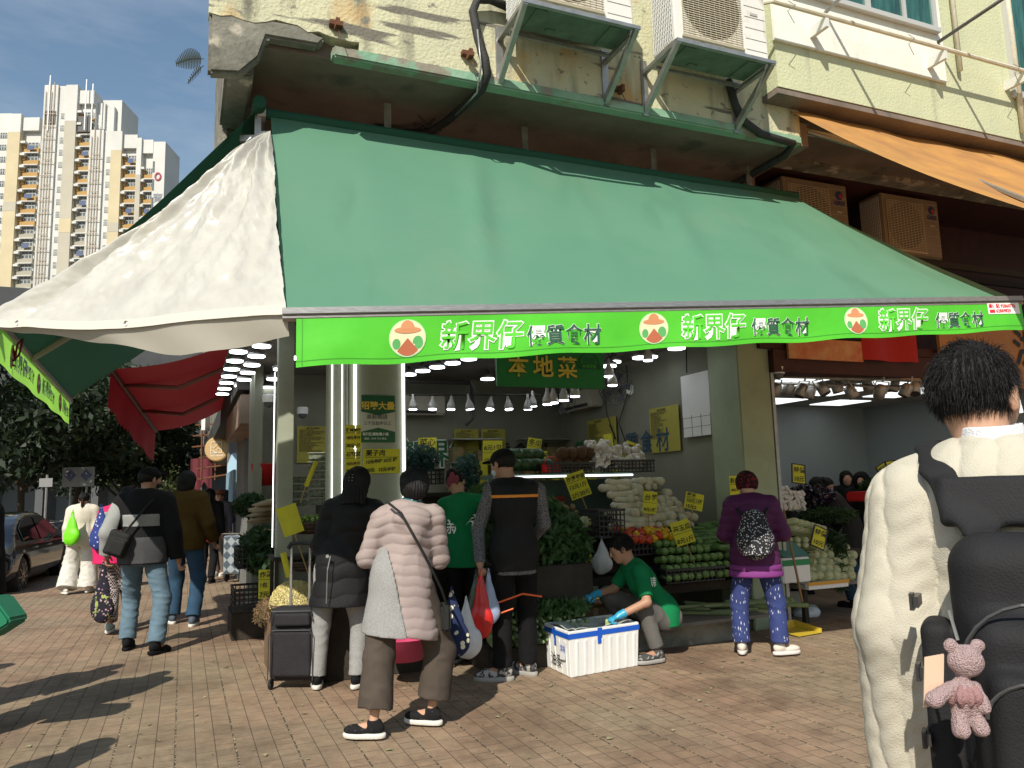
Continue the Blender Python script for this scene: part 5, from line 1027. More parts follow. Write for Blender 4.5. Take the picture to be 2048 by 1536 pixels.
# ---- man in the black vest with carrier bags
loc = (-.02, 6.25); rz = R(18)
L = lambda x, y, z: tuple(W2L((x, y, z), loc, rz))
J = joints(1.76, hed=(-.055, .075, 1.66), nek=(-.01, .01, 1.50), che=(.01, 0, 1.33), shl=(-.17, .03, 1.45), shr=(.215, -.01, 1.44), ell=L(-.30, 6.26, 1.15), wrl=L(-.285, 6.14, .90), elr=(.27, .03, 1.18), wrr=(.24, .22, 1.05),
           knl=L(-.13, 6.28, .52), knr=L(.07, 6.38, .52), anl=L(-.13, 6.24, .10), anr=L(.07, 6.40, .10), yaw=.55, nod=-.15, foot={'l': R(68), 'r': R(30)})
b = make_body('person', J, SKIN2, .007, curlL=1.15)
jacket(J, b, F_marl, .012, .80, 1.0, 0, 1.0, 1.0, .009, 42, None, .005, name='knit_sleeves')
J2 = dict(J); J2['shl'] = J['shl']*.82+J['nek']*.18; J2['shr'] = J['shr']*.82+J['nek']*.18
def vest_arm(S_, J_): pass
lo, hi = bounds(J, .26); S_ = SD(lo, hi, .008); torso(S_, J2, .028, .05, 1.02, 1.05, hips=1.06); S_.cap(J['pel']+V(0, 0, .06), (J['pel'][0], -.01, .80), .175, .185, .06, (V(0, 1, 0), .74)); S_.cap(J['nek'], J['nek']+V(0, 0, .04), .078, .075, .02, fb=True)
S_.disp(wrinkle(.005, 20, 43)); S_.cut((0, 0, .83), (0, 0, -1)); ve = S_.mesh('vest', F_blackp, b)
S_ = SD(lo, hi, .006); torso(S_, J2, .0305, .05, 1.02, 1.05, hips=1.06); S_.disp(wrinkle(.005, 20, 43)); S_.cut((0, 0, 1.418), (0, 0, 1)); S_.cut((0, 0, 1.392), (0, 0, -1)); S_.mesh('orange_stripe', mat('orange piping', (.75, .25, .02), .6), ve)
trousers(J, b, F_black, .016, .1, .008, 7, .005, .01)
m2 = LB(); kn = J['knl']
for k, (a, c_) in enumerate((((-.20, -.03, .58), (.02, -.13, .66)), ((.02, -.13, .66), (.20, -.06, .62)), ((-.19, -.04, .50), (-.05, -.10, .55)))): m2.tube([a, c_], .007, 5)
m2.build('orange_seam', mat('orange trim', (.75, .12, .02), .6), b)
shoes(J, b, patt('trail shoe', (.05, .05, .055), (.38, .36, .33), 'noise', 30, .48, .52), mat('grey sole', (.30, .29, .27), .7), k=1.08); hair(J, b, style='short')
c = J['hed']; Rm = hrot(J); S_ = SD(c-.25, c+.25, .006); S_.ell(c+Rm@V(0, -.012, .045), (.094, .11, .082), 0, Rm); S_.cut(c+Rm@V(0, 0, .035), Rm@V(0, -.15, -1)); S_.ell(c+Rm@V(0, .13, .045), (.065, .07, .012), .012, Rm); S_.mesh('cap', F_black, b)
S_ = SD(c-.2, c+.2, .005); S_.ell(c+Rm@V(0, .045, -.05), (.062, .066, .05), 0, Rm); S_.cut(c+Rm@V(0, .035, 0), Rm@V(0, -1, 0)); S_.mesh('face_mask', MASK, b)
finish(b, 'man in a black vest with an orange stripe and grey sleeves holding carrier bags', loc, rz)
VH = L2W(J['wrl'], loc, rz)
# ---- squatting stall keeper (faces left)
loc = (1.16, 6.86); rz = R(88)
L = lambda x, y, z: tuple(W2L((x, y, z), loc, rz))
J = joints(1.68, pel=L(1.25, 6.92, .33), wai=L(1.19, 6.92, .47), che=L(1.08, 6.90, .64), nek=L(.985, 6.88, .80), hed=L(.905, 6.87, .925), shl=L(1.05, 6.71, .735), shr=L(1.0, 7.07, .76), ell=L(1.06, 6.56, .51), wrl=L(.83, 6.52, .42),
           elr=L(.86, 7.08, .56), wrr=L(.68, 6.97, .53), hpl=L(1.24, 6.84, .31), hpr=L(1.24, 7.0, .31), knl=L(1.05, 6.70, .45), knr=L(.80, 7.15, .50), anl=L(1.14, 6.68, .10), anr=L(1.0, 7.16, .10), nod=-.42, yaw=.12, foot={'l': R(25), 'r': R(-10)})
b = make_body('person', J, SKIN2, .0055, curlL=.9, curlR=1.1, nL=V(0, .3, -1), nR=V(0, .3, -1))
jacket(J, b, F_green, .016, .27, .42, .0, 1.02, 1.05, .008, 51, None, .006, False, name='t_shirt', hips=.95)
F_tr = fabric('grey work trousers', (.13, .125, .115), .95, var=.2)
lo, hi = bounds(J, .2); S_ = SD(lo, hi, .008); S_.ell(J['pel']-V(0, .02, .0), (.165, .15, .13), .05)
for q in 'lr': S_.cap(J['hp'+q], J['kn'+q], .10, .077, .03); S_.cap(J['kn'+q], J['an'+q]+V(0, 0, .03), .072, .058, .02, fb=True)
S_.disp(wrinkle(.008, 30, 52)); S_.mesh('trousers', F_tr, b)
shoes(J, b, patt('grey sneaker', (.06, .06, .06), (.3, .3, .28), 'noise', 30, .52, .56), mat('grey sole', (.30, .29, .27), .7)); hair(J, b, style='short', seed=8); strands(J, b, 2600, .035, 9, .0012, .35, -.35)
GL = mat('blue nitrile glove', (.03, .30, .50), .35)
for q, sg, cu in (('l', -1, .9), ('r', 1, 1.1)):
    w = J['wr'+q]; S_ = SD(w-.22, w+.22, .005); h = nrm(w-J['el'+q]); hand(S_, w, J['el'+q], J['s']*1.04, sg, cu, V(0, .3, -1), 1.15); S_.cap(w-h*.05, w, .036, .031, .01, fa=True); S_.disp(wrinkle(.0012, 70, 3)); S_.mesh('glove', GL, b)
lettering('print', '新', .09, M_white_ink, lambda x, y: Vector((-.145-.0*x, -.02+x*.8, .62+y)), b)
c = J['hed']; Rm = hrot(J)
S_ = SD(c-.15, c+.18, .004)
for x in (-.031, .031): S_.cap(c+Rm@V(x-.016, .088, .034), c+Rm@V(x+.016, .089, .036), .0035, .0028, 0)
S_.mesh('eyebrows', HAIR, b)
for x in (-.030, .030): S_ = SD(c-.15, c+.18, .003); S_.cap(c+Rm@V(x-.012, .0885, .006), c+Rm@V(x+.012, .0885, .006), .003, .003, 0); S_.mesh('eye', mat('eye dark', (.02, .012, .01), .2), b)
finish(b, 'stall keeper in a green t-shirt and blue gloves squatting over the white foam box', loc, rz)
SQL = (Vector(L2W(J['wrl'], loc, rz)), Vector(L2W(J['wrr'], loc, rz)))
# ---- woman in purple with the patterned rucksack
loc = (2.06, 6.86); rz = R(-14)
L = lambda x, y, z: tuple(W2L((x, y, z), loc, rz))
J = joints(1.55, nod=-.45, hed=(-.02, .08, 1.425), nek=(0, .03, 1.30), ell=(-.235, .04, 1.02), elr=(.25, .05, 1.02), wrl=(-.12, .2, 1.0), wrr=(.14, .24, .98), knl=L(1.92, 6.93, .44), knr=L(2.22, 6.86, .44), anl=L(1.91, 6.90, .10), anr=L(2.21, 6.81, .10), foot={'l': R(-4), 'r': R(-62)})
b = make_body('person', J, SKIN, .009); jacket(J, b, F_purple, .036, .70, .98, .03, 1.06, 1.08, .008, 61, (.07, .010), .004, name='puffer_jacket')
S_ = SD((-.35, -.3, .6), (.35, .35, .85), .008); S_.cap((0, 0, .9), (0, -.01, .66), .20, .225, .03, (V(0, 1, 0), .80)); S_.disp(lambda X, Y, Z: (-.010*np.sqrt(np.abs(np.sin(np.pi*Z/.06)))+.005).astype(np.float32)); S_.cut((0, 0, .765), (0, 0, 1)); S_.cut((0, 0, .665), (0, 0, -1)); S_.mesh('jacket_hem', F_lil, b)
trousers(J, b, patt('blue trousers with white dashes', (.035, .05, .16), (.45, .47, .55), 'voronoi', 26, .18, .24, None, (2.0, 2.0, .55)), .018, .12, .008, 8, .006, .012)
shoes(J, b, mat('cream sneaker', (.60, .55, .48), .7), mat('pale sole', (.66, .62, .58), .6)); hair(J, b, style='short')
c = J['hed']; Rm = hrot(J); S_ = SD(c-.2, c+.2, .006); S_.ell(c+Rm@V(0, -.015, .035), (.098, .115, .105), 0, Rm); S_.cut(c+Rm@V(0, 0, -.02), Rm@V(0, .35, -1)); S_.disp(wrinkle(.005, 60, 2)); S_.mesh('knit_hat', patt('dark red knit hat', (.03, .008, .012), (.30, .02, .02), 'voronoi', 45, .25, .32), b)
finish(b, 'woman in a dark purple puffer, dark red hat and blue patterned trousers', loc, rz); PURP = (loc, rz)
# ---- capped man in light jeans
loc = (-3.66, 7.74); rz = R(8)
L = lambda x, y, z: tuple(W2L((x, y, z), loc, rz))
J = joints(1.76, hed=(.03, .04, 1.655), nek=(.01, 0, 1.51), shl=(-.205, 0, 1.42), shr=(.195, 0, 1.43), ell=(-.30, -.08, 1.15), wrl=(-.33, .0, .93), elr=(.285, -.05, 1.15), wrr=(.33, .0, .86), knl=L(-3.86, 7.95, .50), knr=L(-3.46, 7.75, .50), anl=L(-3.85, 7.88, .10), anr=L(-3.45, 7.62, .10), yaw=-.75, nod=-.05, foot={'l': R(8), 'r': R(-22), 'rp': .15})
b = make_body('person', J, SKIN2, .008, curlR=.8)
jk = fabric('two tone black jacket', (.009, .009, .010), .8); N_, L_ = _ns(jk)
jacket(J, b, jk, .045, .84, .97, .0, 1.1, 1.1, .009, 71, None, .009, name='jacket')
lo, hi = bounds(J, .26)
for nm, z0, z1, mt_ in (('grey_chest_panel', 1.20, 1.32, F_pale), ('charcoal_panel', .845, 1.10, fabric('charcoal panel', (.07, .07, .075)))):
    S_ = SD(lo, hi, .009); torso(S_, J, .0485, wid=1.1, dep=1.1, hips=1.05); S_.cap(J['pel']+V(0, 0, .06), V(0, -.01, .84), (.155*1.1*J['s']+.0485), (.155*1.1*J['s']+.0485), .06, (V(0, 1, 0), .74*1.1)); S_.disp(wrinkle(.009, 24, 71, .7)); S_.cut((0, 0, z1), (0, 0, 1)); S_.cut((0, 0, z0), (0, 0, -1)); S_.cut((-.235, 0, 1), (-1, 0, 0)); S_.cut((.235, 0, 1), (1, 0, 0)); S_.mesh(nm, mt_, b)
S_ = SD(lo, hi, .009); arm(S_, J, 'l', .042, .97, .035); S_.disp(wrinkle(.009, 24, 71, .7)); S_.cut((-.285, 0, 1), (1, .25, -.25)); S_.mesh('sleeve_stripe', F_pale, b)
trousers(J, b, F_jeans, .020, .12, .007, 9, .008, .008); shoes(J, b, F_black, F_black, k=1.05); hair(J, b, style='short')
c = J['hed']; Rm = hrot(J); S_ = SD(c-.25, c+.25, .006); S_.ell(c+Rm@V(0, -.012, .045), (.094, .11, .082), 0, Rm); S_.cut(c+Rm@V(0, 0, .03), Rm@V(0, -.2, -1)); S_.ell(c+Rm@V(0, .13, .055), (.065, .07, .012), .012, Rm); S_.mesh('cap', F_black, b)
S_ = SD(c-.2, c+.2, .005); S_.ell(c+Rm@V(0, .045, -.05), (.062, .066, .05), 0, Rm); S_.cut(c+Rm@V(0, .035, 0), Rm@V(0, -1, 0)); S_.mesh('face_mask', mat('black mask', (.02, .02, .02), .8), b)
finish(b, 'man walking away in a black cap, black and grey jacket and light blue jeans', loc, rz)
BG = fabric('black nylon bag', (.02, .021, .02), .6)
S_ = SD((-.45, -.5, .8), (.2, 0, 1.3), .008); S_.box((-.16, -.235, 1.05), (.10, .045, .12), .03, 0, np.array(Matrix.Rotation(.35, 3, 'Y'))); S_.box((-.15, -.285, 1.02), (.07, .02, .07), .015, .01, np.array(Matrix.Rotation(.35, 3, 'Y'))); S_.disp(wrinkle(.004, 30, 4))
o = sdthing('sling_bag', 'black sling bag on the back of the capped man', 'bag', S_, BG, loc, rz)
m = MB(); m.tube([L2W(V(*p), loc, rz) for p in ((-.10, -.24, 1.15), (-.02, -.215, 1.26), (.06, -.175, 1.38), (.12, -.12, 1.46))], .012, 6); st_ = m.build('strap', BG, None); st_.data.transform(Matrix.Rotation(-rz, 4, 'Z') @ Matrix.Translation(-o.location)); st_.parent = o
# ---- man in brown sweater
loc = (-3.93, 9.35); rz = R(4)
L = lambda x, y, z: tuple(W2L((x, y, z), loc, rz))
J = joints(1.78, ell=(-.27, -.04, 1.16), elr=(.29, -.06, 1.17), wrl=(-.26, .05, .93), wrr=(.30, .10, .95), knl=L(-4.08, 9.5, .52), knr=L(-3.76, 9.36, .52), anl=L(-4.09, 9.44, .10), anr=L(-3.75, 9.2, .10), foot={'l': R(30), 'r': R(6)})
b = make_body('person', J, SKIN2, .009); jacket(J, b, F_sweat, .040, .86, .97, -.01, 1.1, 1.1, .009, 81, None, .006, name='sweater'); trousers(J, b, F_jeansd, .020, .12, .009, 10, .007, .014); shoes(J, b, mat('blue grey shoe', (.06, .08, .11), .8), SOLE, k=1.05); hair(J, b, style='mid', seed=6); strands(J, b, 900, .03, 15, .0015, .3)
finish(b, 'man from behind in a dark olive brown sweater and dark jeans with shaggy black hair', loc, rz)
# ---- woman in magenta jacket
loc = (-4.62, 8.95); rz = R(6)
J = joints(1.60, hed=(.16, .05, 1.50), nek=(.13, 0, 1.36), che=(.08, 0, 1.20), shl=(-.06, .0, 1.30), shr=(.27, 0, 1.31), ell=(-.13, -.03, 1.04), wrl=(-.11, .05, .83), pel=(.05, 0, .88), hpl=(-.03, 0, .85), hpr=(.13, 0, .85), knl=(.02, .06, .47), knr=(.16, .15, .48), anl=(.08, -.12, .10), anr=(.14, .35, .18), nod=-.2, foot={'l': R(10), 'r': R(0)})
b = make_body('person', J, SKIN, .009); jacket(J, b, F_magenta, .036, .76, .97, .02, 1.08, 1.05, .009, 91, None, .006, name='jacket')
S_ = SD(*bounds(J, .26), .009); torso(S_, J, .040, wid=1.08, dep=1.05); S_.disp(wrinkle(.006, 24, 91, .7)); S_.cut((0, 0, 1.25), (0, 0, -1)); S_.cut((0, 0, 1.335), (0, 0, 1)); S_.mesh('grey_yoke', F_pale, b)
trousers(J, b, patt('small check trousers', (.5, .45, .42), (.04, .02, .03), 'check', 55), .02, .2, .009, 4, .004, .02); shoes(J, b, mat('mint grey shoe', (.30, .38, .35), .7), SOLE); hair(J, b, style='short', seed=9)
finish(b, 'woman in a magenta jacket and small check trousers behind the capped man', loc, rz); PJ = (J, loc, rz)
# ---- woman in cream sweater
loc = (-7.03, 12.75); rz = R(15)
J = joints(1.60, knl=(-.16, .06, .46), anl=(-.17, -.10, .10), knr=(.12, .02, .46), anr=(.13, -.02, .10), nod=-.1, foot={'l': R(30), 'r': R(-8)})
b = make_body('person', J, SKIN, .012); jacket(J, b, F_cream, .045, .76, .97, .02, 1.1, 1.1, .011, 101, None, .006, name='knit_sweater'); trousers(J, b, F_white, .03, .1, .011, 5, .012, .07); shoes(J, b, SOLE, SOLE); hair(J, b, style='pony', seed=10)
finish(b, 'woman from behind in a cream knit sweater and wide white trousers near the black car', loc, rz); WW = (J, loc, rz)
# ---- walkers further down the street and figures inside the shops
def simple(label, loc, rz, H, top, bot, style='short', vox=.014, hem=.8, hat=None, lean=0, z=0, shoe=None, g=.03, group=None, skin=None, hem2=.12, flare=0.0, mask=False, hood=False, t=.97, arms=None, yaw=0.0):
    s = H/1.7; o = {}
    if lean: o = dict(che=(0, lean*.5, 1.24*s), nek=(0, lean*.9, 1.38*s), hed=(0, lean*1.15+.02, 1.51*s), shl=(-.175*s, lean*.8, 1.32*s), shr=(.175*s, lean*.8, 1.32*s), ell=(-.23*s, lean+.1, 1.08*s), elr=(.23*s, lean+.1, 1.08*s), wrl=(-.15*s, lean+.32, 1.0*s), wrr=(.15*s, lean+.32, 1.0*s), nod=-.5)
    if arms: o.update(arms)
    J = joints(H, yaw=yaw, **o); J['knl'][1] += .05; J['anr'][1] -= .12*s
    b = make_body('person', J, skin or SKIN, vox, hands=vox < .02); jacket(J, b, top, g, hem*s, t, flare, 1.05, 1.05, vox, int(H*1000), None, .006); trousers(J, b, bot, .016, hem2, vox); shoes(J, b, shoe or F_black, SOLE if shoe else F_black)
    c = J['hed']; Rm = hrot(J)
    if hood: S_ = SD(c-.25, c+.22, .012); S_.ell(c+V(0, -.02, .01), (.115, .13, .135), 0); S_.ell(c+V(0, .12, 0), (.07, .06, .09), .01, sub=True); S_.disp(wrinkle(.006, 30, 2)); S_.mesh('hood', top, b)
    else: hair(J, b, style=style, vox=.009)
    if hat: S_ = SD(c-.25, c+.25, .01); S_.ell(c+Rm@V(0, -.01, .05), (.10, .115, .085), 0, Rm); S_.cut(c+Rm@V(0, 0, .03), Rm@V(0, 0, -1)); S_.ell(c+Rm@V(0, .10, .04), (.09, .09, .014), .012, Rm); S_.mesh('hat', hat, b)
    if mask: S_ = SD(c-.2, c+.2, .007); S_.ell(c+Rm@V(0, .045, -.05), (.062, .066, .05), 0, Rm); S_.cut(c+Rm@V(0, .035, 0), Rm@V(0, -1, 0)); S_.mesh('face_mask', MASK, b)
    finish(b, label, (*loc, z), rz, group); return J, (*loc, z), rz
G2 = lambda px, py: tuple(GZ(px, py)[:2])
simple('dark clothed walker just right of the man in the brown sweater', G2(415, 1165), R(5), 1.62, F_black, F_black, 'mid')
simple('walker in a brown brimmed hat and grey vest down the street', G2(437, 1152), R(175), 1.60, fabric('grey striped top', (.10, .10, .12)), fabric('taupe trousers', (.16, .13, .11)), hat=fabric('brown hat', (.22, .09, .05)), shoe=SOLE, arms=dict(wrr=(.1, .25, .9)))
simple('small far walker with light brown hair down the street', G2(452, 1110), R(10), 1.55, F_pale, F_black, 'mid', hat=None)
simple('small far walker in a turquoise top and jeans', G2(463, 1120), R(0), 1.55, fabric('turquoise top', (.05, .35, .38)), F_jeansd, 'short')
simple('far pedestrian with a bald head between the two walking men', (-5.6, 17.5), R(170), 1.68, F_navy, F_black, 'short')
simple('pedestrian in dark clothes beyond the woman in cream', (-7.9, 17.2), R(0), 1.6, F_black, F_jeansd, 'short')
simple('far walker in a dark coat right of the brown brimmed hat', G2(449, 1135), R(-5), 1.62, F_black, F_black, 'mid', .016)
simple('far walker in pale grey beside the blue carrier bag', G2(473, 1104), R(12), 1.6, F_pale, F_jeansd, 'short', .016)
simple('far walker in navy between the brown sweater and the brown hat', G2(404, 1112), R(0), 1.68, F_navy, F_black, 'short', .016)
# inside the right-hand shop
def inb(px, py, b): q = PB(px, py, b); p = B(q.x, b); return (p.x, p.y)
simple('shop worker in a navy tunic and face mask behind the right-hand stall', inb(1636, 950, 2.0), R(200), 1.58, F_navy, F_black, 'bun', .011, lean=.12, mask=True, yaw=.3)
simple('woman with tied hair in a black coat leaning over the right-hand stall', (3.93, 9.35), R(50), 1.58, F_blackp, F_jeansd, 'bun', .010, hem=.62, flare=.04, lean=.26, g=.045)
simple('figure in a dark hooded jacket at the back of the right-hand shop', inb(1722, 930, 1.5), R(150), 1.62, F_black, F_black, hood=True, lean=.1, g=.05)
simple('dark figure standing just behind the steel door track', inb(1552, 960, 1.2), R(30), 1.62, F_black, F_black, 'mid', lean=.1)
simple('dark coated shopper at the back of the right-hand shop beside the hooded figure', inb(1690, 930, 2.2), R(170), 1.6, F_black, F_black, 'mid', .016)
simple('dark shopper farthest right beyond the cream shoulder', inb(1790, 930, 1.9), R(120), 1.6, F_black, F_black, 'short', .016, lean=.15)
simple('stooping dark figure second from the steel door track', inb(1580, 990, 1.7), R(60), 1.52, F_black, F_black, 'short', lean=.3)
# people at the left edge and just outside the frame, whose shadows lie on the paving
simple('person in black at the left edge carrying a green shopping bag', (-3.57, 5.0), R(5), 1.70, F_black, F_black, 'short', .012, g=.06, hem=.62, flare=.05)
for i, (x, y, h) in enumerate(((-4.15, 5.3, 1.72), (-3.9, 4.1, 1.66), (-3.1, 3.15, 1.70), (-5.2, 5.6, 1.62), (-2.75, 2.3, 1.72), (-4.7, 4.6, 1.68))):
    simple(['passer-by in navy just outside the left edge of the view', 'passer-by in denim outside the left edge of the view', 'passer-by in grey nearest the camera outside the left edge', 'passer-by in cream farthest outside the left edge', 'passer-by in magenta behind the camera at the lower left', 'passer-by in brown outside the left edge beside the one in navy'][i], (x, y), R(20*i), h, [F_navy, F_jeansd, F_pale, F_cream, F_magenta, F_sweat][i], F_jeansd, 'mid', .016)
# ---- foreground man with the rucksack
loc = (1.115, 1.80); rz = R(-33)
J = joints(1.76, hed=(-.028, .03, 1.638), nek=(-.005, -.005, 1.485), shl=(-.185, .0, 1.385), shr=(.185, .0, 1.385), ell=(-.232, -.03, 1.10), wrl=(-.245, .04, .72), elr=(.245, -.03, 1.10), yaw=-.42, nod=-.05)
J['s'] *= 1.03
b = make_body('person', J, SKIN, .006)
KN = fabric('cream cable knit', (.50, .47, .385), .95, var=.06, bump=.35, bs=300)
def cables(X, Y, Z):
    x = X+.245+.0*Z; base = np.where(X < -.155, np.arctan2(X+.235, -(Y+.01))*.075, X*1.0)
    ph = 2*np.pi*base/.070; wob = .30*np.sin(2*np.pi*Z/.09); return (-.0085*np.abs(np.sin(ph*.5+wob*.5))**.55+.005-.0011*np.sin(2*np.pi*Z/.05+1.6*np.sin(ph))*np.abs(np.sin(ph*.5))).astype(np.float32)
lo, hi = bounds(J, .22); lo[2] = .60; hi[2] = 1.66; S_ = SD(lo, hi, .0042); torso(S_, J, .030, .05, 1.03, 1.03, hips=1.08); S_.cap(J['pel']+V(0, 0, .06), (0, -.01, .66), .19, .19, .06, (V(0, 1, 0), .78))
for q in 'lr': arm(S_, J, q, .028, 1.0, .05, (.060, .054, .052))
S_.cap(J['nek']-V(0, 0, .03), J['nek']+V(0, -.008, .045), .082, .070, .012, fb=True); S_.disp(wrinkle(.014, 11, 77, .6)); S_.disp(cables); sw = S_.mesh('cable_knit_sweater', KN, b)
S_ = SD(J['nek']-.15, J['nek']+.2, .004); S_.cap(J['nek']-V(0, 0, .01), J['nek']+V(0, -.012, .085), .078, .063, .0, fb=True); S_.cap(J['nek']+V(0, 0, .0), J['nek']+V(0, -.005, .13), .055, .052, .0, sub=True)
cm = fabric('pinstripe shirt collar', (.70, .71, .74), .8, 0); mix_layer(cm, 'ShaderNodeTexWave', 0, .55, .65, (.30, .33, .42), 6, (0, 0, 7.0)); S_.mesh('shirt_collar', cm, b)
trousers(J, b, F_jeansd, .02, .12, .012); shoes(J, b, F_black, SOLE); hair(J, b, style='short', vox=.004, seed=12)
strands(J, b, 14000, .024, 31, .0007, .40, -.68); 
m2 = LB(); e = V(*J['hed'])+hrot(J)@V(.083, .012, -.012); m2.tube([e, e+V(.004, .004, -.03)], .005, 8); m2.build('earbud', mat('white earbud', (.85, .85, .85), .2), b)
finish(b, 'young man close to the camera from behind in a cream cable knit sweater', loc, rz); FG = (J, loc, rz)
# ================================================================ signs, lamps and goods
M_ycard = mat('yellow price card', (.62, .58, .03), .75, var=.12, vs=9); M_ink = mat('marker ink', (.01, .01, .012), .6); M_stick = mat('bamboo stick', (.35, .25, .10), .8)
M_crate = mat('black plastic crate', (.018, .018, .020), .45); M_foam = mat('white foam', (.78, .78, .76), .85, bump=.3, bs=160, var=.05); M_wick = mat('brown wicker', (.10, .06, .035), .8, var=.4, vs=20, bump=1, bs=50)
def card(label, pos, w, h, lines, rz=0.0, tilt=0.0, lean=0.0, stick=.0, frame=False, name='price_sign', mt=None, ink=None, size=None, cat='price sign', group=None, seed=0, rules=True):
    """card in its own frame: x right, z up, facing -y"""
    t = thing(name, label, cat, tuple(pos), rz, group); t.rotation_euler = (lean, tilt, rz)
    m = LB(); m.grid(lambda u, v: Vector((-w/2+w*u, -.003+.004*math.sin(u*5+v*3), -h/2+h*v)), 4, 4); m.build('card', mt or M_ycard, t, solid=.003)
    if frame: m = LB(); [m.bb(*q) for q in ((-w/2-.012, w/2+.012, -.008, .008, h/2, h/2+.012), (-w/2-.012, w/2+.012, -.008, .008, -h/2-.012, -h/2), (-w/2-.012, -w/2, -.008, .008, -h/2, h/2), (w/2, w/2+.012, -.008, .008, -h/2, h/2))]; m.build('frame', M_crate, t)
    if stick: m = LB(); m.tube([(0, .008, -h/2+.02), (.01, .012, -h/2-stick)], .006, 5); m.build('stick', M_stick, t)
    n = len(lines); rg = random.Random(seed+int(abs(pos[0])*1000))
    for i, l in enumerate(lines):
        sz = (size or min(h/(n*1.12), w/(max(1.0, sum(1.0 if ord(c) > 255 else .55 for c in l))*.98)))*.92; yy = h/2-(i+.80)*h/n+.0; sk = rg.uniform(-.04, .08); x0 = -w/2*.9
        me = text_mesh(l, sz, .0012); me.name = 'writing'
        for v in me.vertices: x, y = v.co.x, v.co.y; v.co = (x0+x+y*.08, -.009, yy+y+x*sk)
        me.materials.clear(); me.materials.append(ink or M_ink); link('writing', me, t)
    if n > 1 and rules and not frame: m = LB(); zz = h/2-h/n*1.02; m.bb(-w*.47, w*.45, -.0085, -.008, zz-.002, zz+.002); m.build('underline', M_ink, t)
    return t
def pc(px, py, Y): return AY(px, py, Y)
# on the pillar
def onb(px0, py0, px1, py1, b): a = PB(px0, py0, b); c = PB(px1, py1, b); return B((a.x+c.x)/2, b, (a.z+c.z)/2), abs(c.x-a.x), abs(a.z-c.z)
p, w, h = onb(722, 790, 790, 885, -.03)
t = thing('recruitment_poster', 'green and white recruitment poster on the pillar between the light tubes', 'poster', tuple(p), FA)
m = LB(); m.bb(-w/2, w/2, -.004, 0, -h/2, h/2); m.build('sheet', mat('poster paper', (.50, .52, .46), .6), t)
gd = mat('poster green', (.01, .10, .04), .5); M_gold = mat('gold ink', (.75, .55, .08), .5)
m = LB(); m.poly([(-w/2, -.006, h/2), (w/2, -.006, h/2), (w/2, -.006, h/2-.14), (0, -.006, h/2-.17), (-w/2, -.006, h/2-.14)], (0, .001, 0)); m.build('top_band', gd, t)
m = LB(); m.poly([(-w/2, -.006, -h/2), (w/2, -.006, -h/2), (w/2, -.006, -h/2+.09), (0, -.006, -h/2+.125), (-w/2, -.006, -h/2+.09)], (0, .001, 0)); m.build('bottom_band', gd, t)
for tx, sz, x, z, mt_, o_ in (('招聘大量', .072, -.145, h/2-.115, M_gold, .002), ('高薪聘請', .045, -.10, -.0, M_ink, 0), ('三千及起半日工', .034, -.125, -.05, M_ink, 0), ('有興趣請致電小姐', .028, -.135, -h/2+.06, M_white_ink, .0005), ('電話：5799 7734 張生', .02, -.12, -h/2+.025, M_white_ink, 0)):
    lettering('writing', tx, sz, mt_, lambda x_, y_: Vector((x+x_, -.009, z+y_)), t, off=o_)
for lab, q, ls in (('tall yellow price sign on the left tube of the pillar, upper one', (690, 850, 722, 897), ['桂林馬蹄', '18元半斤', '28元1斤']), ('tall yellow price sign on the left tube of the pillar, lower one', (690, 898, 721, 952), ['石豌豆', '15元半斤', '28元']), ('wide yellow price sign low on the pillar behind the black haired woman', (727, 898, 800, 946), ['栗子肉', '12元半磅 20元 磅', '20元   12元半磅'])):
    p, w, h = onb(*q, -.04); card(lab, p, w, h, ls, FA)
p, w, h = onb(1458, 952, 1480, 1002, -.08); card('yellow price sign on the green grey column above the purple woman, upper one', p, w, h, ['粉葛', '10元1斤', '16元2斤'], FA)
p, w, h = onb(1460, 1004, 1480, 1030, -.08); card('yellow price sign on the green grey column, lower one', p, w, h, ['10元1斤'], FA)
# hanging green sign
p, w, h = onb(993, 690, 1210, 778, -.2); p.z += .0
t = thing('hanging_sign', 'green hanging sign with three gold characters under the awning', 'sign', tuple(p), FA); m = LB(); m.bb(-w/2, w/2, 0, .04, -h/2, h/2+.08); m.build('board', mat('sign green', (.015, .22, .05), .5, var=.15, vs=3), t, bevel=.004)
for i, c in enumerate('本地菜'): 
    lettering('writing', c, .21, M_ink, lambda x, y: Vector((-w/2+.10+i*.245+x, -.004, -h/2+.11+y)), t, off=.008); lettering('writing', c, .21, M_gold, lambda x, y: Vector((-w/2+.10+i*.245+x, -.007, -h/2+.11+y)), t, off=.004)
m = LB(); c0 = w/2-.16
for k in range(14): a = math.pi*k/13; a2 = math.pi*(k+1)/13; m.tube([(c0+.10*math.cos(a), -.006, .05+.10*math.sin(a)), (c0+.10*math.cos(a2), -.006, .05+.10*math.sin(a2))], .004, 4)
m.bb(c0-.12, c0+.12, -.008, -.004, .0, .045); m.build('crest', gd, t); lettering('writing', '本地菜檔', .036, M_lime_ink, lambda x, y: Vector((c0-.075+x, -.010, .01+y)), t); lettering('writing', '香港', .055, gd, lambda x, y: Vector((c0-.055+x, -.010, .06+y)), t)
m = LB(); m.tube([(-w*.4, .02, h/2+.08), (-w*.4, .02, .6)], .004, 4); m.tube([(w*.4, .02, h/2+.08), (w*.4, .02, .6)], .004, 4); m.build('hanging_wire', M_steel, t)
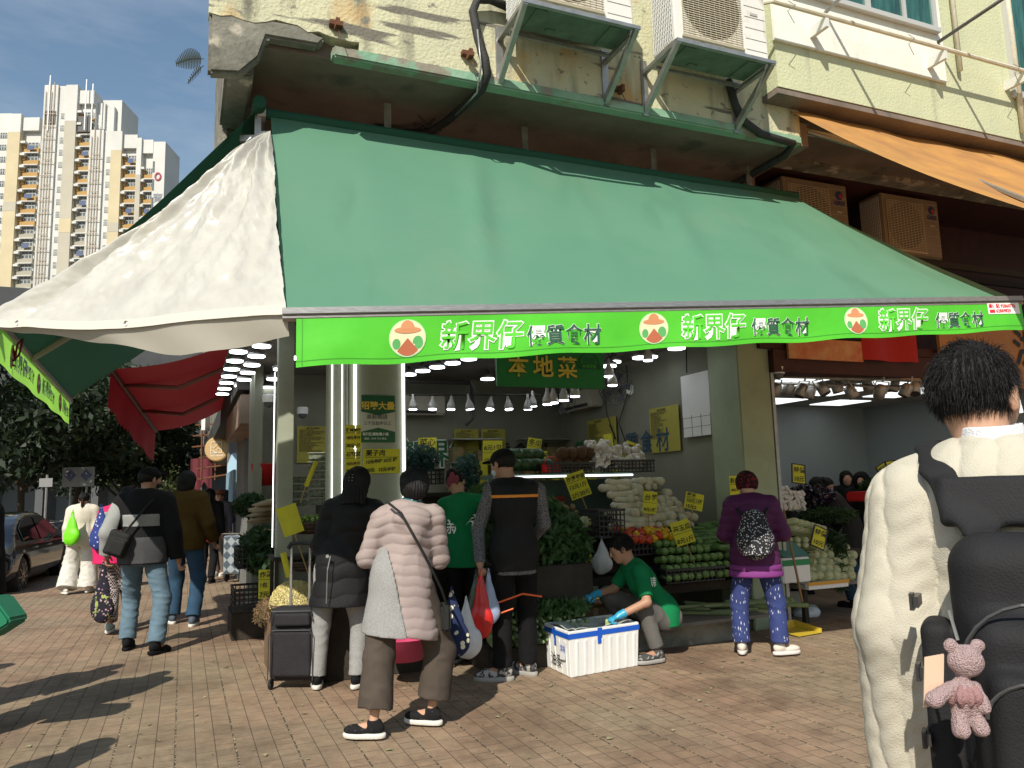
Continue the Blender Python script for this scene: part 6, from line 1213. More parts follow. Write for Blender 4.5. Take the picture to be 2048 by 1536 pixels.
# wall lettering and notices
m_big = mat('wall green ink', (.02, .14, .05), .5)
t = thing('wall_sign', 'large green and black shop characters across the back wall of the vegetable shop', 'sign', tuple(B(2.25, 4.27, 1.75)), FA)
for i, c in enumerate('新界仔'): lettering('writing', c, .42, M_white_ink, lambda x, y: Vector((-.05+i*.36+x, -.006, .1+y)), t, off=.02); lettering('writing', c, .42, m_big, lambda x, y: Vector((-.05+i*.36+x, -.010, .1+y)), t, off=.006)
for i, c in enumerate('優質食材'): lettering('writing', c, .34, M_ink, lambda x, y: Vector((1.02+i*.32+x, -.008, .12+y)), t, off=.006)
t = thing('wall_sign', 'green and blue black shop characters on the right wall under the notices', 'sign', tuple(B(4.77, 3.5, 1.75)), FA-R(90))
for i, c in enumerate('新界仔優質食材'): lettering('writing', c, .30, m_big if i < 3 else mat('blue black ink', (.02, .06, .10), .5), lambda x, y: Vector((-.3+i*.36+x, -.006, .15+y)), t, off=.005)
notice_mt = mat('dull yellow notice', (.36, .33, .05), .7); nlab = {}
def notice(label, pos, w, h, rz, seed, nl=16):
    t = thing('notice', label, 'notice', tuple(pos), rz); m = LB(); m.bb(-w/2, w/2, -.003, 0, -h/2, h/2); m.build('sheet', notice_mt, t); rg = random.Random(seed)
    body = '\n'.join(''.join(rg.choice('本店出售蔬菜新鮮香港農場直送每日供應歡迎選購特價優惠') for _ in range(rg.randint(8, 18))) for _ in range(nl))
    me = text_mesh(body, h/(nl+3)*.72, 0); me.transform(Matrix.Rotation(math.pi/2, 4, 'X')); me.transform(Matrix.Translation((-w/2+.03, -.005, h/2-h/(nl+3)*2.4))); me.materials.clear(); me.materials.append(M_ink); 
    for v in me.vertices: v.co.z = min(v.co.z, h/2-.01); v.co.x = min(v.co.x, w/2-.01); v.co.z = max(v.co.z, -h/2+.01)
    link('writing', me, t); lettering('title', '香港蔬菜資料', h/(nl+3)*1.1, M_ink, lambda x, y: Vector((-w*.22+x, -.006, h/2-h/(nl+3)*1.6+y)), t, off=.0005)
p, w, h = onb(594, 852, 662, 925, 4.28); notice('yellow text notice on the back wall behind the plastic boxes', p, w, h, FA, 1)
p, w, h = onb(908, 858, 958, 922, 4.25); notice('yellow text notice on the back wall left of the capped man', p, w, h, FA, 2)
p, w, h = onb(962, 858, 1012, 922, 4.25); notice('yellow text notice on the back wall just behind the black cap', p, w, h, FA, 3)
for lab, (a, b_, c, d), sd in (('yellow text notice on the right wall, farther one', (1175, 850, 1235, 905), 4), ('yellow text notice on the right wall, nearer one', (1298, 815, 1362, 905), 5)):
    q0 = PA(a, b_, 4.77); q1 = PA(c, d, 4.77); w = abs(q0.y-q1.y); h = .55; notice(lab, B(4.77, (q0.y+q1.y)/2, (q0.z+q1.z)/2), w, h, FA-R(90), sd)
# white forms, boxes on the right wall
p = B(4.765, .78, 2.3); m = MB(); q = thing('menu_board', 'white grid notice board hanging on the right wall near the column', 'board', tuple(p), FA-R(90)); m = LB(); m.bb(-.26, .26, -.01, 0, -.30, .42); m.build('board', M_foam, q); m = LB()
for k in range(4): m.bb(-.26+k*.173-.002, -.26+k*.173+.002, -.013, -.01, -.3, -.05)
for k in range(3): m.bb(-.26, .26, -.013, -.01, -.3+k*.11-.002, -.3+k*.11+.002)
m.build('grid_lines', M_ink, q)
def wallbox(name, label, cat, a, b, z, sx, sy, sz, mt, rz=FA-R(90), extra=None):
    t = thing(name, label, cat, tuple(B(a, b, z)), rz); m = LB(); m.bb(-sx/2, sx/2, -sy, 0, 0, sz); m.build('case', mt, t, bevel=.02)
    if extra: extra(t)
def vent(t): m = LB(); m.bb(-.36, .36, -.215, -.21, .02, .06); m.build('air_outlet', M_dark, t); m = LB(); m.bb(-.1, .3, -.212, -.208, .17, .174); m.build('trim', M_steel, t)
M_beige = mat('beige indoor unit', (.42, .40, .32), .5)
wallbox('air_conditioner', 'indoor wall air conditioner on the right wall above the notices', 'air conditioner', 4.8, 3.4, 2.58, .9, .21, .27, M_beige, extra=vent)
wallbox('air_conditioner', 'indoor wall air conditioner on the back wall above the shop characters', 'air conditioner', 2.35, 4.3, 2.55, 1.0, .21, .28, M_beige, rz=FA, extra=vent)
wallbox('electric_box', 'small white socket box on the right wall beside the fans', 'socket', 4.8, 2.2, 2.65, .14, .05, .14, M_foam)
def fan(label, p, rz):
    t = thing('wall_fan', label, 'fan', tuple(p), rz); m = LB()
    for r in (.08, .14, .20): vs = [(r*math.cos(k*math.pi/12), -.08+.3*(.2-r)*-.3, r*math.sin(k*math.pi/12)) for k in range(25)]; m.tube(vs, .004, 4)
    for k in range(20): a = k*math.pi/10; m.tube([(.03*math.cos(a), -.10, .03*math.sin(a)), (.2*math.cos(a), -.08, .2*math.sin(a))], .0025, 4)
    m.build('guard', M_crate, t); m = LB()
    for k in range(5): a = k*2*math.pi/5; m.poly([(.03*math.cos(a), -.04, .03*math.sin(a)), (.17*math.cos(a-.3), -.05, .17*math.sin(a-.3)), (.18*math.cos(a+.25), -.02, .18*math.sin(a+.25))], (0, .006, 0))
    m.build('blade', mat('fan blade', (.05, .05, .06), .4), t); m = LB(); m.tube([(0, -.06, 0), (0, .06, 0)], .05, 10); m.tube([(0, .04, 0), (0, .18, -.12)], .015, 6); m.build('motor', M_crate, t)
fan('black wall fan under the right end of the hanging green sign', pc(1118, 800, 9.2), FA-R(30)); fan('black wall fan right of the hanging green sign', pc(1235, 775, 8.9), FA-R(50))
# cameras
for lab, q in (('white dome camera under the left canopy', (538, 805, 8.6)), ('white dome camera deep in the shop corner', (605, 828, 10.2)), ('white dome camera at the steel door track of the right-hand shop', (1556, 748, 8.2))):
    p = pc(*q); t = thing('security_camera', lab, 'camera', tuple(p)); m = LB(); m.lathe([(.07, .0), (.075, .07), (.06, .09)], n=16); m.build('housing', M_foam, t); m = LB(); m.lathe([(.01, -.06), (.045, -.04), (.06, 0)], n=16); m.build('dome', M_twin, t)
# lamps
M_led = mat('led diffuser', (.9, .95, 1), .4, emit=7); 
d0 = thing('ceiling_lamp', 'round white LED lamp in the shop ceiling', 'lamp', (0, 0, 0), 0, 'round LED lamps hanging in the vegetable shop'); m = LB(); m.lathe([(.095, .015), (.105, .02), (.10, .05), (.04, .08), (.012, .14)], n=20); m.build('housing', M_steel, d0, smooth=True); m = LB(); m.lathe([(.005, -.0), (.092, .0), (.092, .014)], n=20); m.build('diffuser', M_led, d0)
spots = []
for k in range(9): spots.append((-.08, 1.1+k*.62, 2.92-.0*k, 0))
for k in range(8): spots.append((.12, .6+k*.62, 2.90, 0))
for k in range(4): spots.append((.42, 1.9+k*.8, 2.8, 0))
rr = random.Random(21)
for k in range(10): spots.append((1.25+.16*(k % 3), .3+k*.36, 2.80+.02*(k % 2), 1))
for k in range(8): spots.append((2.0+k*.09, 3.6-k*.33, 2.88, 1))
for k in range(6): spots.append((3.2+k*.25, 3.3-k*.42, 2.86, 1))
for k in range(4): spots.append((4.05+.06*k, 2.2-k*.62, 2.8, 1))
for i, (a, b, z, g) in enumerate(spots):
    p = B(a, b, z+.1)
    if i == 0: d0.location = p; d0['label'] = 'round white LED lamp in the rows hanging under the canopy by the corner post'; d0['group'] = 'round LED lamps under the side canopy'; continue
    dup(d0, p, None, d0['label'] if not g else 'round white LED lamp hanging inside the vegetable shop behind the banner', None, None if not g else 'round LED lamps hanging in the vegetable shop')
s0 = thing('spotlight', 'white cone spotlight in the row hanging before the back wall', 'lamp', (0, 0, 0), 0, 'cone spotlights before the back wall'); m = LB(); m.lathe([(.058, 0), (.052, .06), (.03, .11), (.018, .14), (.015, .2)], n=14); m.build('shade', mat('spot white', (.45, .45, .42), .5), s0, smooth=True); m = LB(); m.lathe([(.005, -.012), (.05, -.012), (.054, -.001)], n=14); m.build('lens', M_led, s0)
rg0 = random.Random(3)
for i, px in enumerate((826, 865, 902, 940, 980, 1018, 1056, 1066)):
    p = pc(px, 818 if i != 7 else 812, 10.2); 
    if i == 0: s0.location = p
    else: dup(s0, p, (rg0.uniform(-.2, .2), rg0.uniform(-.15, .15), 0))
for i, (px, py) in enumerate(((1095, 808), (1107, 805), (1128, 800), (1150, 792), (1225, 770), (1296, 720), (1218, 752))): dup(s0, pc(px, py, 8.6), None, 'white cone spotlight in the loose cluster right of the hanging green sign', None, 'cone spotlights right of the green sign')
m = MB(); m.tube([pc(818, 790, 10.2), pc(1080, 790, 10.2)], .012, 5); root_mesh('lamp_track', m, M_dark, 'thin black track carrying the row of cone spotlights', 'track')
m = MB(); m.tube([pc(818, 762, 10.4), pc(940, 765, 10.4), pc(945, 780, 10.4), pc(945, 835, 10.4), pc(930, 850, 10.4)], .035, 8); root_mesh('duct', m, M_dark, 'dark bent duct running over the back wall air conditioner', 'duct')
# track heads in shop two
h0 = thing('track_head', 'black and silver track spotlight hanging at the front of the right-hand shop', 'lamp', (0, 0, 0), 0, 'track spotlights of the right-hand shop')
m = LB(); m.lathe([(.062, 0), (.062, .12), (.045, .15)], n=14); m.build('barrel', mat('silver ring', (.40, .38, .36), .4, .6), h0, smooth=True); m = LB(); m.lathe([(.01, -.002), (.056, -.002), (.058, .03)], n=14); m.build('lens', M_dark, h0); m = LB(); m.tube([(-.075, 0, .05), (-.07, 0, .19), (.07, 0, .19), (.075, 0, .05)], .008, 5); m.tube([(0, 0, .19), (0, 0, .25)], .012, 5); m.build('yoke', mat('silver ring', (.4, .38, .36)), h0)
pos = [(1523, 790), (1547, 792), (1573, 787), (1598, 793), (1621, 778), (1652, 788), (1677, 785), (1710, 795), (1738, 780), (1757, 795), (1785, 782), (1806, 792), (1617, 797), (1830, 788)]
for i, (px, py) in enumerate(pos):
    Y = 8.5 if i % 2 else 8.9; p = pc(px, py, Y+.35*(px-1520)/300); rt = (R(20+9*math.sin(i*3)), R(12*math.cos(i*5)), R(i*40))
    if i == 0: h0.location = p; h0.rotation_euler = rt
    else: dup(h0, p, rt)
m = MB(); m.tube([pc(1520, 752, 8.5), pc(1840, 760, 8.9)], .02, 5); m.tube([pc(1520, 765, 8.8), pc(1840, 775, 9.2)], .018, 5); root_mesh('lamp_track', m, M_steel, 'double steel track carrying the spotlights of the right-hand shop', 'track')
# signs over shop two and at the right edge
p, w, h = onb(1572, 684, 1722, 716, -.13); t = thing('menu_sign', 'cream and orange menu light panel above the right-hand shop', 'sign', tuple(p), FA); m = LB(); m.bb(-w/2, w/2, -.03, 0, -h/2-.05, h/2+.05); m.build('panel', mat('orange cream panel', (.62, .36, .16), .5, col2=(.55, .12, .05), vs=5), t)
p, w, h = onb(1722, 676, 1832, 722, -.16); m = MB(); m.grid(lambda u, v: p+UV*(-w/2+w*u)+Vector((0, 0, -h/2-.02+(h+.1)*v))-DV*(.03*math.sin(u*8)), 16, 4); root_mesh('red_cloth', m, mat('red banner cloth', (.42, .01, .01), .7), 'plain red cloth hung at the front of the right-hand shop', 'cloth', solid=.004)
p, w, h = onb(1838, 660, 2100, 830, -.14); t = thing('shop_sign', 'orange brown sign board with black characters at the right edge behind the banner', 'sign', tuple(B(PB(2010, 600, -.14).x, -.14, 2.98)), FA)
m = LB(); m.bb(-1.3, 2.5, -.04, 0, -.45, .45); m.build('board', mat('orange sign board', (.48, .24, .07), .6, var=.2, vs=2), t); lettering('writing', '洪記水果', .50, M_ink, lambda x, y: Vector((-.02+x, -.05, -.12+y)), t, off=.01)

# ---------------------------------------------------------------- produce models (one mesh each, then copies)
def veg(name, mt, build, vox, lo, hi):
    S_ = SD(lo, hi, vox); build(S_); o = S_.mesh(name, mt); return o
def proto(o, label, cat, group): tag(o, label, cat, group); o.location = (0, 0, -50); return o
used = {}
def place(o, p, rot, sc=1.0):
    if o.name not in used: used[o.name] = 1; o.location = p; o.rotation_euler = rot; o.scale = (sc,)*3 if not hasattr(sc, '__len__') else sc; return o
    return dup(o, p, rot, None, sc)
M_dk = mat('daikon white', (.52, .49, .38), .45, col2=(.42, .40, .27), vs=8); M_sq = mat('round squash green', (.10, .20, .05), .35, col2=(.22, .33, .12), vs=14); M_cu = mat('long green gourd', (.07, .15, .04), .4, col2=(.13, .24, .07), vs=10, stretch=(1, 1, .2))
M_pot = mat('potato tan', (.26, .19, .10), .8, var=.3, vs=12); M_tom = mat('tomato red', (.50, .03, .01), .25); M_pr = mat('pepper red', (.42, .04, .01), .2); M_py = mat('pepper yellow', (.62, .38, .01), .2)
M_nap = mat('napa cabbage', (.30, .36, .13), .6, col2=(.48, .50, .34), vs=9, stretch=(1, 1, .3)); M_gar = mat('bagged garlic white', (.58, .56, .52), .5, var=.15, vs=14); M_pinkb = mat('pink bag', (.45, .20, .20), .5); M_mel = mat('dark melon', (.02, .05, .02), .4, col2=(.04, .10, .03), vs=6); M_coc = mat('brown husk', (.10, .055, .03), .95, bump=1, bs=60)
M_leafd = leafmat('dark green leaves', (.030, .075, .022), (.015, .04, .012)); M_leafm = leafmat('mid green leaves', (.08, .17, .05), (.04, .09, .03)); M_leafp = leafmat('pale stems', (.30, .36, .18), (.18, .24, .10))
dk = veg('daikon', M_dk, lambda S: (S.cap((0, 0, -.10), (0, 0, .09), .034, .040, .02), S.cap((0, 0, -.13), (0, 0, -.10), .008, .03, .02), S.disp(lambda X, Y, Z: .0012*waves(X, Y, Z, 60, 2)), S.ell((0, 0, .125), (.012, .012, .012), .01)), .006, (-.07, -.07, -.16), (.07, .07, .16))
proto(dk, 'white daikon radish stacked in the big pile by the right wall', 'radish', 'white radishes in the pile')
sq = veg('squash', M_sq, lambda S: (S.cap((0, 0, -.06), (0, 0, .05), .036, .033, .02), S.ell((0, 0, -.098), (.012, .012, .006), .0)), .006, (-.07, -.07, -.13), (.07, .07, .12)); proto(sq, 'round ended green squash in the crate below the gourds', 'squash', 'green squashes in the crate')
cu = veg('gourd', M_cu, lambda S: (S.cap((0, 0, -.16), (.01, 0, .0), .022, .030, .02), S.cap((.01, 0, .0), (.0, 0, .14), .030, .012, .02)), .006, (-.08, -.08, -.22), (.08, .08, .2)); proto(cu, 'long green gourd in the heap above the squashes', 'gourd', 'long green gourds in the heap')
def pep(S):
    for k in range(4): a = k*math.pi/2+.5; S.ell((.020*math.cos(a), .020*math.sin(a), 0), (.026, .026, .042), .012)
pr = veg('pepper', M_pr, pep, .005, (-.07, -.07, -.07), (.07, .07, .07)); proto(pr, 'red bell pepper in the crate under the radishes', 'pepper', 'red bell peppers in the crate')
py_ = veg('pepper', M_py, pep, .005, (-.07, -.07, -.07), (.07, .07, .07)); proto(py_, 'yellow bell pepper in the crate under the radishes', 'pepper', 'yellow bell peppers in the crate')
pt = veg('potato', M_pot, lambda S: (S.ell((0, 0, 0), (.035, .028, .026), 0), S.disp(lambda X, Y, Z: .003*waves(X, Y, Z, 50, 4))), .006, (-.06,)*3, (.06,)*3); proto(pt, 'tan potato in the heap behind the leafy greens', 'potato', 'potatoes in the heap')
tm = veg('tomato', M_tom, lambda S: S.ell((0, 0, 0), (.030, .030, .025), 0), .006, (-.05,)*3, (.05,)*3); proto(tm, 'red tomato in the tray beside the potatoes', 'tomato', 'tomatoes in the tray')
gb = veg('garlic_bag', M_gar, lambda S: ([S.ell((.03*math.cos(k*2.1), .025*math.sin(k*2.1), .012*(k % 3)), (.03, .028, .026), .012) for k in range(6)], S.disp(wrinkle(.003, 60, 3))), .006, (-.09,)*3, (.09,)*3); proto(gb, 'bag of white garlic piled on the high shelf', 'garlic bag', 'bags of garlic on the high shelf')
nc = veg('napa_cabbage', M_nap, lambda S: (S.cap((0, 0, -.08), (0, 0, .05), .045, .062, .03), S.disp(lambda X, Y, Z: (.005*np.sin(np.arctan2(Y, X)*9+Z*12)+.003*waves(X, Y, Z, 60, 5)).astype(np.float32))), .006, (-.1, -.1, -.15), (.1, .1, .14)); proto(nc, 'pale green napa cabbage in the box at the right-hand stall', 'cabbage', 'napa cabbages in the box')
mu = veg('mushroom_bag', M_gar, lambda S: ([S.ell((.022*math.cos(k*2.4), .022*math.sin(k*2.4), .01*(k % 2)), (.024, .024, .022), .006) for k in range(5)]), .006, (-.07,)*3, (.07,)*3); proto(mu, 'small bag of white mushrooms at the right-hand stall', 'mushroom bag', 'bags of white mushrooms')
ml = veg('melon', M_mel, lambda S: S.cap((0, 0, -.05), (0, 0, .05), .07, .07, 0), .009, (-.1, -.1, -.15), (.1, .1, .15)); proto(ml, 'dark green winter melon at the left of the high shelf', 'melon', 'dark melons on the high shelf')
cc = veg('taro', M_coc, lambda S: (S.ell((0, 0, 0), (.07, .07, .08), 0), S.disp(wrinkle(.004, 50, 3))), .009, (-.11,)*3, (.11,)*3); proto(cc, 'brown husked taro on the high shelf between melons and garlic', 'taro', 'taros on the high shelf')
rg = random.Random(11)
# daikon pile: rows sloping back, ends and sides towards the viewer
_b = .35
for r in range(8):
    z = 1.07+r*.062; n = 11-int(r*.7); a0 = 3.44+r*.022
    for i in range(n):
        if rg.random() < .05: continue
        side = (i < 2 or rg.random() < .38); a = a0+i*.080+(.04 if r % 2 else 0)+rg.uniform(-.015, .015); bb_ = _b+r*.058+rg.uniform(-.03, .03)
        rot = (R(90)+rg.uniform(-.15, .15), rg.uniform(-.2, .2), FA+(R(80) if side else 0)+rg.uniform(-.35, .35)); place(dk, B(a, bb_-(.03 if side else 0), z+rg.uniform(-.012, .012)), rot, rg.uniform(.85, 1.25))
for r in range(5):
    for i in range(9 if r < 3 else 7):
        place(sq, B(3.62+i*.082+r*.02+(.04 if r % 2 else 0), -.14+r*.07, .60+r*.074), (R(-92)+rg.uniform(-.12, .12), rg.uniform(-.15, .15), FA+rg.uniform(-.15, .15)), rg.uniform(.9, 1.08))
for i in range(14): place(sq, B(4.42+.075*(i % 4), -.20+.06*(i//4), .60+.075*(i//4)), (R(-92), rg.uniform(-.2, .2), FA+rg.uniform(-.3, .3)), .9)
for i in range(46): place(cu, B(3.98+rg.uniform(0, .72), .10+.3*(i/46)+rg.uniform(-.05, .05), .82+.20*(i/46)+rg.uniform(-.02, .04)), (R(90)+rg.uniform(-.3, .3), 0, FA+R(60)+rg.uniform(-.7, .7)), rg.uniform(.75, 1.1))
for i in range(26): place(pr if rg.random() < .5 else py_, B(3.38+.07*(i % 8)+rg.uniform(-.02, .02), .10+.10*(i//8), .94+.035*(i//8)+rg.uniform(0, .05)), (rg.uniform(-1, 1), rg.uniform(-1, 1), rg.random()*6), rg.uniform(.85, 1.1))
for i in range(40): place(pt, B(2.72+.06*(i % 9)+rg.uniform(-.02, .02), .65+.09*(i//9), 1.08+.05*(i//9)+rg.uniform(0, .03)), (rg.random()*3, rg.random()*3, rg.random()*6), rg.uniform(.85, 1.2))
for i in range(14): place(tm, B(2.80+.055*(i % 7), .50+.06*(i//7), 1.02+.03*(i//7)), (rg.random(), rg.random(), 0), rg.uniform(.9, 1.15))
for i in range(40): place(gb, B(3.50+.075*(i % 9)+rg.uniform(-.02, .02), .92+.07*(i//18), 1.70+.055*(i//9)+rg.uniform(0, .03)), (rg.random()*3, rg.random()*3, rg.random()*6), rg.uniform(.85, 1.15))
for i in range(7): place(ml, B(2.62+.13*(i % 4)+(.06 if i > 3 else 0), 1.15+.02*i, 1.72+.11*(i//4)), (R(90), 0, FA+R(70)+rg.uniform(-.3, .3)), 1)
for i in range(8): place(cc, B(3.10+.11*(i % 4)+(.05 if i > 3 else 0), 1.0, 1.71+.12*(i//4)), (rg.random(), rg.random(), rg.random()*6), rg.uniform(.85, 1.05))
# crates, shelves, trays
def crate(label, a, b, z, w, d, h, rz=0, mt=None, group=None):
    t = thing('crate', label, 'crate', tuple(B(a, b, z)), FA+rz, group); m = LB(); n = max(5, int(w/.045)); k = max(3, int(h/.05))
    for y in (-d/2, d/2):
        for i in range(n+1): x = -w/2+w*i/n; m.bb(x-.005, x+.005, y-.004, y+.004, 0, h)
        for j in range(k+1): zz = h*j/k; m.bb(-w/2, w/2, y-.005, y+.005, zz-.006, zz+.006)
    for x in (-w/2, w/2):
        for i in range(6): y = -d/2+d*i/5; m.bb(x-.004, x+.004, y-.005, y+.005, 0, h)
        for j in range(k+1): zz = h*j/k; m.bb(x-.005, x+.005, -d/2, d/2, zz-.006, zz+.006)
    m.bb(-w/2, w/2, -d/2, d/2, -.003, .004); m.build('lattice', mt or M_crate, t); m = LB()
    for y in (-d/2, d/2): m.bb(-w/2-.01, w/2+.01, y-.01, y+.01, h-.015, h+.008)
    for x in (-w/2, w/2): m.bb(x-.01, x+.01, -d/2+.011, d/2-.011, h-.015, h+.007)
    m.build('rim', mt or M_crate, t); return t
for a in ((3.92, .0, .55, .66, .4, .12, 'black crate holding the round squashes'), (4.58, -.05, .55, .36, .4, .12, 'black crate at the right end holding smaller squashes'), (3.66, .28, .80, .62, .36, .16, 'black crate holding the bell peppers'), (2.98, .75, .96, .6, .4, .12, 'black crate holding potatoes and tomatoes'), (3.95, 1.0, 1.62, .5, .3, .12, 'black crate under the garlic at the right end of the high shelf'), (3.18, 1.0, 1.62, .55, .3, .10, 'black crate under the taros on the high shelf'), (3.22, .3, .98, .28, .35, .26, 'tall black crate left of the radish pile'), (1.95, 2.2, 1.55, .4, .3, .16, 'black crate on the counter behind the capped man')):
    crate(a[6], *a[:6])
M_rcr = mat('red plastic crate', (.35, .015, .015), .45)
crate('red plastic crate tilted behind the potatoes', 2.95, 1.25, 1.22, .5, .3, .14, .1, M_rcr); crate('red crate at the back of the right-hand stall', 8.0, .9, .95, .6, .4, .2, 0, M_rcr)
def rbox(name, label, cat, a0, a1, b0, b1, z0, z1, mt, bev=.006): m = MB(); c = B((a0+a1)/2, (b0+b1)/2, (z0+z1)/2); m.box(c, (a1-a0, b1-b0, z1-z0), Matrix.Rotation(FA, 3, 'Z')); return root_mesh(name, m, mt, label, cat, bevel=bev)
M_dw = mat('dark stained wood', (.045, .035, .025), .9, var=.4, vs=5, bump=.5, bs=30)
t = thing('display_stand', 'dark stepped wooden display stand carrying the vegetables along the right wall', 'stand', tuple(B(3.6, .6, 0)), FA)
m = LB(); m.bb(-.35, 1.1, -.55, -.1, .42, .50); m.bb(-.35, 1.1, -.1, .5, .60, .78); m.bb(-.35, 1.1, -.25, .7, .80, .96) if False else None; m.bb(-.3, 1.1, -.15, .55, .84, .94); m.bb(-1.0, 1.1, -.2, 1.2, .5, .58); m.build('step', M_dw, t)
m = LB(); m.bb(-.30, 1.1, -.05, .8, .94, 1.03); m.build('upper_step', M_dw, t)
m = LB(); m.bb(-1.3, .35, .28, .60, 1.57, 1.61); m.build('high_shelf', mat('glass shelf edge', (.10, .17, .15), .3), t); m = LB(); m.tube([(-1.28, .26, 1.585), (.33, .26, 1.585)], .010, 6); m.build('shelf_light', M_tube, t)
m = LB(); m.bb(-1.25, .4, .62, .66, .6, 1.55); m.build('back_board', mat('teal board', (.05, .09, .08), .6), t)
for x, y in ((-.9, -.1), (1.0, -.5), (-.3, -.5), (1.0, .9), (-.9, .9)): m = LB(); m.bb(x, x+.05, y, y+.05, 0, .5); m.build('leg', M_dw, t)
m = LB(); m.bb(-.55, .95, -1.05, -.45, .20, .23); m.build('low_plank', mat('worn plank', (.20, .19, .17), .9, var=.3, vs=5), t)
m = LB(); m.bb(-.4, .8, -.9, -.5, .0, .197); m.build('footing', M_conc, t)
def heap(name, label, boxes, n, size, mt, seed, asp=2.6): v, f = leaves_np(boxes, n, size, seed, asp); c = v.mean(0); c[2] = v[:, 2].min(); o = np_mesh(name, v-c, f, mt); o.location = c; return tag(o, label, 'leafy greens', None, 'stuff')
bp = lambda a, b, z: tuple(B(a, b, z))
heap('leafy_greens', 'big heap of dark leafy greens spilling over the wooden box', [(bp(2.2, -.12, 1.0), (.40, .30, .22)), (bp(2.58, -.08, .95), (.28, .28, .22)), (bp(2.0, .1, 1.18), (.30, .28, .18)), (bp(2.35, .15, 1.25), (.34, .28, .17)), (bp(2.5, .0, 1.12), (.28, .28, .16))], 8500, .115, leafmat('stall greens', (.055, .13, .04), (.02, .05, .018)), 1, 3.2)
heap('leafy_greens', 'paler feathery greens on the back of the leafy heap', [(bp(2.15, .40, 1.40), (.30, .22, .16)), (bp(2.4, .5, 1.36), (.24, .2, .13))], 2400, .075, M_leafm, 2, 4)
rbox('wooden_box', 'dark wooden box under the heap of leafy greens', 'box', 1.75, 2.75, -.32, .35, .42, .80, M_dw); rbox('wooden_box', 'low dark plinth under the lettuce row', 'box', 1.7, 2.65, -.45, .3, .0, .18, M_dw)
# row of lettuce heads packed with stem ends out
lt = veg('lettuce', M_leafp, lambda S: (S.cap((0, 0, -.07), (0, 0, .02), .016, .024, .01), S.cap((0, 0, .0), (0, 0, .10), .024, .030, .02, ((1, 0, 0), .6))), .005, (-.06, -.06, -.1), (.06, .06, .15)); lt.data.materials[0] = mat('lettuce stem', (.16, .24, .08), .6, col2=(.30, .36, .18), vs=25); proto(lt, 'small green lettuce packed stem first in the low row', 'lettuce', 'lettuces in the low row')
for i in range(66): place(lt, B(1.75+.065*(i % 14), -.46+.035*(i//14)+rg.uniform(-.01, .01), .22+.052*(i//14)), (R(-90)+rg.uniform(-.25, .25), rg.uniform(-.3, .3), FA+rg.uniform(-.25, .25)), rg.uniform(.9, 1.2))
heap('leafy_greens', 'bright lettuce tops above the low row of lettuces', [(bp(2.2, -.33, .46), (.45, .12, .06))], 900, .11, M_leafm, 3, 3)
# leeks on the low plank
lk = veg('leek', M_leafp, lambda S: (S.cap((0, 0, -.2), (0, 0, .0), .016, .014, .01), S.cap((0, 0, .0), (.01, 0, .22), .014, .020, .01, ((1, 0, 0), .5))), .006, (-.05, -.05, -.25), (.06, .05, .28)); proto(lk, 'pale leek lying on the low plank near the ground', 'leek', 'leeks on the low plank')
for i in range(22): place(lk, B(3.85+.05*i, -.12+rg.uniform(-.12, .1), .25+.03*(i % 3)), (R(90), rg.uniform(-.2, .2), FA+R(55)+rg.uniform(-.5, .5)), rg.uniform(.8, 1.2))
m = MB(); m.lathe([(.13, 0), (.17, .08), (.175, .085), (.165, .08), (.12, .01)], tuple(B(3.42, -.15, .235)), 24); root_mesh('basin', m, M_rcr, 'dark red basin on the low plank', 'basin', smooth=True)
m = MB(); m.lathe([(.15, 0), (.20, .16), (.21, .165), (.195, .16), (.14, .01)], tuple(AY(808, 1318, 6.2)-Vector((0, 0, .0))), 24); root_mesh('basin', m, mat('pink basin', (.45, .05, .13), .4), 'pink plastic basin on the ground behind the woman in pink', 'basin', smooth=True)
# cabbage, red mini basket, back foam box, hanging bag
q = dup(nc, B(3.06, .42, 1.10), (R(70), 0, FA), 'single pale green cabbage left of the tall black crate', 1.0, 'x'); del q['group']
wl = thing('red_basket', 'small red plastic basket on the high shelf', 'basket', tuple(B(2.98, .93, 1.62)), FA+.2); m = LB(); m.bb(-.09, .09, -.06, .06, 0, .10); m.build('bowl', mat('bright red plastic', (.5, .01, .01), .35), wl, bevel=.01); m = LB(); m.tube([(-.09, 0, .1), (-.05, 0, .17), (.05, 0, .17), (.09, 0, .1)], .006, 5); m.build('handle', _mats['bright red plastic'], wl)
p = GZ(1192, 1182); rbox2 = thing('foam_box', 'plain white foam box standing behind the squatting keeper', 'box', (p.x, p.y+.1, 0), .1); m = LB(); m.bb(-.15, .15, 0, .25, .0, .36); m.build('body', M_foam, rbox2, bevel=.015); m = LB(); m.bb(-.155, .155, -.005, .255, .365, .40); m.build('lid', M_foam, rbox2, bevel=.01)
M_bag = mat('thin white plastic', (.62, .64, .66), .3, var=.15, vs=12)
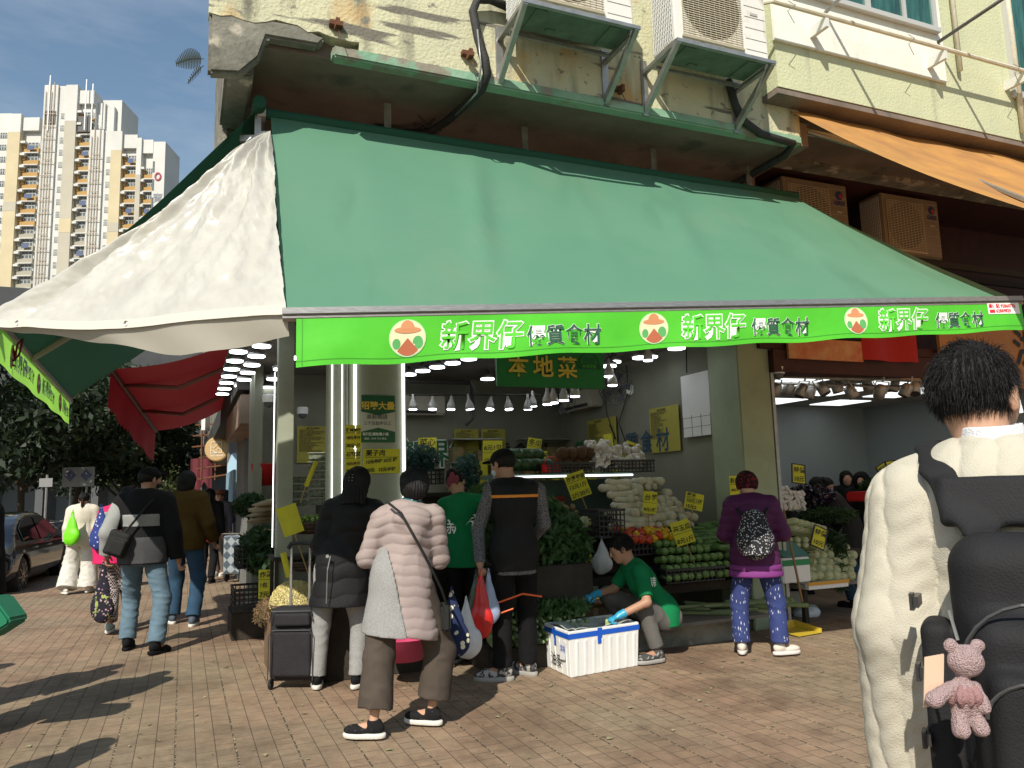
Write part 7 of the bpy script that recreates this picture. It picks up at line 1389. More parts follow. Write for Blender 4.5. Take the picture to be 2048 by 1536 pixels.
def bag(name, label, top, w, h, mt, seed=1, handles=2, lobes=3, d=.5, rz=0.0, cat='bag', vox=.008):
    """sagging carrier bag hanging from the point top"""
    top = V(*top); S_ = SD((-w, -w, -h-.02), (w, w, .02), vox); rgb = np.random.default_rng(seed)
    S_.cap((0, 0, -.03), (0, 0, -h*.45), .012, w*.30, .03, ((0, 1, 0), d)); S_.ell((0, 0, -h*.72), (w*.46, w*.46*d, h*.26), .03)
    for k in range(lobes): S_.ell((w*.22*(rgb.random()*2-1), 0, -h*(.62+.24*rgb.random())), (w*.28, w*.28*d, w*.28), .03)
    S_.disp(wrinkle(.006, 45, seed, .5)); o = S_.mesh(name, mt); o.location = (top[0], top[1], top[2]); o.rotation_euler = (0, 0, rz); tag(o, label, cat)
    if handles: 
        m = LB()
        for s_ in (-1, 1): m.tube([(0, s_*.012, .01), (s_*.012, s_*.012, -.05), (s_*w*.10, 0, -h*.25)], .004, 5)
        m.build('handle', mt, o)
    return o
VH = V(*VH)
bag('carrier_bag', 'translucent green carrier bag in the hand of the man in the vest', VH+V(-.03, .01, -.06), .20, .42, mat('dull green plastic', (.06, .10, .07), .35, var=.3, vs=10), 1)
bag('carrier_bag', 'bright red carrier bag in the hand of the man in the vest', VH+V(.005, -.05, -.05), .19, .52, mat('red plastic film', (.62, .02, .02), .3, var=.3, vs=10), 2)
bag('carrier_bag', 'pale blue carrier bag in the hand of the man in the vest', VH+V(.065, -.02, -.05), .17, .42, mat('pale blue film', (.30, .37, .52), .35, var=.12, vs=10), 3)
bag('carrier_bag', 'white carrier bag hanging beside the floral tote', AY(932, 1195, 5.8), .22, .44, M_bag, 4)
bag('tote_bag', 'navy tote bag with cream flowers on the arm of the woman in pink', AY(903, 1175, 5.35), .25, .46, patt('navy with cream flowers', (.02, .03, .08), (.72, .68, .50), 'voronoi', 22, .33, .38), 5, d=.45)
_t = bag('tote_bag', 'dark tote bag with small bright flowers hanging by the woman in magenta', AY(208, 1120, 8.6), .26, .68, patt('black with bright flowers', (.02, .018, .03), (.45, .30, .35), 'voronoi', 26, .22, .3, (.30, .36, .10)), 6, d=.45)
bag('tote_bag', 'blue and white patterned bag at the shoulder of the woman in magenta', AY(203, 1010, 8.75), .26, .50, patt('blue white print', (.03, .05, .20), (.5, .5, .55), 'voronoi', 30, .25, .3), 7, d=.5)
bag('shoulder_bag', 'lime green bag on the shoulder of the woman in cream', AY(146, 1020, 12.4), .28, .56, mat('lime nylon', (.18, .75, .01), .5, var=.2, vs=5), 8, d=.5, vox=.01)
bag('carrier_bag', 'small red pouch carried by the dark walker down the street', AY(420, 1060, 13.6), .18, .2, M_rcr, 9); bag('carrier_bag', 'bright blue carrier bag far down the street', AY(472, 1030, 16), .3, .4, mat('blue plastic', (.03, .07, .6), .4), 10, vox=.012)
bag('carrier_bag', 'white plastic bag hanging behind the squatting keeper', AY(1203, 1075, 7.6), .22, .34, M_bag, 12)
gr = MB(); p = AY(-8, 1205, 4.75); gr.poly([p+Vector((-.3, 0, .02)), p+Vector((-.02, 0, .03)), p+Vector((.085, .0, -.10)), p+Vector((.08, 0, -.13)), p+Vector((-.05, 0, -.21)), p+Vector((-.3, 0, -.30))], (.02, .16, 0)); root_mesh('shopping_bag', gr, mat('dark green bag', (.01, .16, .08), .45), 'dark green folded shopping bag at the left edge of the view', 'bag', bevel=.012)
# crossbody bag of the woman in pink
loc_, rz_ = (-.76, 5.0), R(12)
t = thing('crossbody_bag', 'thin dark crossbody bag strap over the pale pink coat', 'bag', tuple(L2W((.30, 0, .72), loc_, rz_)), rz_); m = LB(); o = V(.30, 0, .72)
m.tube([Vector(V(*p)-o) for p in ((-.06, -.09, 1.40), (.02, -.185, 1.33), (.09, -.225, 1.20), (.155, -.215, 1.08), (.215, -.185, .96), (.27, -.13, .85), (.31, -.06, .74))], .008, 6); m.build('strap', BG, t); m = LB(); m.bb(-.03, .03, -.09, .09, -.13, .03); m.build('pouch', BG, t, bevel=.015)
# rucksack of the woman in purple
loc, rz = PURP; S_ = SD((-.25, -.48, .75), (.25, -.1, 1.35), .007); S_.ell((0, -.265, .98), (.155, .085, .16), .02); S_.ell((0, -.25, 1.12), (.11, .06, .12), .05); S_.box((0, -.33, .94), (.10, .02, .08), .015, .015); S_.disp(wrinkle(.004, 30, 5))
o = sdthing('rucksack', 'small black and white patterned rucksack on the woman in purple', 'rucksack', S_, patt('black white swirl print', (.025, .025, .03), (.48, .48, .50), 'voronoi', 60, .30, .36), loc, rz); m = LB()
for s_ in (-1, 1): m.tube([(s_*.06, .0, .30), (s_*.09, .06, .37), (s_*.13, .16, .42)], .012, 6)
m.build('strap', BG, o); m = LB(); m.tube([(-.08, .02, .27), (-.12, -.01, .22), (-.11, -.02, .17)], .008, 6); m.build('charm', mat('cyan tag', (.03, .4, .55), .4), o)
# foreground rucksack
J, loc, rz = FG; S_ = SD((-.30, -.58, .60), (.36, .02, 1.50), .006)
S_.box((.045, -.26, 1.09), (.145, .075, .25), .07, .02); S_.box((.055, -.345, 1.02), (.125, .05, .17), .05, .03); S_.box((.055, -.40, .98), (.10, .03, .12), .03, .02)
for x in (-.135, .235): S_.box((x, -.23, 1.0), (.03, .055, .16), .025, .02)
S_.disp(wrinkle(.004, 20, 9)); M_ruck = fabric('black rucksack nylon', (.018, .018, .020), .7, .15, bump=.25, bs=220)
rk = sdthing('rucksack', 'large black rucksack on the young man close to the camera', 'rucksack', S_, M_ruck, loc, rz); off = V(*(W2L(rk.location, loc, rz)))
def rl(p): return Vector(V(*p)-off)
S_ = SD((-.30, -.25, 1.15), (.30, .22, 1.60), .006)
for s_ in (-1, 1):
    for a, b_ in (((.035+s_*.075, -.20, 1.34), (s_*.115, -.11, 1.47)), ((s_*.115, -.11, 1.47), (s_*.13, .0, 1.525)), ((s_*.13, .0, 1.525), (s_*.15, .11, 1.45))): S_.cap(a, b_, .036, .036, .015, ((0, -.5, 1), .34))
S_.box((.02, -.165, 1.40), (.135, .016, .055), .014, .02, np.array(Matrix.Rotation(-.25, 3, 'X'))); S_.disp(wrinkle(.002, 30, 3)); v_ = S_.mesh('shoulder_strap', M_ruck, rk); v_.data.transform(Matrix.Translation(-Vector(off)))
m = LB()
for x0, x1 in ((-.07, .17),):
    pts = [rl((x0+.5*(x1-x0)+.135*math.cos(a), -.372-.02*math.sin(a), 1.09+.13*math.sin(a))) for a in [math.pi*k/14 for k in range(15)]]; m.tube(pts, .004, 5)
    pts = [rl((x0+.5*(x1-x0)+.10*math.cos(a), -.43, 1.02+.07*math.sin(a))) for a in [math.pi*k/14 for k in range(15)]]; m.tube(pts, .0035, 5)
m.build('zip', mat('zip black', (.05, .05, .05), .35), rk)
for z in (1.20, 1.06, .93): m = LB(); m.box(rl((-.165, -.26, z)), (.012, .07, .022)); m.box(rl((-.172, -.28, z)), (.008, .03, .034)); m.build('buckle', mat('buckle plastic', (.03, .03, .03), .35), rk)
m = LB(); m.bb(*[c for p in zip(rl((.165, -.456, 1.05)), rl((.23, -.446, 1.12))) for c in p]); m.build('yellow_tag', mat('yellow tag', (.8, .6, .02), .5), rk)
# plush charm (a plain soft toy bear)
fur = mat('mauve plush fur', (.46, .33, .33), 1, var=.15, vs=40, bump=1, bs=300); fur2 = mat('beige plush fur', (.58, .50, .42), 1, var=.15, vs=40, bump=1, bs=300)
pp = AY(1925, 1375, 1.42); S_ = SD((-.09, -.08, -.11), (.09, .08, .10), .0035)
S_.ell((.01, 0, .045), (.030, .027, .028), .004); S_.ell((0, 0, -.015), (.024, .022, .034), .008)
for x, z in ((-.014, .072), (.034, .070)): S_.ell((x, 0, z), (.012, .009, .012), .003)
S_.cap((-.02, 0, .0), (-.055, -.006, -.018), .012, .014, .004); S_.cap((.02, 0, .0), (.026, -.014, -.03), .011, .012, .004); S_.cap((-.01, 0, -.04), (-.014, -.008, -.068), .013, .015, .004); S_.cap((.012, 0, -.04), (.02, -.008, -.066), .013, .015, .004)
S_.disp(lambda X, Y, Z: (.0012*waves(X, Y, Z, 320, 3)).astype(np.float32)); o = S_.mesh('plush_toy', fur); o.location = pp; tag(o, 'small mauve plush bear charm hanging from the black rucksack', 'plush toy')
S_ = SD((-.06, -.06, -.06), (.06, .06, .04), .0035); S_.ell((0, 0, -.012), (.031, .028, .022), .004); S_.cut((0, 0, .006), (0, 0, 1)); S_.disp(lambda X, Y, Z: (.003*np.sin(np.arctan2(Y, X)*9)).astype(np.float32)); S_.mesh('dress', fabric('dusty mauve dress', (.30, .17, .17)), o)
m = LB(); m.tube([(.0, .0, .08), (-.005, .01, .13)], .003, 5); m.build('cord', M_steel, o)
m = MB(); m.poly([pp+Vector(q) for q in ((-.055, .012, .05), (-.02, .012, .055), (-.03, .012, -.03), (-.065, .012, -.035))], (0, .002, 0)); root_mesh('card_holder', m, mat('peach card', (.62, .45, .33), .4), 'small peach card in a clear holder behind the plush bear', 'card')
# suitcase
p = GZ(583, 1385); loc = (-1.72, 6.22); rz = R(-4); t = thing('suitcase', 'black fabric two wheeled suitcase with its handle pulled out', 'suitcase', (*loc, 0), rz); t.rotation_euler = (0, 0, rz)
S_ = SD((-.25, -.22, 0), (.25, .22, .70), .006); S_.box((0, 0, .33), (.185, .105, .27), .04, 0); S_.box((.01, -.125, .27), (.15, .03, .17), .025, .02); S_.box((.005, -.12, .52), (.14, .025, .05), .02, .02); S_.disp(wrinkle(.003, 26, 4)); S_.mesh('body', fabric('suitcase nylon', (.026, .024, .028), .55, .2, bump=.6, bs=200), t)
m = LB(); m.tube([(-.17, -.155, .08), (-.165, -.158, .40), (-.14, -.158, .445), (.15, -.158, .445), (.17, -.155, .41), (.175, -.155, .08)], .005, 5); m.tube([(-.17, -.13, .50), (-.15, -.148, .585), (.15, -.148, .585), (.17, -.13, .50)], .005, 5); m.build('zip', mat('zip black', (.05, .05, .05)), t)
m = LB()
for x in (-.075, .075): m.tube([(x, .06, .55), (x, .06, 1.04)], .0095, 8); m.tube([(x, .06, .55), (x, .06, .84)], .012, 8)
m.build('pole', mat('handle aluminium', (.55, .54, .52), .3, .8), t); m = LB(); m.tube([(-.10, .06, 1.04), (-.08, .06, 1.075), (0, .06, 1.085), (.08, .06, 1.075), (.10, .06, 1.04)], .018, 8); m.build('grip', M_black, t)
for x in (-.17, .17): m = LB(); m.lathe([(.035, -.012), (.04, 0), (.035, .012)], n=16); m.v = [(x+v[2], -.09+v[0], .04+v[1]) for v in m.v]; m.build('wheel', M_black, t)
# the white foam box with blue tape
P0 = Vector((.385, 6.22, 0)); ax = Vector((.853, .52, 0)).normalized(); ay = Vector((-.37, .93, 0)).normalized(); WX, WY, HZ = .71, .48, .35
t = thing('foam_box', 'white ribbed foam box with blue tape round the rim on the paving', 'box', tuple(P0)); m = MB()
def bxp(x, y, z): return P0+ax*x+ay*y+Vector((0, 0, z))
o_ = .018; th = .028
for (x0, y0, x1, y1) in ((0, 0, WX, th), (0, WY-th, WX, WY), (0, th, th, WY-th), (WX-th, th, WX, WY-th)):
    m.poly([bxp(x0+(o_ if x0 == 0 else 0), y0+(o_ if y0 == 0 else 0), .0), bxp(x1-(o_ if x1 == WX else 0), y0+(o_ if y0 == 0 else 0), 0), bxp(x1-(o_ if x1 == WX else 0), y1-(o_ if y1 == WY else 0), 0), bxp(x0+(o_ if x0 == 0 else 0), y1-(o_ if y1 == WY else 0), 0)], (0, 0, .02))
vs = []; m2 = MB(); ring = [(0, 0), (WX, 0), (WX, WY), (0, WY)]; rin = [(o_, o_), (WX-o_, o_), (WX-o_, WY-o_), (o_, WY-o_)]; inn = [(th, th), (WX-th, th), (WX-th, WY-th), (th, WY-th)]
q = [bxp(*c, 0) for c in rin]+[bxp(*c, HZ) for c in ring]+[bxp(*c, HZ) for c in inn]+[bxp(*c, .04) for c in inn]; F = [(3, 2, 1, 0), (12, 13, 14, 15)]
for k in range(4): l = (k+1) % 4; F += [(k, l, 4+l, 4+k), (4+k, 4+l, 8+l, 8+k), (8+k, 8+l, 12+l, 12+k)]
m2._add(q, F); m2.build('body', M_foam, t, bevel=.006)
m = MB()
for k in range(8): x = .07+k*.082; m.poly([bxp(x, .014, .01), bxp(x+.022, .014, .01), bxp(x+.02, -.004, HZ-.08), bxp(x+.002, -.004, HZ-.08)], ay*.02)
for k in range(4): y = .07+k*.10; m.poly([bxp(.014, y, .01), bxp(.014, y+.022, .01), bxp(-.004, y+.02, HZ-.08), bxp(-.004, y+.002, HZ-.08)], ax*.02)
m.build('rib', M_foam, t); bt = mat('blue tape', (.01, .10, .55), .35); m = MB(); z1, z0 = HZ-.018, HZ-.058
g = lambda z: -.0035+o_*(1-z/HZ)
m._add([bxp(g(z1), g(z1), z1), bxp(WX-g(z1), g(z1), z1), bxp(WX-g(z0), g(z0), z0), bxp(g(z0), g(z0), z0)], [(0, 1, 2, 3)]); m._add([bxp(g(z1), g(z1), z1), bxp(g(z1), WY, z1), bxp(g(z0), WY, z0), bxp(g(z0), g(z0), z0)], [(0, 1, 2, 3)])
m._add([bxp(.28, -.006, HZ+.002), bxp(.325, -.006, HZ+.002), bxp(.325, -.001, HZ-.12), bxp(.28, -.001, HZ-.12)], [(0, 1, 2, 3)]); m._add([bxp(-.006, .24, HZ), bxp(-.006, .28, HZ), bxp(.0, .28, HZ-.14), bxp(.0, .24, HZ-.14)], [(0, 1, 2, 3)]); m.build('tape', bt, t)
lettering('writing', '油麥', .11, M_ink, lambda x, y: bxp(.004, .36-x, .06+y), t); m = MB(); m._add([bxp(-.007, .06, .13), bxp(-.007, .16, .12), bxp(-.004, .16, .26), bxp(-.004, .06, .27)], [(0, 1, 2, 3)]); lab_ = m.build('label', mat('box label', (.75, .75, .78), .6), t)
lettering('writing', '菜場', .055, bt, lambda x, y: bxp(-.010, .145-x*.8, .19+y), t)
S_ = SD((-.4, -.35, -.12), (.4, .35, .16), .007); X, Y, Z = np.meshgrid(*S_.ax, indexing='ij', sparse=True); hgt_ = -.06+.13*np.clip(np.maximum(np.abs(X)/.3, np.abs(Y)/.19)-.35, 0, 1)+.03*waves(X, Y, Z*0, 22, 5); S_.d = (np.abs(Z-hgt_)-.006).astype(np.float32)+0*X; S_.d = np.maximum(S_.d, np.maximum(np.abs(X)-.30, np.abs(Y)-.19)).astype(np.float32)
o = S_.mesh('plastic_liner', mat('clear liner', (.45, .47, .45), .25, var=.3, vs=14)); o.location = bxp(WX/2, WY/2, HZ-.03); o.rotation_euler = (0, 0, math.atan2(ax.y, ax.x)); tag(o, 'crumpled clear plastic liner inside the white foam box', 'liner')
c = SQL[0]+Vector((-.09, .01, -.10)); S_ = SD((-.1, -.1, -.14), (.1, .1, .1), .005); S_.cap((0, 0, -.09), (-.01, 0, .05), .036, .02, .02); S_.disp(lambda X, Y, Z: (.004*np.sin(np.arctan2(Y, X)*8)).astype(np.float32)); o = S_.mesh('lettuce', mat('fresh lettuce', (.14, .26, .05), .5, col2=(.40, .45, .22), vs=14, stretch=(1, 1, .3))); o.location = c; tag(o, 'green lettuce held over the foam box in a blue glove', 'lettuce')
c = SQL[1]+Vector((-.07, -.02, -.03)); m = MB(); m.box(c, (.20, .02, .012)); m.box(c+Vector((-.11, 0, .002)), (.08, .012, .016)); root_mesh('knife', m, mat('yellow handle', (.65, .38, .02), .4), 'yellow handled knife in the far gloved hand of the squatting keeper', 'knife', bevel=.002)

# ---------------------------------------------------------------- left corner display
def basket(label, p, r, h, rz=0, name='basket'):
    t = thing(name, label, 'basket', tuple(p)); m = LB(); m.lathe([(r*.75, 0), (r*.95, h*.8), (r, h), (r*.93, h), (r*.88, h*.75), (r*.68, .015)], n=28); m.build('bowl', M_wick, t, smooth=True)
    m = LB()
    for k in range(3): zz = h*(.3+.28*k); rr_ = r*(.77+.2*zz/h)+.004; m.tube([(rr_*math.cos(a*math.pi/12), rr_*math.sin(a*math.pi/12), zz) for a in range(25)], .008, 5)
    m.build('band', M_wick, t); return t
def strandheap(name, label, c, rx, ry, rz_, n, L, mt, seed, r=.0022):
    rg = np.random.default_rng(seed); u = rg.normal(size=(n, 3)); u[:, 2] = np.abs(u[:, 2]); u /= np.linalg.norm(u, axis=1)[:, None]; p = u*V(rx, ry, rz_)*(.8+.25*rg.random((n, 1))); d = rg.normal(size=(n, 3)); d -= u*(d*u).sum(1)[:, None]*.8; d /= np.linalg.norm(d, axis=1)[:, None]; t = np.cross(d, u); t /= np.linalg.norm(t, axis=1)[:, None]+1e-6
    l = L*(.5+rg.random((n, 1))); a, b_ = p-d*l/2-u*.01, p+d*l/2-u*.004; md = p+u*.006; vv = []
    for q0, q1 in ((a, md), (md, b_)): vv.append(np.stack([q0-t*r, q0+t*r, q1+t*r, q1-t*r], 1).reshape(-1, 3))
    for q0, q1 in ((a, md), (md, b_)): vv.append(np.stack([q0-u*r, q0+u*r, q1+u*r, q1-u*r], 1).reshape(-1, 3))
    v = np.concatenate(vv); o = np_mesh(name, v, np.arange(len(v)).reshape(-1, 4), mt); o.location = c
    S_ = SD((-rx*1.1, -ry*1.1, -.03), (rx*1.1, ry*1.1, rz_*1.1), .01); S_.ell((0, 0, 0), (rx*.93, ry*.93, rz_*.93), 0); S_.mesh('mound', mt, o); return tag(o, label, name.replace('_', ' '), None, 'stuff')
p = AY(588, 1215, 6.95); basket('wicker basket full of yellow bean sprouts near the suitcase', p+Vector((0, 0, -.08)), .21, .12); strandheap('bean_sprouts', 'sunlit heap of yellow bean sprouts in the low wicker basket', tuple(p+Vector((0, 0, .02))), .20, .18, .20, 6500, .05, mat('bean sprout yellow', (.66, .56, .20), .6, col2=(.72, .66, .38), vs=30), 3)
rbox('plinth', 'rough brown carton under the bean sprout basket', 'carton', *(lambda q: (q.x-.22, q.x+.3, q.y-.12, q.y+.25))(toB(p)), 0, p.z-.085, mat('brown carton', (.18, .11, .06), .9, var=.3, vs=6))
strandheap('dry_roots', 'tangle of pale brown roots and husks beside the bean sprout basket', tuple(AY(540, 1235, 7.0)), .12, .15, .16, 1400, .10, mat('dry root brown', (.26, .16, .09), .9, col2=(.10, .08, .03), vs=14), 4, .003)
p = AY(620, 1125, 7.3); basket('wicker basket of chopped greens above the bean sprouts', p+Vector((0, 0, -.07)), .18, .09); heap('chopped_greens', 'chopped dark green herbs in the middle wicker basket', [(tuple(p+Vector((0, 0, .03))), (.15, .15, .04))], 1800, .02, M_leafd, 6, 1.5)
p = AY(635, 1045, 7.5); basket('wicker basket of small limes at the top of the corner display', p+Vector((0, 0, -.10)), .24, .11); lm_ = veg('lime', mat('lime green fruit', (.20, .32, .06), .4), lambda S: S.ell((0, 0, 0), (.019, .019, .022), 0), .006, (-.035,)*3, (.035,)*3); proto(lm_, 'small green lime in the top wicker basket', 'lime', 'limes in the top basket')
for i in range(44): a = i*2.4; r_ = .20*math.sqrt(i/44); place(lm_, p+Vector((r_*math.cos(a), r_*math.sin(a), .02+.03*(1-i/44)+rg.uniform(0, .01))), (0, 0, 0), rg.uniform(.85, 1.15))
sb = AY(640, 1200, 7.45); q_ = toB(sb); t = thing('corner_stand', 'dark stand carrying the baskets at the corner pillar', 'stand', tuple(B(q_.x, q_.y, 0)), FA)
for z in (.62, 1.0): m = LB(); m.bb(-.45, .25, -.22, .25, z-.12, z-.09); m.build('shelf', M_dw, t)
for x in (-.43, .2):
    for y in (-.2, .2): m = LB(); m.bb(x, x+.03, y, y+.03, 0, .9); m.build('leg', M_dw, t)
m = LB(); m.bb(-.45, .25, .2, .24, 0, .5); m.build('back_board', M_dw, t)
# clear plastic punnets
M_pun = mat('clear punnet', (.35, .38, .34), .15, var=.5, vs=20)
pn = thing('punnet', 'clear plastic punnet of greens stacked at the corner display', 'punnet', (0, 0, 0), 0, 'clear punnets at the corner display'); m = LB(); m.bb(-.10, .10, -.07, .07, 0, .055); m.build('tray', mat('punnet greens', (.06, .09, .04), .4, col2=(.22, .25, .20), vs=40), pn, bevel=.012); m = LB(); m.bb(-.105, .105, -.075, .075, .056, .064); m.build('lid', M_pun, pn, bevel=.003)
n_ = 0
for px, y0, k, w in ((642, 1010, 6, 1.15), (594, 1012, 4, 1.0), (668, 1012, 2, 1.0)):
    for i in range(k):
        p = AY(px, y0-i*15.5*w, 7.55); r_ = FA*.6+rg.uniform(-.08, .08)
        if n_ == 0: pn.location = p; pn.rotation_euler = (0, 0, r_); pn.scale = (w,)*3
        else: dup(pn, p, r_, None, w)
        n_ += 1
card('blank backed yellow price sign tilted on a stick at the corner display', AY(580, 1040, 6.7), .17, .25, [' '], R(15), R(-18), 0, .55); card('thin orange edged sign seen edge-on above the punnets', AY(622, 948, 7.2), .04, .24, [' '], R(20), R(22), 0, .15)
card('low yellow price sign in front of the leafy stack left of the suitcase', AY(538, 1168, 7.6), .20, .27, ['炸菜菇', '1包 1札', '7元2札'], R(0), 0, 0, .1)
card('narrow yellow sign stuck in the bean sprout basket', AY(572, 1130, 6.9), .05, .22, [' '], R(10), R(-14), 0, .1)
# left display further back: cane shoots, greens
cs = veg('cane_shoot', mat('husky cane shoot', (.30, .24, .15), .8, col2=(.16, .14, .08), vs=6, stretch=(1, 1, .15)), lambda S: (S.cap((0, 0, -.25), (0, 0, .05), .012, .034, .01), S.cap((0, 0, .05), (.01, 0, .28), .034, .008, .01)), .008, (-.06, -.06, -.3), (.06, .06, .32)); proto(cs, 'long brown husked cane shoot stacked left of the corner post', 'cane shoot', 'husked cane shoots')
for i in range(16): place(cs, AY(528+rg.uniform(-10, 12), 1005+(i//4)*11+rg.uniform(-3, 3), 8.3+.05*i), (R(82), 0, R(62)+rg.uniform(-.15, .15)), .8)
for i in range(9): place(cs, AY(528+rg.uniform(-8, 12), 1062+(i//3)*9, 8.3+.05*i), (R(85), 0, R(62)+rg.uniform(-.15, .15)), .6)
heap('leafy_greens', 'tall dark stack of leafy greens left of the corner post', [(tuple(AY(520, 1100, 8.5)), (.22, .3, .25)), (tuple(AY(535, 1080, 8.4)), (.2, .25, .15)), (tuple(AY(545, 1125, 8.3)), (.2, .3, .15)), (tuple(AY(500, 1010, 9.5)), (.18, .3, .14))], 5200, .10, M_leafd, 7)
q_ = toB(AY(520, 1150, 8.6)); crate('black crate under the cane shoots by the corner post', q_.x, q_.y, .72, .5, .6, .2); crate('black crate under the leafy stack by the corner post', q_.x, q_.y, .28, .55, .6, .22); rbox('plinth', 'dark low box under the crates by the corner post', 'box', q_.x-.3, q_.x+.3, q_.y-.3, q_.y+.4, 0, .27, M_dw)
p = AY(531, 955, 9.8); m = MB(); m.lathe([(.13, 0), (.18, .26), (.185, .27), (.165, .265), (.12, .02)], tuple(p+Vector((0, 0, -.1))), 20); root_mesh('bucket', m, mat('red bucket', (.35, .01, .01), .5), 'red bucket hung inside the shop row left of the corner post', 'bucket', smooth=True)
# broccoli-like bagged greens behind, on the counter; counter
t = thing('counter', 'counter running across the back of the vegetable shop', 'counter', tuple(B(2.2, 2.3, 0)), FA); m = LB(); m.bb(-1.4, .9, -.3, .3, 0, 1.4); m.build('cabinet', M_dw, t); m = LB(); m.bb(-1.45, .95, -.35, .35, 1.4, 1.45); m.build('top', M_dw, t)
heap('bagged_greens', 'dark bluish bagged greens behind the bobbed black hair', [(tuple(AY(842, 918, 8.6)), (.22, .2, .16)), (tuple(AY(935, 945, 8.6)), (.16, .2, .22))], 2600, .055, leafmat('bluish leaves', (.05, .13, .13), (.015, .03, .04)), 8)
mg = veg('ginger', mat('ginger yellow', (.45, .28, .08), .6), lambda S: [S.ell((.02*k-.03, .012*(k % 2), 0), (.018, .014, .012), .008) for k in range(4)], .006, (-.08,)*3, (.08,)*3); proto(mg, 'yellow ginger root on the shelf behind the two women', 'ginger', 'ginger roots')
for i in range(20): place(mg, AY(770+rg.uniform(-22, 30), 1003+rg.uniform(-5, 6), 7.3), (rg.random(), rg.random(), rg.random()*6), 1)
rbox('shelf_box', 'dark display shelf behind the two women in coats', 'shelf', 1.0, 1.75, .55, 1.1, 0, 1.32, M_dw)
for i, (px, py) in enumerate(((448, 0), )): pass
# price signs over the main display
for i, (px, py, Y, w, h, ls, ti, st, lab) in enumerate((
    (1068, 893, 9.4, .17, .20, ['冬瓜', '6元1斤'], R(12), .2, 'small yellow price sign over the dark melons'),
    (1084, 925, 9.0, .14, .26, ['昆士豆', '8元1磅', '15元2'], R(-3), .2, 'narrow yellow price sign hanging below the dark melons'),
    (1155, 970, 8.2, .22, .27, ['沙爆芋苗', '12元1斤', '2斤20元'], R(-18), .3, 'tilted yellow price sign above the potatoes'),
    (1262, 907, 8.9, .18, .26, ['雪耳', '10元3'], R(20), .2, 'tilted yellow price sign stuck in the garlic bags'),
    (1300, 1005, 7.9, .14, .22, ['台芋', '9元1條'], R(8), .35, 'yellow price sign in front of the radish pile'),
    (1388, 1003, 8.0, .19, .17, ['粟米', '10元1條', '15元2'], R(14), .3, 'yellow price sign at the right end of the radish pile'),
    (1365, 1065, 7.7, .19, .23, ['翠玉瓜', '8元1斤'], R(-16), .2, 'yellow price sign between the peppers and the gourds'),
    (1163, 1138, 7.25, .19, .26, ['BB油麥菜', '10元1斤', '15元2斤'], R(2), .3, 'yellow price sign behind the squatting keeper'),
    (1218, 888, 9.2, .10, .24, ['芋頭'], R(-8), .1, 'narrow yellow sign leaning in front of the taros'),
    (1112, 962, 8.9, .08, .18, ['8元'], 0, .1, 'small yellow tag hanging under the shelf light, left'),
    (1184, 958, 8.9, .09, .19, ['10元'], 0, .1, 'small yellow tag hanging under the shelf light, middle'),
    (1233, 952, 8.9, .10, .18, ['12元'], 0, .1, 'small yellow tag hanging under the shelf light, right'),
    (855, 895, 10.2, .24, .26, ['菜心', '6元1斤'], 0, 0, 'dull yellow sign on the back wall above the bagged greens'),
    (985, 905, 9.6, .24, .30, ['6元1包', '10元2包'], R(2), 0, 'yellow sign on the back wall left of the cap'),
    (960, 945, 9.0, .18, .26, ['8元1磅'], R(-2), .2, 'dull yellow sign between the hair bow and the cap'))):
    card(lab, AY(px, py, Y), w, h, ls, R(3), ti, R(-6), st)
# ---------------------------------------------------------------- right-hand stall
t = thing('market_stall', 'plank stall with stepped vegetables in front of the right-hand shop', 'stall', tuple(B(5.85, .3, 0)), FA)
m = LB(); m.bb(-.55, .8, -.35, .2, .36, .40); m.build('plank', _mats['worn plank'], t); m = LB(); m.bb(-.5, .6, -.1, .7, .62, .70); m.bb(-.4, .65, .3, .9, .85, .92); m.build('step', M_dw, t)
for x, y in ((-.45, -.3), (.7, -.3), (.55, .8), (-.45, .8)): m = LB(); m.bb(x, x+.05, y, y+.05, 0, .6 if y > 0 else .36); m.build('leg', M_dw, t)
wp = lambda px, py, b: (lambda q: B(q.x, b, q.z))(PB(px, py, b))
for r in range(5):
    for i in range(6 if r < 4 else 5):
        p = wp(1618+i*15+r*1.5, 1152-r*14, .0+r*.07); place(nc, p, (R(90)+rg.uniform(-.3, .3), 0, FA+R(20)+rg.uniform(-.6, .6)), rg.uniform(.72, .9))
p = wp(1655, 1172, -.08); t2 = thing('vegetable_box', 'orange edged white box holding the napa cabbages', 'box', tuple(p+Vector((0, 0, -.0))), FA); m = LB(); m.bb(-.27, .27, -.02, .3, -.02, .05); m.build('body', M_foam, t2); m = LB(); m.bb(-.28, .28, -.028, -.021, .02, .055); m.build('edge', mat('orange edge', (.60, .30, .03), .5), t2)
p = wp(1596, 1165, -.12); t2 = thing('foam_box', 'white foam box with a green stripe and teal lid at the right-hand stall', 'box', tuple(p), FA); m = LB(); m.bb(-.18, .18, 0, .3, 0, .25); m.build('body', M_foam, t2, bevel=.01); m = LB(); m.bb(-.183, .183, -.004, .0, .17, .23); m.build('stripe', mat('green stripe', (.02, .22, .08), .5), t2); m = LB(); m.poly([(-.17, -.0, .26), (.19, -.0, .26), (.06, .2, .46), (-.14, .2, .46)], (0, .02, .01)); m.build('lid', mat('teal lid', (.03, .16, .14), .5), t2)
for i in range(40): place(mu, wp(1552+(i % 9)*6.5+rg.uniform(-3, 3), 1015-(i//9)*9, .35+.05*(i//9)), (rg.random(), rg.random(), rg.random()*6), rg.uniform(.8, 1.05))
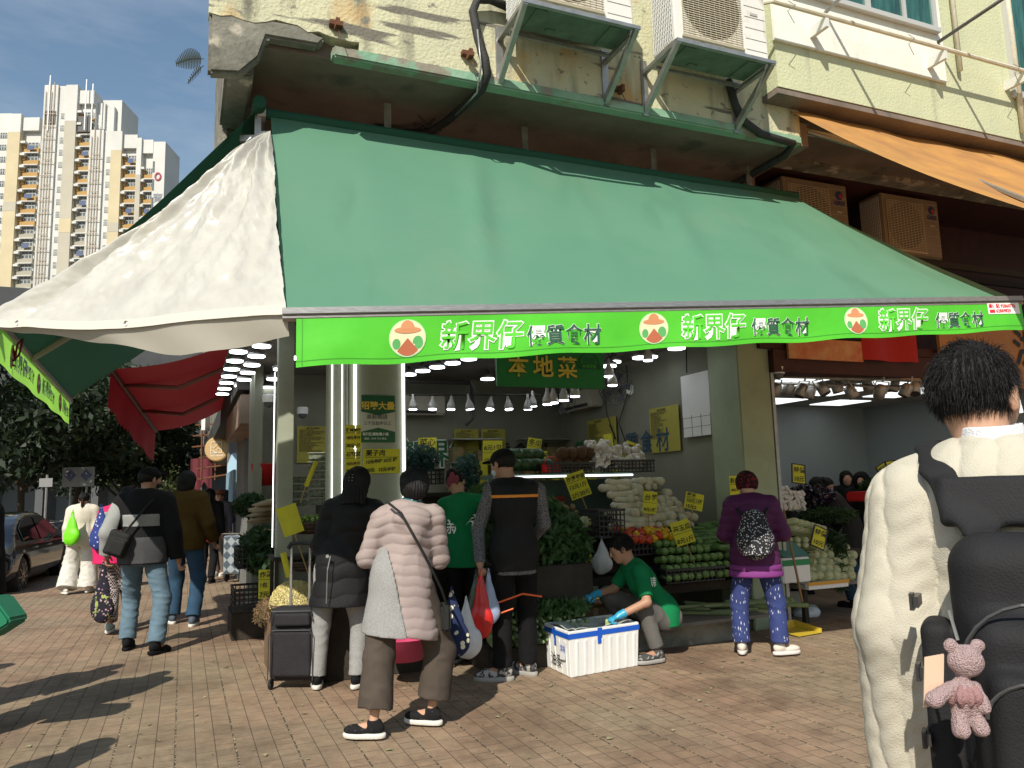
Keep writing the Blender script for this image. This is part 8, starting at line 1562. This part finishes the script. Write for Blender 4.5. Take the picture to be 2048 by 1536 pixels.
for i in range(12): q = dup(nc, wp(1578+(i % 6)*11, 1058-(i//6)*14-(i % 6)*-3, .25), (R(80), rg.uniform(-.4, .4), FA+R(50)), 'long pale napa cabbage lying above the teal lid', (.55, .55, .95), 'long cabbages above the teal lid')
for i in range(6): q = dup(nc, wp(1575+(i % 3)*16, 1080+(i//3)*10, .12), (R(90), 0, FA), 'small pale cabbage tucked under the long ones', .55, 'small cabbages under the long ones')
heap('aubergines', 'dark netted heap of small vegetables behind the white mushrooms', [(tuple(wp(1622, 992, .7)), (.30, .2, .14))], 2200, .045, mat('dark aubergine', (.02, .012, .03), .3, col2=(.35, .33, .30), vs=20, lo=.36, hi=.40), 9, 1.6)
heap('spring_onions', 'bundles of spring onions and chives on the right-hand stall', [(tuple(wp(1655, 1030, .45)), (.35, .2, .07)), (tuple(wp(1672, 1095, .2)), (.12, .15, .20)), (tuple(wp(1676, 1150, .1)), (.09, .15, .18))], 3000, .12, M_leafd, 10, 7)
heap('leafy_greens', 'green vegetables at the back right of the right-hand shop', [(tuple(wp(1770, 970, 1.2)), (.35, .2, .1))], 1200, .08, M_leafd, 11)
sf = (('framed yellow sign standing behind the mushrooms', 1597, 948, .9, .16, .22, .15), ('framed yellow sign tilted over the napa cabbages', 1638, 1075, .05, .15, .21, .42), ('framed yellow sign third from the left at the back', 1784, 938, 1.0, .13, .2, -.1), ('narrow framed yellow sign behind the woman in the padded coat', 1768, 942, 1.3, .14, .18, -.5), ('framed yellow sign tilted left of the cream shoulder', 1803, 953, .7, .22, .2, .35), ('narrow framed yellow sign near the cream shoulder', 1829, 945, .9, .13, .2, 0), ('framed yellow sign highest beside the neck of the young man', 1856, 925, .7, .2, .2, .22))
for lab, px, py, b, w, h, ti in sf: card(lab, wp(px, py, b), w, h, ['特價', '10元'], R(12), ti, R(-8), .25, frame=True)
p = wp(1742, 992, .8); m = MB(); m.box(p, (.5, .4, .12), Matrix.Rotation(FA+.3, 3, 'Z')); root_mesh('red_tray', m, mat('red tray', (.45, .015, .015), .4), 'bright red tray with a rubber band at the back right stall', 'tray', bevel=.02)
# broom, dustpan, litter
tubething('broom', 'wooden broom handle leaning behind the woman in purple', 'broom', [AY(1605, 1205, 7.9), AY(1563, 1000, 8.2)], .013, mat('broom wood', (.25, .15, .07), .8))
p = GZ(1600, 1268); t = thing('dustpan', 'yellow dustpan on the ground behind the woman in purple', 'dustpan', tuple(p), R(30)); m = LB(); m.poly([(-.16, -.12, .01), (.16, -.12, .01), (.13, .16, .02), (-.13, .16, .02)], (0, 0, .008)); m.poly([(-.13, .16, .02), (.13, .16, .02), (.12, .17, .10), (-.12, .17, .10)], (0, .006, 0)); m.poly([(.16, -.12, .01), (.165, -.12, .05), (.125, .17, .10), (.13, .16, .02)], (.006, 0, 0)); m.build('pan', mat('yellow pan', (.50, .36, .03), .5), t)
for k, (px, py, w) in enumerate(((1612, 1232, .22), (1590, 1212, .18))):
    p = GZ(px, py); S_ = SD((-w, -w, -.02), (w, w, .2), .009); S_.ell((0, 0, .03), (w*.7, w*.5, .07), .02); S_.ell((w*.3, 0, .06), (w*.35, w*.35, .06), .03); S_.disp(wrinkle(.012, 40, 20+k)); o = S_.mesh('plastic_bag', M_bag); o.location = p; tag(o, ['crumpled white plastic bag on the ground beside the dustpan', 'crumpled white packaging on the ground under the stall edge'][k], 'bag')
m = MB(); p = GZ(1585, 1195, .12); m.box(p, (.22, .02, .16), Matrix.Rotation(.5, 3, 'X')); root_mesh('paper_sheet', m, mat('white paper', (.6, .6, .58), .8), 'white printed sheet lying on the packaging under the stall', 'paper')
# plaid trolley
p = GZ(468, 1165); t = thing('shopping_trolley', 'plaid shopping trolley parked at the shop row beside the leafy stack', 'trolley', (p.x, p.y, 0), R(-10)); S_ = SD((-.25, -.2, .1), (.25, .2, 1.0), .012); S_.box((0, 0, .48), (.16, .12, .33), .04, 0); S_.disp(wrinkle(.004, 20, 2)); pm = mat('plaid cloth', (.25, .28, .30), .8); mix_layer(pm, 'ShaderNodeTexChecker', 'Fac', .4, .6, (.05, .07, .09), 9, None)
for n_ in pm.node_tree.nodes:
    if n_.type == 'MAPPING': n_.inputs['Rotation'].default_value = (0, R(45), 0)
S_.mesh('cloth_body', pm, t); m = LB(); m.tube([(-.13, .13, .1), (-.13, .15, 1.0), (.13, .15, 1.0), (.13, .13, .1)], .012, 6); m.tube([(-.16, -.13, .84), (.16, -.13, .84)], .008, 6); m.build('frame', M_steel, t)
for x in (-.2, .2): m = LB(); m.lathe([(.08, -.015), (.09, 0), (.08, .015)], n=16); m.v = [(x+v[2], .1+v[0], .09+v[1]) for v in m.v]; m.build('wheel', M_black, t)

# litter: scraps of leaf and paper near the stalls
rgn = np.random.default_rng(77); n = 420; a = np.concatenate([rgn.uniform(-2.2, 9, 260), rgn.uniform(-5, 9, 160)]); b = np.concatenate([rgn.normal(-1.3, .7, 260), rgn.uniform(-4.5, 6, 160)])
c_ = np.array([list(B(x, y, .006)) for x, y in zip(a, b)]); th_ = rgn.random(n)*6.28; l_ = rgn.uniform(.008, .03, n); d_ = np.stack([np.cos(th_), np.sin(th_), np.zeros(n)], 1)*l_[:, None]; e_ = np.stack([-np.sin(th_), np.cos(th_), np.zeros(n)], 1)*(l_*rgn.uniform(.25, .7, n))[:, None]; up_ = np.array([0, 0, .006])
vv = np.stack([c_-d_, c_+e_+up_, c_+d_, c_-e_+up_*.5], 1).reshape(-1, 3); L_ = np.array([0, 5.5, 0]); o = np_mesh('litter', vv-L_, np.arange(len(vv)).reshape(-1, 4), mat('litter scraps', (.42, .36, .22), .9, col2=(.10, .13, .04), vs=3)); o.location = L_; tag(o, 'scraps of leaf, husk and paper scattered over the paving', 'litter', None, 'stuff')

# cables, cartons and crates that fill the back of the vegetable shop
M_cart = mat('brown cardboard', (.26, .17, .095), .9, var=.25, vs=5)
def carton(label, a, b, z, w, d, h, rz, mt=None):
    t = thing('carton', label, 'carton', tuple(B(a, b, z)), FA+rz); m = LB(); m.bb(-w/2, w/2, -d/2, d/2, 0, h); m.build('body', mt or M_cart, t, bevel=.008); m = LB()
    m.poly([(-w/2, -d/2-.002, h-.001), (w/2, -d/2-.002, h-.001), (w/2+.01, -d/2-.09, h+.03), (-w/2, -d/2-.08, h+.05)], (0, .004, .004)); m.build('flap', mt or M_cart, t); m = LB(); m.bb(-.03, .03, -d/2-.002, -d/2-.0005, .0, h); m.build('tape', mat('packing tape', (.35, .27, .15), .3), t)
carton('brown carton on the counter left of the bagged greens', 1.25, 2.3, 1.45, .36, .3, .24, .1); carton('brown carton behind the cap of the man in the vest', 2.55, 2.4, 1.45, .4, .3, .2, -.15)
carton('brown carton on the floor behind the leafy heap', 2.9, .2, 0, .42, .4, .36, .2); carton('brown carton stacked at the foot of the corner pillar', 1.35, .1, 0, .4, .36, .34, -.1); carton('open carton beside the low lettuce row', 2.85, -.25, 0, .3, .3, .22, .3)
for i, (a, b) in enumerate(((3.3, 4.22), (4.4, 4.22))):
    t = thing('wall_shelf', ['loaded wire shelf at the right of the back wall', 'loaded wire shelf in the far corner of the shop'][i], 'shelf', tuple(B(a, b, 1.2)), FA); m = LB()
    for k in range(4): m.bb(-.4, .4, -.25, .02, k*.33, k*.33+.015)
    m.build('shelf', M_steel, t); m = LB()
    for k in range(3):
        for j in range(4): m.bb(-.38+j*.19, -.22+j*.19, -.22, -.02, k*.33+.016, k*.33+.12+.05*((i+j+k) % 3))
    m.build('packets', mat('mixed packets', (.30, .16, .06), .6, col2=(.06, .12, .05), vs=7), t)['kind'] = 'stuff'
for k, pts in enumerate(([(1.6, 4.25, 3.05), (1.6, 4.24, 2.2), (1.65, 4.24, 1.7)], [(4.77, 2.25, 3.05), (4.76, 2.22, 2.7), (4.76, 2.5, 2.3), (4.76, 2.35, 2.05)], [(4.77, 2.9, 3.0), (4.7, 2.7, 2.45), (4.76, 2.6, 2.1), (4.7, 2.65, 2.3)], [(1.2, .6, 3.08), (2.2, 1.2, 2.93), (3.4, 1.9, 3.06)], [(4.76, .9, 3.05), (4.76, .92, 2.75)])):
    tubething('cable', ['thin cable running down the back wall beside the shop characters', 'black cable dangling from the socket box on the right wall', 'looped black cable between the fans and the notices', 'sagging ceiling cable over the hanging green sign', 'short cable above the white grid notice board'][k], 'cable', [B(*p) for p in pts], .008, M_black, 5)

rbox('panel', 'dark board leaning at the foot of the corner pillar behind the black coat', 'board', .44, 1.30, -.075, -.045, 0, .74, M_dw)
